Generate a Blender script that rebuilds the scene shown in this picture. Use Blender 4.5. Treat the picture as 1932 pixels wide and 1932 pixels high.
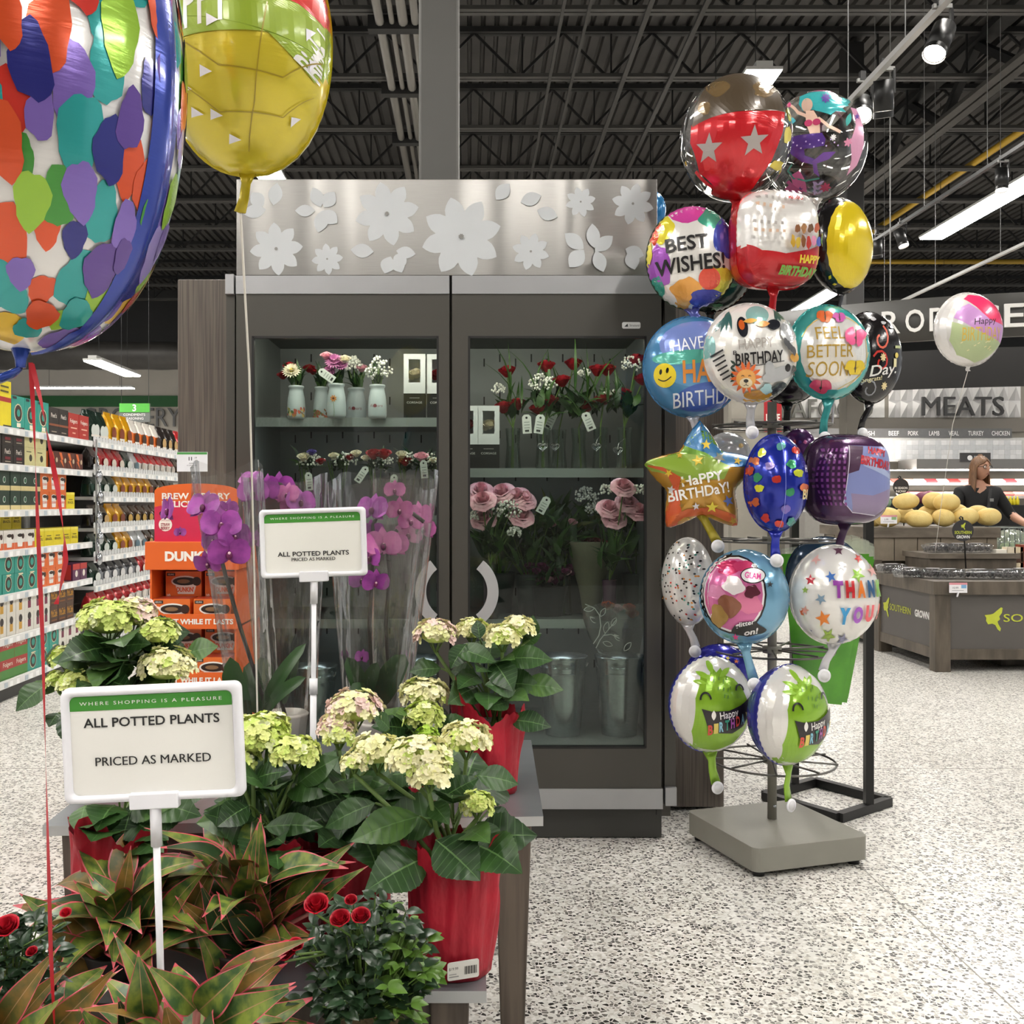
import bpy, bmesh, math, random
from math import sin, cos, pi, radians as RD, sqrt, atan2, hypot
from mathutils import Vector, Matrix
from mathutils.geometry import tessellate_polygon
for o in list(bpy.data.objects): bpy.data.objects.remove(o)
rnd = random.Random(11)
SC = bpy.context.scene; COL = SC.collection
# ---------------------------------------------------------------- camera, world, exposure
F, CX, CY, CH = 1935.0, 885.0, 950.0, 1.25
cam = bpy.data.cameras.new('camera'); camo = bpy.data.objects.new('camera', cam); COL.objects.link(camo)
camo.location = (0, 0, CH); camo.rotation_euler = (pi/2, 0, 0)
cam.sensor_width = 36; cam.lens = 36*F/1932; cam.shift_x = (966-CX)/1932; cam.shift_y = -(966-CY)/1932
cam.clip_start = 0.05; cam.clip_end = 100
SC.camera = camo
w = bpy.data.worlds.new('world'); SC.world = w; w.use_nodes = True
w.node_tree.nodes['Background'].inputs[0].default_value = (0.97, 0.985, 1.0, 1)
w.node_tree.nodes['Background'].inputs[1].default_value = 0.55
SC.view_settings.view_transform = 'Standard'; SC.view_settings.look = 'None'
SC.view_settings.gamma = 1; SC.view_settings.use_curve_mapping = False
SC.view_settings.exposure = 0.0
LAMP = 62.0
def at(px, py, Y): return Vector(((px-CX)*Y/F, Y, CH-(py-CY)*Y/F))
# ---------------------------------------------------------------- materials
def lin(h):
    h = h.lstrip('#'); c = [int(h[i:i+2], 16)/255 for i in (0, 2, 4)]
    return tuple(x/12.92 if x <= .04045 else ((x+.055)/1.055)**2.4 for x in c)+(1,)
_M = {}
def M(name, hexc='#808080', rough=.5, metal=0., var=.0, vscale=8., vstretch=(1, 1, 1), bump=0., bscale=60., bstretch=(1, 1, 1),
      coat=0., emit=0., spec=.5, trans=0., hex2=None, sss=0., alpha=1., aniso=0.):
    if name in _M: return _M[name]
    m = bpy.data.materials.new(name); m.use_nodes = True; _M[name] = m
    nt = m.node_tree; N = nt.nodes; L = nt.links; b = N['Principled BSDF']
    b.inputs['Base Color'].default_value = lin(hexc); b.inputs['Roughness'].default_value = rough
    b.inputs['Metallic'].default_value = metal; b.inputs['Coat Weight'].default_value = coat
    b.inputs['Coat Roughness'].default_value = .08
    b.inputs['Specular IOR Level'].default_value = spec; b.inputs['Transmission Weight'].default_value = trans
    b.inputs['Alpha'].default_value = alpha; b.inputs['Anisotropic'].default_value = aniso
    if sss: b.inputs['Subsurface Weight'].default_value = sss; b.inputs['Subsurface Radius'].default_value = (.01, .006, .004)
    if emit:
        b.inputs['Emission Color'].default_value = lin(hexc); b.inputs['Emission Strength'].default_value = emit
    if var or hex2 or bump:
        tc = N.new('ShaderNodeTexCoord')
    if var or hex2:
        mp = N.new('ShaderNodeMapping'); mp.inputs['Scale'].default_value = vstretch
        L.new(tc.outputs['Object'], mp.inputs[0])
        nz = N.new('ShaderNodeTexNoise'); nz.inputs['Scale'].default_value = vscale; nz.inputs['Detail'].default_value = 5
        L.new(mp.outputs[0], nz.inputs['Vector'])
        mx = N.new('ShaderNodeMix'); mx.data_type = 'RGBA'
        c = lin(hexc); c2 = lin(hex2) if hex2 else tuple(x*(1-var) for x in c[:3])+(1,)
        cr = N.new('ShaderNodeValToRGB'); cr.color_ramp.elements[0].position = .38; cr.color_ramp.elements[1].position = .62
        cr.color_ramp.elements[0].color = c; cr.color_ramp.elements[1].color = c2
        L.new(nz.outputs['Fac'], cr.inputs[0]); L.new(cr.outputs[0], b.inputs['Base Color'])
        N.remove(mx)
    if bump:
        mp = N.new('ShaderNodeMapping'); mp.inputs['Scale'].default_value = bstretch
        L.new(tc.outputs['Object'], mp.inputs[0])
        nz = N.new('ShaderNodeTexNoise'); nz.inputs['Scale'].default_value = bscale; nz.inputs['Detail'].default_value = 3
        L.new(mp.outputs[0], nz.inputs['Vector'])
        bp = N.new('ShaderNodeBump'); bp.inputs['Strength'].default_value = bump; bp.inputs['Distance'].default_value = .01
        L.new(nz.outputs['Fac'], bp.inputs['Height']); L.new(bp.outputs[0], b.inputs['Normal'])
    return m
def paint(h, rough=.5, metal=0.): return M('paint_%s_%d_%d' % (h.strip('#'), rough*100, metal*100), h, rough, metal, var=.06, vscale=20)
def foil(h, metal=.30): return M('foil_%s_%d' % (h.strip('#'), metal*100), h, .2, metal, bump=.045, bscale=34, bstretch=(.6, .6, 4), coat=.45)
def ink(h): return M('ink_'+h.strip('#'), h, .3, .12, coat=.3)
def clear(name, tint='#ffffff', refl=.5, base=.04, bump=0., bscale=25., rough=.03, haze=0., hazec='#ffffff', bstretch=(1, 1, 1)):
    """thin clear film or pane: straight-through transmission plus mirror reflection that grows at grazing angles"""
    if name in _M: return _M[name]
    m = bpy.data.materials.new(name); m.use_nodes = True; _M[name] = m
    nt = m.node_tree; N = nt.nodes; L = nt.links
    for n in list(N): N.remove(n)
    out = N.new('ShaderNodeOutputMaterial'); tr = N.new('ShaderNodeBsdfTransparent'); tr.inputs[0].default_value = lin(tint)
    gl = N.new('ShaderNodeBsdfGlossy'); gl.inputs['Roughness'].default_value = rough
    lw = N.new('ShaderNodeLayerWeight'); lw.inputs[0].default_value = .35
    ma = N.new('ShaderNodeMath'); ma.operation = 'MULTIPLY_ADD'; ma.inputs[1].default_value = refl; ma.inputs[2].default_value = base
    L.new(lw.outputs['Fresnel'], ma.inputs[0])
    mx = N.new('ShaderNodeMixShader'); L.new(ma.outputs[0], mx.inputs[0])
    if haze:
        df = N.new('ShaderNodeBsdfDiffuse'); df.inputs[0].default_value = lin(hazec)
        m2 = N.new('ShaderNodeMixShader'); m2.inputs[0].default_value = haze
        L.new(tr.outputs[0], m2.inputs[1]); L.new(df.outputs[0], m2.inputs[2]); L.new(m2.outputs[0], mx.inputs[1])
    else: L.new(tr.outputs[0], mx.inputs[1])
    L.new(gl.outputs[0], mx.inputs[2])
    if bump:
        tc = N.new('ShaderNodeTexCoord'); nz = N.new('ShaderNodeTexNoise'); nz.inputs['Scale'].default_value = bscale
        mp = N.new('ShaderNodeMapping'); mp.inputs['Scale'].default_value = bstretch
        L.new(tc.outputs['Object'], mp.inputs[0]); L.new(mp.outputs[0], nz.inputs['Vector'])
        bp = N.new('ShaderNodeBump'); bp.inputs['Strength'].default_value = bump; bp.inputs['Distance'].default_value = .02
        L.new(nz.outputs['Fac'], bp.inputs['Height']); L.new(bp.outputs[0], gl.inputs['Normal']); L.new(bp.outputs[0], lw.inputs['Normal'])
    L.new(mx.outputs[0], out.inputs[0])
    return m
# ---------------------------------------------------------------- mesh builder
class MB:
    def __init__(s): s.v = []; s.f = []; s.m = []; s.sm = []; s.mats = []
    def mi(s, mat):
        if mat not in s.mats: s.mats.append(mat)
        return s.mats.index(mat)
    def add(s, vs, fs, mat, smooth=False):
        n = len(s.v); k = s.mi(mat); s.v.extend([tuple(p) for p in vs])
        for f in fs: s.f.append([i+n for i in f]); s.m.append(k); s.sm.append(smooth)
    def box(s, x0, x1, y0, y1, z0, z1, mat, rz=0, piv=None):
        vs = [Vector((x, y, z)) for z in (z0, z1) for y in (y0, y1) for x in (x0, x1)]
        if rz:
            pv = Vector(piv) if piv else Vector(((x0+x1)/2, (y0+y1)/2, 0)); Rm = Matrix.Rotation(rz, 3, 'Z')
            vs = [Rm @ (v-pv)+pv for v in vs]
        s.add(vs, [(0, 2, 3, 1), (4, 5, 7, 6), (0, 1, 5, 4), (2, 6, 7, 3), (0, 4, 6, 2), (1, 3, 7, 5)], mat)
    def bar(s, a, b, w, d, mat, up=(0, 0, 1)):
        a = Vector(a); b = Vector(b); t = (b-a).normalized(); u = Vector(up)
        if abs(t.dot(u)) > .95: u = Vector((0, 1, 0))
        x = t.cross(u).normalized(); y = x.cross(t)
        vs = [p+x*i*w/2+y*j*d/2 for p in (a, b) for i, j in ((-1, -1), (1, -1), (1, 1), (-1, 1))]
        s.add(vs, [(3, 2, 1, 0), (4, 5, 6, 7), (0, 1, 5, 4), (1, 2, 6, 5), (2, 3, 7, 6), (3, 0, 4, 7)], mat)
    def tube(s, pts, r, mat, n=8, cap=True, flat=None):
        pts = [Vector(p) for p in pts]; rs = r if isinstance(r, (list, tuple)) else [r]*len(pts); vs = []; ux = None
        for i, p in enumerate(pts):
            t = (pts[min(i+1, len(pts)-1)]-pts[max(i-1, 0)]).normalized()
            if ux is None:
                ux = t.cross(Vector((0, 0, 1)) if abs(t.z) < .9 else Vector((0, 1, 0))).normalized()
            else:
                ux = (ux-t*ux.dot(t)).normalized()
            uy = t.cross(ux)
            fl = flat or 1.
            for k in range(n):
                a = 2*pi*k/n; vs.append(p+(ux*cos(a)+uy*sin(a)*fl)*rs[i])
        fs = []
        for i in range(len(pts)-1):
            for k in range(n):
                fs.append((i*n+k, i*n+(k+1) % n, (i+1)*n+(k+1) % n, (i+1)*n+k))
        if cap: fs.append(tuple(range(n-1, -1, -1))); fs.append(tuple((len(pts)-1)*n+k for k in range(n)))
        s.add(vs, fs, mat, n > 5)
    def lathe(s, prof, mat, c=(0, 0, 0), n=24, fn=None, close=True):
        vs = []; c = Vector(c)
        for r, z in prof:
            for k in range(n):
                a = 2*pi*k/n; q = r if fn is None else fn(r, z, a)
                vs.append(c+Vector((q*cos(a), q*sin(a), z)))
        fs = []
        for i in range(len(prof)-1):
            for k in range(n): fs.append((i*n+k, i*n+(k+1) % n, (i+1)*n+(k+1) % n, (i+1)*n+k))
        if close:
            if prof[0][0] > 1e-4: fs.append(tuple(range(n-1, -1, -1)))
            if prof[-1][0] > 1e-4: fs.append(tuple((len(prof)-1)*n+k for k in range(n)))
        s.add(vs, fs, mat, True)
    def ball(s, c, r, mat, n=8, sc=(1, 1, 1)):
        c = Vector(c); vs = []; fs = []; h = max(3, n//2)
        for i in range(h+1):
            for k in range(n):
                a = 2*pi*k/n; b = pi*i/h
                vs.append(c+Vector((r*sc[0]*sin(b)*cos(a), r*sc[1]*sin(b)*sin(a), r*sc[2]*cos(b))))
        for i in range(h):
            for k in range(n): fs.append((i*n+k, (i+1)*n+k, (i+1)*n+(k+1) % n, i*n+(k+1) % n))
        s.add(vs, fs, mat, True)
    def poly(s, pts2, org, ux, uz, mat, depth=0.):
        """flat polygon (list of (a,b)) in the plane org+a*ux+b*uz; depth extrudes it backwards"""
        org = Vector(org); ux = Vector(ux); uz = Vector(uz); n = ux.cross(uz)
        vs = [org+ux*a+uz*b for a, b in pts2]; tri = tessellate_polygon([[Vector((a, b, 0)) for a, b in pts2]])
        ar = sum(pts2[i][0]*pts2[(i+1) % len(pts2)][1]-pts2[(i+1) % len(pts2)][0]*pts2[i][1] for i in range(len(pts2)))
        fs = []
        for t in tri:
            a, b, c = [pts2[i] for i in t]
            cr = (b[0]-a[0])*(c[1]-a[1])-(b[1]-a[1])*(c[0]-a[0])
            fs.append(tuple(t) if cr > 0 else tuple(reversed(t)))
        if depth:
            N0 = len(vs); vs = vs+[v-n*depth for v in vs]; fs = fs+[tuple(i+N0 for i in reversed(f)) for f in fs]
            for i in range(N0):
                j = (i+1) % N0; q = (i, i+N0, j+N0, j) if ar > 0 else (j, j+N0, i+N0, i); fs.append(q)
        s.add(vs, fs, mat)
    def text(s, st, org, ux, uz, mat, w=None, h=None, depth=0., fat=0., shear=0., rot=0., space=1.):
        if fat and 'M' in st and not depth:      # heavy strokes by overprinting
            hh = h or .1; o2 = Vector(org)
            for q in (-.5, .5): s.text(st, o2+Vector(ux)*(fat*hh*q*2)+Vector(ux).cross(Vector(uz))*(.00004*(q+.5)), ux, uz, mat, w, h, 0., 0., shear, rot, space)
            return
        vs, fs, bw, bh = glyphs(st, depth > 0, fat, shear, space)
        sx = (w/bw) if w else None; sz = (h/bh) if h else None
        if sx is None: sx = sz
        if sz is None: sz = sx
        org = Vector(org); ux = Vector(ux); uz = Vector(uz); n = ux.cross(uz); c, sn = cos(rot), sin(rot); out = []
        for x, y, z in vs:
            a, b = x*sx, y*sz; out.append(org+ux*(a*c-b*sn)+uz*(a*sn+b*c)+n*(z*depth))
        s.add(out, fs, mat)
    def build(s, name, parent=None, loc=None, bevel=0., world=True, subd=0, **tags):
        org = Vector((0, 0, 0))
        if parent is not None and world: org = ORG[parent.name]
        if loc is not None: org = Vector(loc)
        me = bpy.data.meshes.new(name)
        me.from_pydata([tuple(Vector(p)-org) for p in s.v], [], s.f)
        for m in s.mats: me.materials.append(m)
        me.polygons.foreach_set('material_index', s.m); me.polygons.foreach_set('use_smooth', s.sm); me.update()
        o = bpy.data.objects.new(name, me); COL.objects.link(o)
        if parent is not None: o.parent = parent; ORG[o.name] = org
        else: o.location = org; ORG[o.name] = org
        if bevel:
            b = o.modifiers.new('bevel', 'BEVEL'); b.width = bevel; b.segments = 2; b.limit_method = 'ANGLE'; b.angle_limit = RD(40)
        if subd: b = o.modifiers.new('subd', 'SUBSURF'); b.levels = subd; b.render_levels = subd
        for k, v in tags.items(): o[k] = v
        return o
ORG = {}
def thing(name, label, cat, loc=(0, 0, 0), group=None):
    o = bpy.data.objects.new(name, None); COL.objects.link(o); o.location = loc; o.empty_display_size = .05
    ORG[o.name] = Vector(loc); o['label'] = label; o['category'] = cat
    if group: o['group'] = group
    return o
def tag(o, label, cat, group=None, kind=None):
    o['label'] = label; o['category'] = cat
    if group: o['group'] = group
    if kind: o['kind'] = kind
    return o
def struct(mb, name, label=None, **k):
    o = mb.build(name, **k); o['kind'] = 'structure'
    if label: o['label'] = label
    return o
def dup(root, loc, label=None, rz=None, group=None):
    r = root.copy(); COL.objects.link(r); r.location = loc; ORG[r.name] = Vector(loc)
    if rz is not None: r.rotation_euler.z = rz
    if label: r['label'] = label
    if group: r['group'] = group
    for ch in list(root.children):
        c = ch.copy(); COL.objects.link(c); c.parent = r
        for g in list(ch.children):
            d = g.copy(); COL.objects.link(d); d.parent = c
    return r
ORD = ['first', 'second', 'third', 'fourth', 'fifth', 'sixth', 'seventh', 'eighth', 'ninth', 'tenth', 'eleventh', 'twelfth', 'thirteenth',
       'fourteenth', 'fifteenth', 'sixteenth', 'seventeenth', 'eighteenth', 'nineteenth', 'twentieth']
_G = {}
def glyphs(st, solid=False, fat=0., shear=0., space=1.):
    k = (st, solid, fat, shear, space)
    if k in _G: return _G[k]
    cu = bpy.data.curves.new('t', 'FONT'); cu.body = st; cu.size = 1; cu.resolution_u = 3; cu.offset = fat; cu.shear = shear; cu.space_character = space
    if solid: cu.extrude = .5
    ob = bpy.data.objects.new('t', cu); COL.objects.link(ob)
    dg = bpy.context.evaluated_depsgraph_get(); me = bpy.data.meshes.new_from_object(ob.evaluated_get(dg))
    vs = [tuple(v.co) for v in me.vertices]; fs = [tuple(p.vertices) for p in me.polygons]
    bpy.data.objects.remove(ob); bpy.data.curves.remove(cu); bpy.data.meshes.remove(me)
    xs = [v[0] for v in vs]; ys = [v[1] for v in vs]; x0, x1, y0, y1 = min(xs), max(xs), min(ys), max(ys)
    vs = [(x-(x0+x1)/2, y-(y0+y1)/2, z) for x, y, z in vs]
    _G[k] = (vs, fs, x1-x0, y1-y0); return _G[k]
X_, Y_, Z_ = Vector((1, 0, 0)), Vector((0, 1, 0)), Vector((0, 0, 1))
def rrect(w, h, r, n=5):
    o = []
    for cx, cz, a0 in ((w/2-r, h/2-r, 0), (-w/2+r, h/2-r, 90), (-w/2+r, -h/2+r, 180), (w/2-r, -h/2+r, 270)):
        for i in range(n+1):
            a = RD(a0+90*i/n); o.append((cx+r*cos(a), cz+r*sin(a)))
    return o
def circ(cx, cz, r, n=20, rz=None, rot=0):
    rz = r if rz is None else rz; c, s = cos(rot), sin(rot)
    return [(cx+r*cos(a)*c-rz*sin(a)*s, cz+r*cos(a)*s+rz*sin(a)*c) for a in (2*pi*i/n for i in range(n))]
def starp(cx, cz, r, k=.42, n=5, rot=0):
    return [(cx+(r if i % 2 == 0 else r*k)*cos(pi/2+rot+pi*i/n), cz+(r if i % 2 == 0 else r*k)*sin(pi/2+rot+pi*i/n)) for i in range(2*n)]
def lens(cx, cz, l, wd, rot, n=8):
    p = [(l/2*(2*i/n-1), wd/2*(1-abs(2*i/n-1)**2.0)) for i in range(n+1)]+[(l/2*(1-2*i/n), -wd/2*(1-abs(1-2*i/n)**2.0)) for i in range(1, n)]
    c, s = cos(rot), sin(rot); return [(cx+a*c-b*s, cz+a*s+b*c) for a, b in p]
def stroke(pts, wd):
    L, R = [], []
    for i, p in enumerate(pts):
        a = pts[max(i-1, 0)]; b = pts[min(i+1, len(pts)-1)]; dx, dz = b[0]-a[0], b[1]-a[1]; l = hypot(dx, dz) or 1
        L.append((p[0]-dz/l*wd/2, p[1]+dx/l*wd/2)); R.append((p[0]+dz/l*wd/2, p[1]-dx/l*wd/2))
    return L+R[::-1]
# ================================================================ SETTING
def terrazzo():
    m = bpy.data.materials.new('terrazzo'); m.use_nodes = True; nt = m.node_tree; N = nt.nodes; L = nt.links; b = N['Principled BSDF']
    tc = N.new('ShaderNodeTexCoord'); v = N.new('ShaderNodeTexVoronoi'); v.inputs['Scale'].default_value = 88
    L.new(tc.outputs['Object'], v.inputs['Vector'])
    sp = N.new('ShaderNodeSeparateColor'); L.new(v.outputs['Color'], sp.inputs[0])
    cr = N.new('ShaderNodeValToRGB'); cr.color_ramp.interpolation = 'CONSTANT'; e = cr.color_ramp.elements
    e[0].position = 0; e[0].color = lin('#312f2d'); e[1].position = .17; e[1].color = lin('#76736e')
    for p, c in ((.36, '#a9a59e'), (.50, '#d9d7d1'), (.70, '#c6c1b8'), (.84, '#e4e2dd')):
        q = e.new(p); q.color = lin(c)
    L.new(sp.outputs[0], cr.inputs[0])
    ve = N.new('ShaderNodeTexVoronoi'); ve.feature = 'DISTANCE_TO_EDGE'; ve.inputs['Scale'].default_value = 88; L.new(tc.outputs['Object'], ve.inputs['Vector'])
    mt = N.new('ShaderNodeMath'); mt.operation = 'LESS_THAN'; mt.inputs[1].default_value = .085; L.new(ve.outputs['Distance'], mt.inputs[0])
    mx = N.new('ShaderNodeMix'); mx.data_type = 'RGBA'; mx.inputs[7].default_value = lin('#d6d4ce'); L.new(mt.outputs[0], mx.inputs[0]); L.new(cr.outputs[0], mx.inputs[6])
    L.new(mx.outputs[2], b.inputs['Base Color']); b.inputs['Roughness'].default_value = .32; b.inputs['Specular IOR Level'].default_value = .35
    return m
mb = MB(); mb.add([(-16, -8, 0), (18, -8, 0), (18, 26.5, 0), (-16, 26.5, 0)], [(0, 1, 2, 3)], terrazzo()); struct(mb, 'floor', 'pale speckled terrazzo floor')
jm = paint('#8f8b85', .6)
mb = MB(); mb.box(1.346, 1.350, -4, 26, -.01, .0006, jm); struct(mb, 'trim_1', 'thin metal joint line in the terrazzo running towards the back')
mb = MB(); mb.box(-14, 16, 4.838, 4.842, -.01, .0006, jm); struct(mb, 'trim_2', 'thin metal joint line across the terrazzo')
# corrugated roof deck
DECK = 6.7
dm = M('deck_steel', '#403e3c', .55, .2, var=.25, vscale=2)
mb = MB(); xs = -15.0; prof = []
while xs < 17: prof += [(xs, 0), (xs+.095, 0), (xs+.110, .045), (xs+.140, .045)]; xs += .155
vs = [(x, y, DECK+z) for y in (-8, 26.5) for x, z in prof]; n = len(prof)
mb.add(vs, [(i, i+n, i+n+1, i+1) for i in range(n-1)], dm); struct(mb, 'ceiling', 'dark corrugated steel roof deck')
wl = M('wall_beige', '#b6b0a5', .8, var=.05, vscale=2); wd = M('wall_dark', '#2b2b2b', .8, var=.1); wg = M('wall_green', '#1e5a2a', .6, var=.05)
mb = MB(); mb.box(-16, 18, 26.2, 26.4, 0, 4.70, wl); mb.box(-16, 18, 26.2, 26.4, 4.70, 6.8, wd)
mb.box(-16, 2, 26.16, 26.2, 3.72, 4.0, wg); struct(mb, 'wall_back', 'far beige wall with a dark green band')
mb = MB(); mb.text('GROCERY', ((340-CX)*26.1/F-1.25, 26.14, 3.45), X_, Z_, paint('#5d5d5b', .5), h=.48, w=2.5, depth=.06)
o = mb.build('wall_lettering'); tag(o, 'large grey wall letters spelling GROCERY below the green band', 'sign')
mb = MB(); mb.box(-16, 18, -8.2, -8.0, 0, 2.9, M('wall_front_low', '#6f6c66', .7, var=.1)); mb.box(-16, 18, -8.2, -8.0, 2.9, 6.8, wd); struct(mb, 'wall_front', 'front wall of the store behind the viewpoint')
mb = MB(); mb.text('RETURNS & MONEY SERVICES', (-2.6, -7.96, 2.5), -X_, Z_, paint('#d8d8d6', .5), w=1.9, h=.17, depth=.03, fat=.01); tag(mb.build('wall_lettering'), 'white RETURNS & MONEY SERVICES wall letters mirrored in the left cooler door', 'sign')
# roof joists
jd = M('joist_black', '#2a2a2a', .5, .3, var=.2)
def joist(x0, x1, y, name, label):
    t = thing(name, label, 'roof joist', (x0, y, 6.15), 'roof joists under the steel deck'); t['kind'] = 'structure'
    a = MB()
    for d in (-.035, .035): a.box(x0, x1, y+d-.028, y+d+.028, 6.64, 6.70, jd)
    a.build('top_chord', t)
    a = MB()
    for d in (-.04, .04): a.box(x0, x1, y+d-.03, y+d+.03, 6.12, 6.16, M('joist_grey', '#4b4a48', .5, .3))
    a.build('bottom_chord', t)
    a = MB(); x = x0
    while x < x1-1.0:
        a.bar((x, y, 6.65), (x+.51, y, 6.14), .028, .028, jd); a.bar((x+.51, y, 6.14), (x+1.02, y, 6.65), .028, .028, jd)
        a.bar((x+.55, y, 6.14), (x+.55, y, 6.65), .02, .02, jd); x += 1.02
    a.build('web', t)
for k in range(-2, 10):
    if k < -1: continue
    joist(-13.2, 15.4, 10.17+1.6*k, 'roof_joist', 'black steel roof joist, %s from the front of those crossing the store' % ORD[k+1])
# girder along the depth
t = thing('roof_girder', 'heavy dark steel girder running into the store at upper right', 'girder', (5.95, 9, 6.0)); t['kind'] = 'structure'
gm = M('girder_grey', '#54524e', .5, .3, var=.15)
a = MB()
for d in (-.07, .07): a.box(5.95+d-.055, 5.95+d+.055, 2, 26, 5.98, 6.03, gm)
a.build('bottom_chord', t)
a = MB(); a.box(5.85, 6.05, 2, 26, 6.6, 6.68, jd); a.build('top_chord', t)
a = MB(); y = 3.
while y < 25: a.bar((5.95, y, 6.62), (5.95, y+.9, 6.02), .09, .09, jd); a.bar((5.95, y+.9, 6.02), (5.95, y+1.8, 6.62), .09, .09, jd); y += 1.8
a.build('web', t)
# building columns
cm = M('column_grey', '#5b5a57', .5, 0, var=.06, vscale=3)
mb = MB(); x0, x1 = (790-CX)*5.0/F, (866-CX)*5.0/F; mb.box(x0, x1, 5.0, 5.3, 0, 6.66, cm)
o = struct(mb, 'column', 'grey steel column behind the floral cooler', bevel=.012)
mb = MB(); mb.box((1597-CX)*12/F, (1631-CX)*12/F, 12, 12.25, 0, 3.55, M('column_taupe', '#6a665e', .5, var=.05)); mb.box((1597-CX)*12/F, (1631-CX)*12/F, 12, 12.25, 3.55, 6.66, M('column_black', '#2a2928', .5, var=.05)); struct(mb, 'column_rear', 'taupe column beyond the balloon rack', bevel=.01)
# duct
mb = MB(); pts = [(-14+i*.25, 20, 4.13) for i in range(54)]
mb.tube(pts, [.27 if i % 4 else .28 for i in range(54)], M('duct_dark', '#3f3d3a', .5, .3, var=.3, vscale=3), n=20)
tag(mb.build('air_duct'), 'dark spiral air duct running across above the coffee aisle', 'duct')
# conduit bundle
t = thing('conduit_bundle', 'bundle of grey electrical conduits left of the grey column', 'conduit', (-.6, 10, 6.0)); pm = M('conduit', '#7c7974', .4, .5)
for i, (xx, r) in enumerate(((-.88, .045), (-.76, .028), (-.65, .05), (-.53, .04))):
    a = MB(); a.tube([(xx*1.0, 6.5, 6.0), (xx, 20, 6.0)], r, pm, n=10); a.build('conduit', t)
for y in (8.5, 10.17, 11.77, 13.37): a = MB(); a.box(-1.0, -.4, y-.06, y+.06, 5.93, 6.07, jd); a.build('bracket', t)
mb = MB(); H = 6.2
ym = M('gas_yellow', '#c09a2c', .5)
mb.tube([(1.482*(H-CH), 5, H), (1.482*(H-CH), 21, H), (15, 21, H)], .05, ym, n=10); tag(mb.build('gas_pipe'), 'yellow gas pipe running under the roof at right', 'pipe')
for q, (sx, hh) in enumerate(((.243, 6.05), (.19, 5.95))):
    mb = MB(); x = -0.0+ (sx)*(hh-CH); mb.bar((x, 6, hh), (x, 25, hh), .03, .03, M('strut_grey', '#3f3e3c', .5, .3)); tag(mb.build('strut_channel'), ['grey strut channel running into the store just right of the column', 'thinner grey strut channel running into the store closest to the column'][q], 'strut')
for q, sx in enumerate((.36, .47)):
    mb = MB(); x = sx*4.9; mb.bar((x, 6, 6.1), (x, 25, 6.1), .05, .03, M('strut_grey', '#3f3e3c', .5, .3)); tag(mb.build('strut_channel'), ['slotted strut channel above the right cooler door', 'slotted strut channel above the balloon rack'][q], 'strut')
# ---------------------------------------------------------------- lamps
lampm = M('lamp_diffuser', '#fffaf3', .5, emit=LAMP); lh = M('lamp_housing', '#c9c9c6', .5, .1)
def fixture(x, y0, y1, h, wd, label, group='linear ceiling lights', axis='y', top=6.6):
    c = ((x+0, (y0+y1)/2, h) if axis == 'y' else ((y0+y1)/2, x, h))
    t = thing('ceiling_light', label, 'ceiling light', c, group)
    a = MB(); b = MB()
    if axis == 'y':
        a.box(x-wd*.55, x+wd*.55, y0, y1, h+.02, h+.05, lh); a.box(x-wd*.25, x+wd*.25, y0, y1, h+.05, h+.10, lh)
        b.box(x-wd/2, x+wd/2, y0+.01, y1-.01, h, h+.02, lampm)
        for y in (y0+.3, y1-.3): w_ = MB(); w_.tube([(x, y, h+.1), (x, y, top)], .004, jd, n=4); w_.build('hanger_wire', t)
    else:
        a.box(y0, y1, x-wd*.55, x+wd*.55, h+.02, h+.06, lh); b.box(y0, y1, x-wd/2, x+wd/2, h, h+.02, lampm)
        for y in (y0+.3, y1-.3): w_ = MB(); w_.tube([(y, x, h+.06), (y, x, top)], .004, jd, n=4); w_.build('hanger_wire', t)
    a.build('housing', t); b.build('diffuser', t)
    return t
fixture(-2.38, 9.4, 13.6, 5.15, .30, 'bright linear ceiling light above the left end of the cooler header')
fixture(2.67, 9.26, 11.4, 5.15, .30, 'linear ceiling light seen end on above the red and brown bubble balloon')
fixture(6.3, 9.6, 14.0, 4.85, .30, 'long linear ceiling light at the right, behind the black track spots')
fixture(6.2, 17.0, 20.0, 4.85, .30, 'linear ceiling light glimpsed above the white animal print balloon')
fixture(9.4, 20.0, 23.0, 4.85, .30, 'distant linear ceiling light under the produce sign')
fixture(-6.1, 16.6, 18.6, 3.55, .28, 'linear light hanging over the coffee aisle near the green aisle sign')
fixture(23.2, -9.8, -7.6, 3.85, .2, 'slim linear light crossing the far end of the coffee aisle', axis='x')
fixture(-6.1, 12.6, 14.6, 3.55, .28, 'linear ceiling light behind the tail of the large multicolour balloon')
for x in (-7.4, -2.38, 2.67, 7.6):
    for y0 in (-6.0, -1.2, 3.6):
        fixture(x, y0, y0+2.8, 5.15, .30, 'linear ceiling light overhead, outside the top of the view')
for x in (-7.4, 2.67, 12.0):
    fixture(x, 14.6, 17.4, 5.15, .30, 'linear ceiling light farther back in the store')
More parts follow.
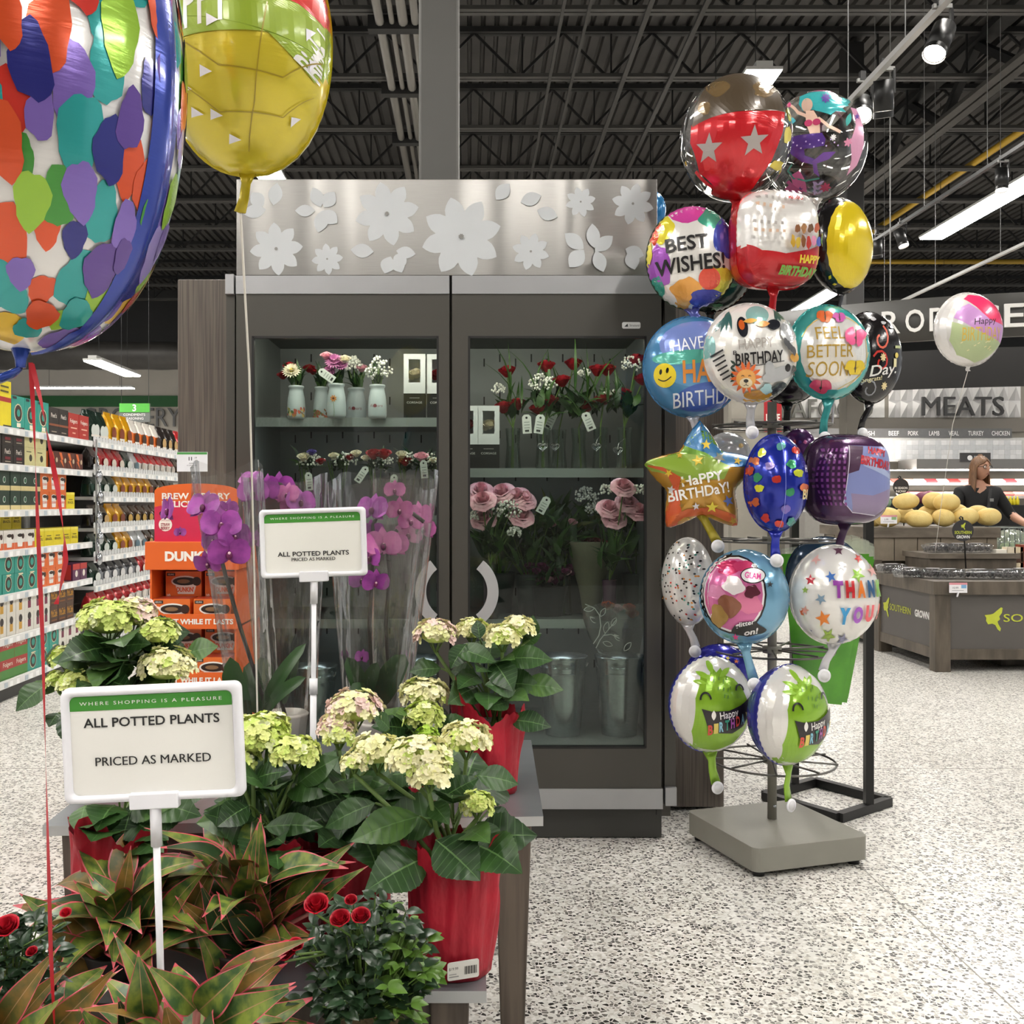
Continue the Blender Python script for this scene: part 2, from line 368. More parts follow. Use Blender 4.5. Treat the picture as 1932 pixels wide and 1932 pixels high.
# track lights
blk = M('black_metal', '#1b1b1b', .4, .2, var=.1)
spotm = M('spot_lens', '#fff4e4', .4, emit=30)
def track(name, label, x, y0, y1, h, light):
    mb = MB(); mb.box(x-.017, x+.017, y0, y1, h, h+.03, M('track_'+light, '#bdbdbb' if light == 'l' else '#242424', .4, .2))
    for k in range(4):
        y = y0+(y1-y0)*(k+.5)/4; mb.tube([(x, y, h+.03), (x, y, 6.6)], .003, paint('#777777', .5), n=4)
    tag(mb.build(name), label, 'track')
def can(px, py, Y, tilt, label, sc=1., on=True, power=60, aim=None):
    p = at(px, py, Y); t = thing('track_spot', label, 'spotlight', p, 'black cylinder track spotlights')
    d = (Vector(aim)-p).normalized() if aim else Vector((sin(tilt), -.15, -cos(tilt))).normalized()
    L_, r = .19*sc, .052*sc
    a = MB(); a.tube([p-d*L_/2, p+d*L_*.32], r, blk, n=20); a.tube([p+d*L_*.33, p+d*L_/2], r*1.0, blk, n=20, cap=False); a.build('barrel', t)
    a = MB(); a.tube([p+d*L_*.40, p+d*L_*.43], r*.92, spotm, n=20); a.build('lens', t)
    a = MB(); top = p+Vector((0, 0, L_*.85)); q = p-d*L_*.15
    a.bar(q+X_*r*1.05, top+X_*r*1.05, .012, .02, blk); a.bar(top-X_*.03, top+X_*r*1.1, .02, .02, paint('#888886', .4, .4)); a.bar(top, top+Vector((0, 0, .05)), .03, .03, blk); a.build('yoke', t)
    if on:
        l = bpy.data.lights.new('spot', 'SPOT'); l.energy = power; l.spot_size = RD(50); l.spot_blend = .6; l.shadow_soft_size = .04; l.color = (1, .95, .88)
        lo = bpy.data.objects.new('spot_lamp', l); COL.objects.link(lo); lo.parent = t; lo.location = d*L_*.6
        lo.rotation_euler = d.to_track_quat('-Z', 'Y').to_euler()
H = 3.54; track('light_track', 'pale light track above the balloon rack', 2.185, 3.2, 6.3, H, 'l')
can(1772, 78, 4.75, -.35, 'black track spotlight at the top right with a glowing lens', aim=(.4, 3.2, 0))
can(1667, 187, 5.45, .05, 'black track spotlight hanging beside the mermaid bubble balloon', aim=(2.6, 6.5, 0))
can(1627, 206, 5.78, .3, 'black track spotlight half hidden behind the mermaid bubble balloon', aim=(1.2, 3.2, 1.0), power=15)
H = 4.13; track('light_track', 'black light track crossing under the long linear light', 4.466, 7, 11.9, H, 'd')
can(1890, 340, 8.6, .05, 'black track spotlight in front of the long linear light', sc=1.0, aim=(4.2, 8, .6), power=35)
can(1700, 450, 10.6, .2, 'black track spotlight left of the long linear light', aim=(5, 9.5, .9), power=35)
can(1655, 470, 11.2, .0, 'small dark track spotlight beside the yellow balloon', aim=(5, 12, 1), power=30)
H = 3.75; track('light_track', 'thin pale light track above the produce sign', 2.15*(H-CH), 8.2, 14, H, 'l')
# aisle sign, far left
p = at(254, 778, 15); t = thing('aisle_sign', 'green and grey hanging aisle sign with a white 3 above the coffee aisle', 'sign', p)
a = MB(); a.box(p.x-.22, p.x+.22, 15, 15.04, p.z-.14, p.z+.13, paint('#6b6f6c', .5)); a.box(p.x-.22, p.x+.22, 14.99, 15.0, p.z+.0, p.z+.13, paint('#4fae3d', .5))
wt = paint('#f4f4f2', .5)
a.text('3', (p.x, 14.985, p.z+.065), X_, Z_, wt, h=.1, fat=.02); a.text('CONDIMENTS', (p.x, 14.985, p.z-.035), X_, Z_, wt, h=.035); a.text('SEASONING', (p.x, 14.985, p.z-.09), X_, Z_, wt, h=.035); a.build('panel', t)
a = MB()
for dx in (-.2, .2): a = MB(); a.tube([(p.x+dx, 15.02, p.z+.13), (p.x+dx, 15.02, 6.6)], .004, jd, n=4); a.build('hanger_wire', t)
# ================================================================ COFFEE AISLE (left)
GX = -2.93
white = M('shelf_white', '#d8d8d6', .45, .1, var=.05); grey = M('shelf_back', '#8d8b88', .6, var=.1); dark = M('kick_dark', '#3c3b3a', .6, var=.1)
def bay(label, y0, y1, hs, divid):
    t = thing('shelf_unit', label, 'shelving', (GX, y0, 0))
    a = MB(); a.box(GX-.60, GX-.56, y0, y1, 0, 1.95, grey)
    for y in (y0, y1-.03): a.box(GX-.56, GX-.52, y, y+.03, 0, 1.95, white)
    a.build('back_panel', t)
    a = MB(); a.box(GX-.56, GX-.02, y0, y1, 0, .10, dark); a.build('kick_plate', t)
    for h in hs:
        dp = .40 if h > .3 else .53
        a = MB(); a.box(GX-.56, GX-.01, y0+.01, y1-.01, h-.025, h, white); s_ = a.build('shelf', t)
        a = MB(); a.box(GX-.012, GX+.004, y0+.01, y1-.01, h-.042, h+.004, paint('#e4e4e2', .4))
        y = y0+.06; q = 0
        while y < y1-.08:
            a.box(GX+.004, GX+.006, y, y+.045, h-.038, h-.006, paint('#fbfbfa' if q % 3 else '#b9c4cc', .5)); y += .07+.03*((q*7) % 3); q += 1
        a.build('price_rail', s_)
        if divid:
            a = MB(); y = y0+.03
            while y < y1-.07:
                a.poly([(-.028, 0), (.028, 0), (.028, .03), (.012, .042), (-.012, .042), (-.028, .03)], (GX-.02, y+.03, h+.004), Y_, Z_, M('divider', '#d5d6d6', .35, spec=.4), .004); y += .068
            a.build('divider', s_)
NB = (.123, .397, .67, .95, 1.207, 1.5, 1.733); FB = (.12, .36, .597, .826, 1.055, 1.304, 1.516, 1.737)
BS = .80
bay('white metal shelving bay of boxed coffee nearest on the left', 5.2, 7.98, NB, False)
bay('white metal shelving bay of bagged coffee beyond the hanging utensils', 8.03, 12.0, FB, True)
PROTO = {}
def box_proto(key, body, w_, h_, d_, art):
    a = MB(); bm_ = paint(body, .4); a.box(-d_, 0, -w_/2, w_/2, 0, h_, bm_)
    for i, it in enumerate(art):
        e = .0008*(i+1); org = (e, 0, h_/2)
        if it[0] == 't': a.text(it[1], (e, it[2]*w_/2, h_/2+it[3]*h_/2), Y_, Z_, paint(it[6], .5), w=it[4]*w_, h=it[5]*h_, fat=.01)
        elif it[0] == 'c': a.poly(circ(it[1]*w_/2, it[2]*h_/2, it[3]*w_, 14, it[4]*h_ if len(it) > 5 else None), org, Y_, Z_, paint(it[-1], .45))
        elif it[0] == 'p': a.poly([(x*w_/2, z*h_/2) for x, z in it[1]], org, Y_, Z_, paint(it[2], .45))
    # side art facing the camera
    if art and art[0][0] == 'p':
        a.poly([(x*d_*.4, z*h_*.45) for x, z in ((-1, -1), (1, -1), (1, 1), (-1, 1))], (-d_/2, -w_/2-.0008, h_/2), X_, Z_, paint(art[0][2], .45))
    PROTO[key] = (a, w_)
def R4(x0, x1, z0, z1): return [(x0, z0), (x1, z0), (x1, z1), (x0, z1)]
cup = lambda c: [('c', 0, .45, .30, .13, 1, '#f3f0ea'), ('p', [(-.6, .45), (-.45, -.75), (.45, -.75), (.6, .45)], '#f3f0ea'), ('c', 0, .45, .25, .09, 1, '#2a1a10'), ('c', .55, .35, .12, '#3a2016')]
box_proto('orange', '#e8702c', .15, .125, .13, cup(0)+[('t', "DUNKIN'", 0, -.2, .5, .14, '#d9542c')])
box_proto('whitecup', '#eee9e2', .15, .125, .13, [('p', R4(-1, 1, -1, -.3), '#e46a35')]+cup(0))
box_proto('teal', '#2d9c8c', .17, .125, .13, [('c', 0, 0, .30, '#e9dcb8'), ('c', 0, 0, .27, '#3b2415'), ('c', 0, 0, .15, '#2d9c8c'), ('p', R4(-.4, .4, .8, .95), '#e9dcb8')])
box_proto('tealtall', '#2d9c8c', .19, .22, .13, [('c', 0, 0, .32, '#e9dcb8'), ('c', 0, 0, .28, '#3b2415'), ('c', 0, 0, .13, '#2d9c8c'), ('p', R4(-.9, -.3, .8, .95), '#222222'), ('p', R4(-.3, .3, -.85, -.6), '#f1e9d2')])
box_proto('yellow', '#e9d51f', .15, .125, .13, [('p', R4(-1, 1, .7, 1), '#f3e55a'), ('p', R4(-.5, .5, .1, .2), '#6a5c10'), ('t', 'BRAZIL', 0, -.2, .7, .14, '#5a4a08')])
box_proto('yellowtall', '#e9d51f', .20, .3, .13, [('p', R4(-1, 1, .1, .3), '#b02a22'), ('p', R4(-.6, .6, .5, .58), '#5a4a08'), ('p', R4(-.6, .6, .7, .78), '#5a4a08')])
box_proto('black', '#28221f', .16, .125, .13, [('t', "Peet's", 0, .35, .5, .26, '#e6ded4'), ('p', R4(-.5, .5, -.5, -.2), '#7b1f2b'), ('p', R4(-.5, .5, -.75, -.65), '#a79a88')])
box_proto('blacktall', '#2b2522', .17, .2, .13, [('t', "Peet's", 0, .45, .55, .16, '#e6ded4'), ('p', R4(-1, 1, -.3, -.15), '#8c4a2a'), ('p', R4(-.5, .5, -.75, -.68), '#a79a88')])
box_proto('redtall', '#b3322b', .20, .19, .13, [('t', 'Folgers', 0, .35, .7, .2, '#f3e7da'), ('p', R4(-.6, .6, -.2, -.1), '#f0b8a0'), ('p', R4(-.3, .3, -.6, -.5), '#f0b8a0')])
box_proto('green', '#20392c', .15, .125, .13, [('c', -.1, .1, .14, '#eef2ee'), ('c', -.1, .1, .11, '#2c6b4a'), ('p', R4(-1, 1, -1, -.5), '#e0cf94')])
box_proto('cream', '#d9d39a', .17, .125, .13, [('c', .1, -.1, .14, '#3a372a'), ('p', R4(-.7, .2, .5, .6), '#6d6a4a')])
box_proto('white', '#e6e3d8', .13, .125, .13, [('p', R4(-.35, .35, -.6, .2), '#7a2b48'), ('c', 0, .55, .2, '#2e2622')])
box_proto('whitegold', '#e9e5da', .13, .125, .13, [('p', R4(-.35, .35, -.6, .2), '#d3a13a'), ('c', 0, .55, .2, '#2e2622')])
box_proto('brown', '#4a2a19', .14, .125, .13, [('t', 'McCafe', 0, .1, .75, .4, '#d59a2c'), ('p', R4(-.7, .7, -.75, -.6), '#8a5220')])
box_proto('redgreen', '#b5322c', .19, .13, .13, [('p', R4(-1, 1, -1, -.05), '#4c8a3a'), ('t', 'Folgers', 0, .4, .7, .28, '#f3e7da')])
box_proto('zigzag', '#5b2a20', .15, .125, .13, [('p', [(-.9, .9), (-.3, .9), (.1, .1), (-.2, .1), (.3, -.9), (-.7, -.0), (-.35, .0)], '#e8743a'), ('c', .55, 0, .12, '#d9c8a8')])
box_proto('purple', '#5b2a50', .14, .125, .13, [('p', R4(-1, 1, .3, 1), '#c33a35'), ('c', 0, -.2, .18, '#f0e8dc')])
DESC = dict(orange='orange coffee box with a cup', whitecup='white and orange coffee box', teal='teal coffee box', tealtall='tall teal coffee box', yellow='yellow coffee box',
            yellowtall='tall yellow carton', black='black coffee box', blacktall='tall black coffee box', redtall='tall red coffee box', green='dark green coffee box', cream='cream coffee box',
            white='white coffee box with plum label', whitegold='white coffee box with gold label', brown='brown coffee box with gold script', redgreen='red and green coffee box',
            zigzag='brown coffee box with orange zigzag', purple='red and purple coffee box')
def bag_proto(key, body, top, lab, w_=.19, h_=.255, d_=.12):
    a = MB(); vs = []; n = 10
    for z, ww, dd in ((0, .92, .95), (.12, 1, 1), (.55, .98, .85), (.8, .94, .45), (.9, .9, .12), (1, .92, .06)):
        for k in range(n*2):
            t_ = 2*pi*k/(n*2); c_, s_ = cos(t_), sin(t_)
            vs.append((-d_/2+d_/2*dd*abs(c_)**.5*(1 if c_ > 0 else -1), w_/2*ww*abs(s_)**.5*(1 if s_ > 0 else -1), h_*z+(.006*sin(5*t_) if .1 < z < .95 else 0)))
    f = lambda i: [(i*2*n+k, i*2*n+(k+1) % (2*n), (i+1)*2*n+(k+1) % (2*n), (i+1)*2*n+k) for k in range(2*n)]
    a.add(vs, f(0)+f(1)+[tuple(range(2*n-1, -1, -1))], foil(body, .25), True); a.add(vs, f(2)+f(3)+f(4), foil(top, .25), True)
    a.poly(circ(0, .0, w_*.3, 12, h_*.2), (.004, 0, h_*.36), Y_, Z_, ink(lab)); a.poly(R4(-w_*.3, w_*.3, -.008, .008), (.0046, 0, h_*.2), Y_, Z_, ink('#efe9dd'))
    PROTO[key] = (a, w_)
bag_proto('bgreen', '#1f3a2d', '#1a2f25', '#dfe6df'); bag_proto('byellow', '#e0a91e', '#d89c10', '#8a3a18', h_=.27); bag_proto('borange', '#e2722f', '#e9e3d8', '#3a2016', w_=.2)
bag_proto('bred', '#a8242b', '#b92c30', '#eee2d4'); bag_proto('bredwhite', '#e6e2dc', '#c6262c', '#d8cfc4', w_=.18); bag_proto('bblack', '#26211f', '#2d2623', '#c9a46a')
bag_proto('bsilver', '#8f9296', '#3d3d40', '#e2e2e2'); bag_proto('bbrown', '#3a2a20', '#4a3220', '#d0a850'); bag_proto('bwhite', '#dfe0de', '#c9cdd0', '#5a7a8a')
DESC.update(bgreen='dark green coffee bag', byellow='yellow coffee bag', borange='orange and white coffee bag', bred='red coffee bag', bredwhite='red topped white coffee bag', bblack='black coffee bag',
            bsilver='silver and black coffee bag', bbrown='brown coffee bag', bwhite='white coffee bag')
_src = {}
def put(key, y, h, label, group, dx=0., rz=0.):
    mb, w_ = PROTO[key]; loc = (GX-.03+dx, y, h+.001)
    if key not in _src:
        o = mb.build('coffee_bag' if key[0] == 'b' and key in ('bgreen', 'byellow', 'borange', 'bred', 'bredwhite', 'bblack', 'bsilver', 'bbrown', 'bwhite') else 'coffee_box'); _src[key] = o
        tag(o, label, 'coffee bag' if o.name.startswith('coffee_bag') else 'coffee box', group)
    else:
        o = _src[key].copy(); COL.objects.link(o); o['label'] = label; o['group'] = group
    o.location = loc; o.rotation_euler.z = rz
    if o.name.startswith('coffee_bag') and h < 1.7: o.scale.z = .72
    return o
def row(h, y, seq, shelf, bayname, layers=1, lh=.126, dx=0., gap=.006, where=''):
    cnt = {}
    for key, n in seq:
        for i in range(n):
            w_ = PROTO[key][1]; cnt[key] = cnt.get(key, 0)+1
            for l in range(layers):
                lay = '' if layers == 1 else (', lower layer' if l == 0 else ', upper layer')
                put(key, y+w_/2, h+l*lh, '%s %s%s, %s shelf of %s%s' % (ORD[cnt[key]-1], DESC[key], lay, shelf, bayname, where), 'coffee on the %s shelf of the %s' % (shelf, bayname), dx-.03*l*0, rnd.uniform(-.02, .02))
            y += w_+gap
    return y
nb = 'near bay'
row(1.733, 6.02, [('yellowtall', 3), ('tealtall', 3), ('blacktall', 2), ('redtall', 2), ('bgreen', 2)], 'first', nb)
y = row(1.5, 6.0, [('black', 5), ('cream', 2)], 'second', nb, 2); row(1.5, y+.06, [('zigzag', 4)], 'second', nb)
y = row(1.207, 6.0, [('green', 7), ('orange', 3)], 'third', nb, 2, gap=.004); row(1.207, y, [('yellow', 1)], 'third', nb, 1)
row(.95, 5.9, [('whitecup', 7), ('yellow', 5)], 'fourth', nb); row(.95+.001, 5.75, [('orange', 3), ('yellow', 6)], 'fourth', nb, 2, dx=-.16, where=', behind')
row(.67, 5.8, [('teal', 7), ('orange', 3)], 'fifth', nb, 2); row(.67, 7.66, [('purple', 2)], 'fifth', nb)
row(.397, 5.75, [('white', 4), ('whitegold', 4), ('white', 3), ('brown', 3)], 'sixth', nb, 2)
row(.123, 5.7, [('redgreen', 6), ('teal', 3), ('white', 3)], 'seventh', nb, 2)
fb = 'far bay'
row(1.737, 8.06, [('bgreen', 2), ('byellow', 3), ('borange', 4), ('bblack', 3), ('bred', 2)], 'first', fb, gap=.006)
row(1.516, 8.06, [('bblack', 1), ('bred', 3), ('bgreen', 1), ('bwhite', 1), ('bredwhite', 6), ('bbrown', 2)], 'second', fb, gap=.006)
row(1.304, 8.08, [('bgreen', 3), ('byellow', 5), ('bbrown', 3)], 'third', fb, gap=.006)
row(1.055, 8.08, [('bblack', 2), ('byellow', 2), ('bbrown', 5)], 'fourth', fb, gap=.006)
row(.826, 8.08, [('bgreen', 3), ('byellow', 2), ('bwhite', 2), ('bbrown', 2)], 'fifth', fb, gap=.006)
row(.597, 8.08, [('bgreen', 1), ('bsilver', 5), ('bred', 3)], 'sixth', fb, gap=.006)
row(.36, 8.08, [('bred', 5), ('bredwhite', 4)], 'seventh', fb, gap=.006)
# hanging utensils between the bays
t = thing('clip_strip', 'hanging metal clip strip between the two coffee bays', 'clip strip', (GX+.05, 8.0, 1.75))
a = MB(); a.box(GX+.02, GX+.025, 7.985, 8.015, .8, 1.75, paint('#b9bbbd', .3, .7)); a.build('strip', t)
um = M('steel', '#b9bcc0', .25, .9, var=.1)
for i in range(5):
    z = 1.62-.16*i; a = MB(); yy = 8.0+.03*(i % 2); a.tube([(GX+.03, yy, z), (GX+.05, yy-.02, z-.12)], .007, um, n=6); a.ball((GX+.055, yy-.025, z-.16), .045, um, 10, (.5, 1, 1.1))
    tag(a.build('ladle'), '%s steel ladle from the top of the hanging clip strip' % ORD[i], 'ladle', 'utensils on the clip strip')
# ================================================================ ORANGE COFFEE DISPLAY
DY = 3.35; kD = DY/F
def px2(px): return (px-CX)*kD
def pz(py): return CH-(py-CY)*kD
og = M('display_orange', '#e4651f', .5, var=.04); wtx = paint('#fbf4ea', .5); pk = paint('#d0254f', .5); ogd = M('card_inside', '#8a4a25', .7, var=.1)
x0, x1 = px2(275), px2(452); bx0, bx1 = px2(283), px2(446)
t = thing('coffee_display', 'orange cardboard coffee display beside the wood panel', 'display stand', ((x0+x1)/2, DY, 0))
a = MB(); a.box(bx0, bx0+.006, DY, DY+.38, 0, pz(1022), og); a.box(bx1-.006, bx1, DY, DY+.38, 0, pz(1022), og); a.box(bx0, bx1, DY+.374, DY+.38, 0, pz(1022), ogd); a.build('carcass', t)
a = MB(); hw = (px2(446)-px2(288)); cx = (px2(446)+px2(288))/2
def hdr(z0, z1, arc):
    p = [(-hw/2, z0), (hw/2, z0), (hw/2, z1)]
    if arc: p += [(hw/2*cos(a_), z1+arc*sin(a_)) for a_ in [pi*i/14 for i in range(1, 14)]]
    return p+[(-hw/2, z1)]
a.poly(hdr(pz(1022), pz(926), pz(912)-pz(926)), (cx, DY+.02, 0), X_, Z_, og, .006); a.poly(hdr(pz(1022), pz(957), 0), (cx, DY+.0192, 0), X_, Z_, pk)
a.poly([(-hw/2, 0), (-hw/2*.4, .02), (0, -.005), (hw/2, .0), (hw/2, -.03), (-hw/2, -.03)], (cx, DY+.0188, pz(957)), X_, Z_, pk)
a.text('BREW A BERRY', (cx+.0, DY+.0184, pz(936)), X_, Z_, wtx, w=hw*.82, h=.021, fat=.03); a.text('DELICIOUS CUP', (cx, DY+.0184, pz(951)), X_, Z_, wtx, w=hw*.82, h=.021, fat=.03)
c0 = px2(309); a.poly(circ(0, 0, .022), (c0, DY+.018, pz(990)), X_, Z_, wtx)
for q, s_ in enumerate(('CHOCOLATE', 'STRAW', 'BERRY')): a.text(s_, (c0, DY+.0176, pz((982, 990, 997)[q])), X_, Z_, paint('#9a2430', .5), w=.03, h=(.005, .0105, .0105)[q], fat=.03*(q > 0))
a.poly(circ(0, 0, .008), (c0-.012, DY+.0178, pz(969)), X_, Z_, paint('#3a1512', .5)); a.poly(circ(0, 0, .009), (c0+.006, DY+.0178, pz(971)), X_, Z_, paint('#5a1a18', .5))
a.build('header_card', t)
a = MB(); a.box(x0, x1, DY-.01, DY+.385, pz(1075), pz(1022), og); a.text("DUNKIN'", ((x0+x1)/2, DY-.0115, pz(1049)), X_, Z_, wtx, w=px2(418)-px2(317), h=.034, fat=.05); a.build('canopy', t, bevel=.002)
for q, (pt, pb) in enumerate(((1158, 1186), (1268, 1296), (1380, 1410), (1490, 1520))):
    a = MB(); a.box(x0+.006, x1-.004, DY-.012, DY-.004, pz(pb), pz(pt), og); a.box(bx0, bx1, DY-.005, DY+.372, pz(pb), pz(pb)+.006, ogd)
    a.text('LOVE IT WHILE IT LASTS', ((x0+x1)/2+.004, DY-.0135, pz((pt+pb)/2)), X_, Z_, wtx, w=(x1-x0)*.86, h=.018, fat=.04); a.build('tray', t)
a = MB(); wb, hb = .120, .090
def podbox():
    a.box(-wb/2, wb/2, 0, .1, 0, hb, paint('#e4702a', .4)); f = (0, -.0008, hb/2)
    a.poly([(-.038, .0), (.038, .0), (.027, -hb*.46), (-.027, -hb*.46)], (.008, -.0008, hb*.62), X_, Z_, paint('#efece6', .4))
    a.poly(circ(.004, .012, .046, 20, .019), (0, -.0012, hb*.5), X_, Z_, paint('#efece6', .4)); a.poly(circ(.004, .012, .040, 20, .014), (0, -.0016, hb*.5), X_, Z_, paint('#2b1a12', .4)); a.poly(circ(.0, .012, .022, 14, .007), (0, -.0020, hb*.5), X_, Z_, paint('#8a6a48', .4))
    a.poly(circ(.044, .012, .015, 14), (0, -.0022, hb*.5), X_, Z_, paint('#3c1f14', .4))
    a.text("DUNKIN'", (.006, -.0018, hb*.33), X_, Z_, paint('#d9602f', .5), w=.058, h=.017, fat=.04)
    a.poly(R4(-.014, .014, -.005, .005), (-wb/2+.018, -.0012, hb-.010), X_, Z_, paint('#201c1a', .5)); a.text('KEURIG', (-wb/2+.018, -.0018, hb-.010), X_, Z_, wtx, w=.02, h=.005)
    a.text('10', (-wb/2+.010, -.0014, .010), X_, Z_, wtx, h=.010, fat=.03)
    a.box(-wb/2, wb/2, 0, .1, hb, hb+.0006, paint('#b9442a', .4))
podbox(); pod = None
for r_, (pb, nm) in enumerate(((1134, 'top'), (1186, 'upper middle'), (1243, 'middle'), (1296, 'lower middle'), (1408, 'bottom'))):
    for c_ in range(2):
        x = bx0+.01+wb/2+(wb+.012)*c_+ (.012 if r_ % 2 == 0 else .0); loc = (x, DY+(.10 if r_ in (0, 2) else .002), pz(pb)+.0065 if r_ not in (0, 2) else pz(pb))
        lab = '%s orange coffee pod box in the %s row of the orange display' % (('left', 'right')[c_], nm)
        if pod is None: pod = a.build('coffee_pod_box'); tag(pod, lab, 'coffee box', 'pod boxes in the orange display'); pod.location = loc
        else: o = pod.copy(); COL.objects.link(o); o.location = loc; o['label'] = lab
t = thing('price_sign', 'small white price card on a clear clip above the orange coffee display', 'sign', (px2(361), DY+.01, pz(912)))
a = MB(); q = (px2(361), DY+.01, pz(871)); a.poly(R4(-.050, .050, -.032, .032), q, X_, Z_, paint('#eeeef2', .5), .002); a.poly(R4(-.049, .049, .024, .031), (q[0], q[1]-.0006, q[2]), X_, Z_, paint('#4a9a4a', .5))
dk = paint('#202020', .5); a.text('11', (q[0]-.006, q[1]-.0006, q[2]+.010), X_, Z_, dk, h=.012, fat=.03); a.text('19', (q[0]+.012, q[1]-.0006, q[2]+.013), X_, Z_, dk, h=.006)
for i in range(3): a.text(('DUNKIN', 'K-CUP COFFEE', '10 CT')[i], (q[0], q[1]-.0006, q[2]-.005-.007*i), X_, Z_, dk, h=.0035)
a.build('card', t)
a = MB(); a.tube([(q[0]+.004, q[1]+.006, q[2]-.03), (q[0], q[1]+.006, pz(942))], .006, clear('clip_clear', '#f2f4f6', .6, .12), n=8); a.build('clip', t)
# ================================================================ FLORAL COOLER
CYF = 3.81; k4 = CYF/F
def fx(px, Y=CYF): return (px-CX)*Y/F
def fz(py, Y=CYF): return CH-(py-CY)*Y/F
door_m = M('cooler_greige', '#4b4944', .42, .25, var=.05, vscale=2); sil = M('cooler_silver', '#a9aaac', .38, .55, var=.04, bump=.02, bscale=300, bstretch=(.02, 1, 1)); blkm = paint('#151515', .5)
inn = M('cooler_inside', '#8b8f90', .45, .3, var=.06); kickm = M('cooler_kick', '#3d3d3a', .45, .2, var=.05)
t = thing('floral_cooler', 'tall greige two door floral display cooler full of bouquets', 'cooler', (fx(848), 4.1, 0))
X0, X1 = fx(430), fx(1268)
a = MB()
a.box(X0, X0+.05, CYF+.03, 4.62, .08, fz(522), door_m); a.box(X1-.05, X1, CYF+.03, 4.62, .08, fz(522), door_m)
a.box(X0+.05, X1-.05, 4.57, 4.62, .08, fz(522), inn); a.box(X0, X1, CYF+.03, 4.62, fz(600), fz(521), door_m); a.box(X0+.05, X1-.05, CYF+.04, 4.57, .2, fz(1412), inn)
a.box(X0+.05, X0+.055, CYF+.04, 4.57, fz(1412), fz(600), inn); a.box(X1-.055, X1-.05, CYF+.04, 4.57, fz(1412), fz(600), inn)
# slots on the inside back wall
for i in range(22):
    for j in range(9):
        x = X0+.12+i*.07; z = .5+j*.17+(.02 if i % 2 else 0); a.box(x, x+.006, 4.565, 4.5695, z, z+.035, blkm)
a.build('cabinet', t)
a = MB(); a.box(fx(447), fx(1250), CYF+.02, 4.6, .004, fz(1526), kickm); a.box(fx(1239), fx(1241), CYF+.018, CYF+.02, fz(1540), fz(1530), blkm); a.build('kick_plate', t)
glassm = clear('cooler_glass', '#eaf0ec', .24, .02, rough=.01)
for (l, r, gl, gr, side) in ((447, 848, 478, 826, 'left'), (853, 1247, 885, 1217, 'right')):
    a = MB(); y0, y1 = CYF-.012, CYF+.022
    for (u0, u1, v0, v1) in ((l, gl, 1486, 556), (gr, r, 1486, 556), (gl, gr, 637, 556), (gl, gr, 1486, 1408)):
        a.box(fx(u0), fx(u1), y0, y1, fz(v0), fz(v1), door_m)
    d = a.build('door', t, label='%s greige door with a tall glass pane' % side)
    a = MB(); a.box(fx(l), fx(r), y0-.006, y1, fz(556), fz(522), sil); a.build('door_trim', d, label='brushed silver strip at the door top'); a = MB(); a.box(fx(l), fx(r+2), y0-.006, y1, fz(1524), fz(1486), sil); a.build('door_trim', d, label='brushed silver strip at the door foot')
    a = MB(); a.box(fx(gl), fx(gr), CYF+.002, CYF+.006, fz(1408), fz(637), glassm); g = a.build('glass_pane', d)
    a = MB()
    for (u0, u1, v0, v1) in ((gl-2, gl+2, 1410, 635), (gr-2, gr+2, 1410, 635), (gl, gr, 639, 635), (gl, gr, 1411, 1407)): a.box(fx(u0), fx(u1), y0-.001, CYF+.008, fz(v0), fz(v1), blkm)
    a.build('gasket', d)
    cx, cz = fx(858 if side == 'left' else 866), fz(1115); R1, R0 = .146, .105; pts = []
    A0, A1 = (128, 233) if side == 'left' else (-53, 52)
    arc = [RD(A0+(A1-A0)*i/18) for i in range(19)]
    a = MB(); a.poly([(R1*cos(q), R1*sin(q)) for q in arc]+[(R0*cos(q), R0*sin(q)) for q in arc[::-1]], (cx, y0-.028, cz), X_, Z_, M('handle_silver', '#bdbec0', .35, .45, var=.03), .016)
    a.box(cx+R0*cos(arc[9])*.98-.012, cx+R0*cos(arc[9])*.98+.012, y0-.014, y0, cz-.08, cz+.08, blkm)
    a.build('handle', d, label='silver half ring handle', bevel=.002)
a = MB(); a.box(fx(427), fx(443), CYF-.018, CYF+.02, fz(556), fz(519), sil); a.build('end_cap', t); a = MB(); a.box(fx(1254), fx(1275), CYF-.018, CYF+.02, fz(1518), fz(1484), sil); a.build('end_cap', t)
a = MB(); a.box(fx(1254), fx(1275), CYF, CYF+.03, fz(1486), fz(560), door_m); a.build('side_stile', t); a = MB(); a.box(fx(427), fx(443), CYF, CYF+.03, fz(1486), fz(556), door_m); a.build('side_stile', t)
a = MB(); q = (fx(1190), CYF-.0135, fz(615)); a.poly(rrect(.068, .024, .006), q, X_, Z_, paint('#d9d9d7', .4), .002); a.text('Structural', (q[0]+.012, q[1]-.0006, q[2]), X_, Z_, dk, w=.036, h=.008)
a.poly([(-.026, -.005), (-.012, -.005), (-.014, .006)], (q[0], q[1]-.0006, q[2]), X_, Z_, dk); a.build('badge', t)
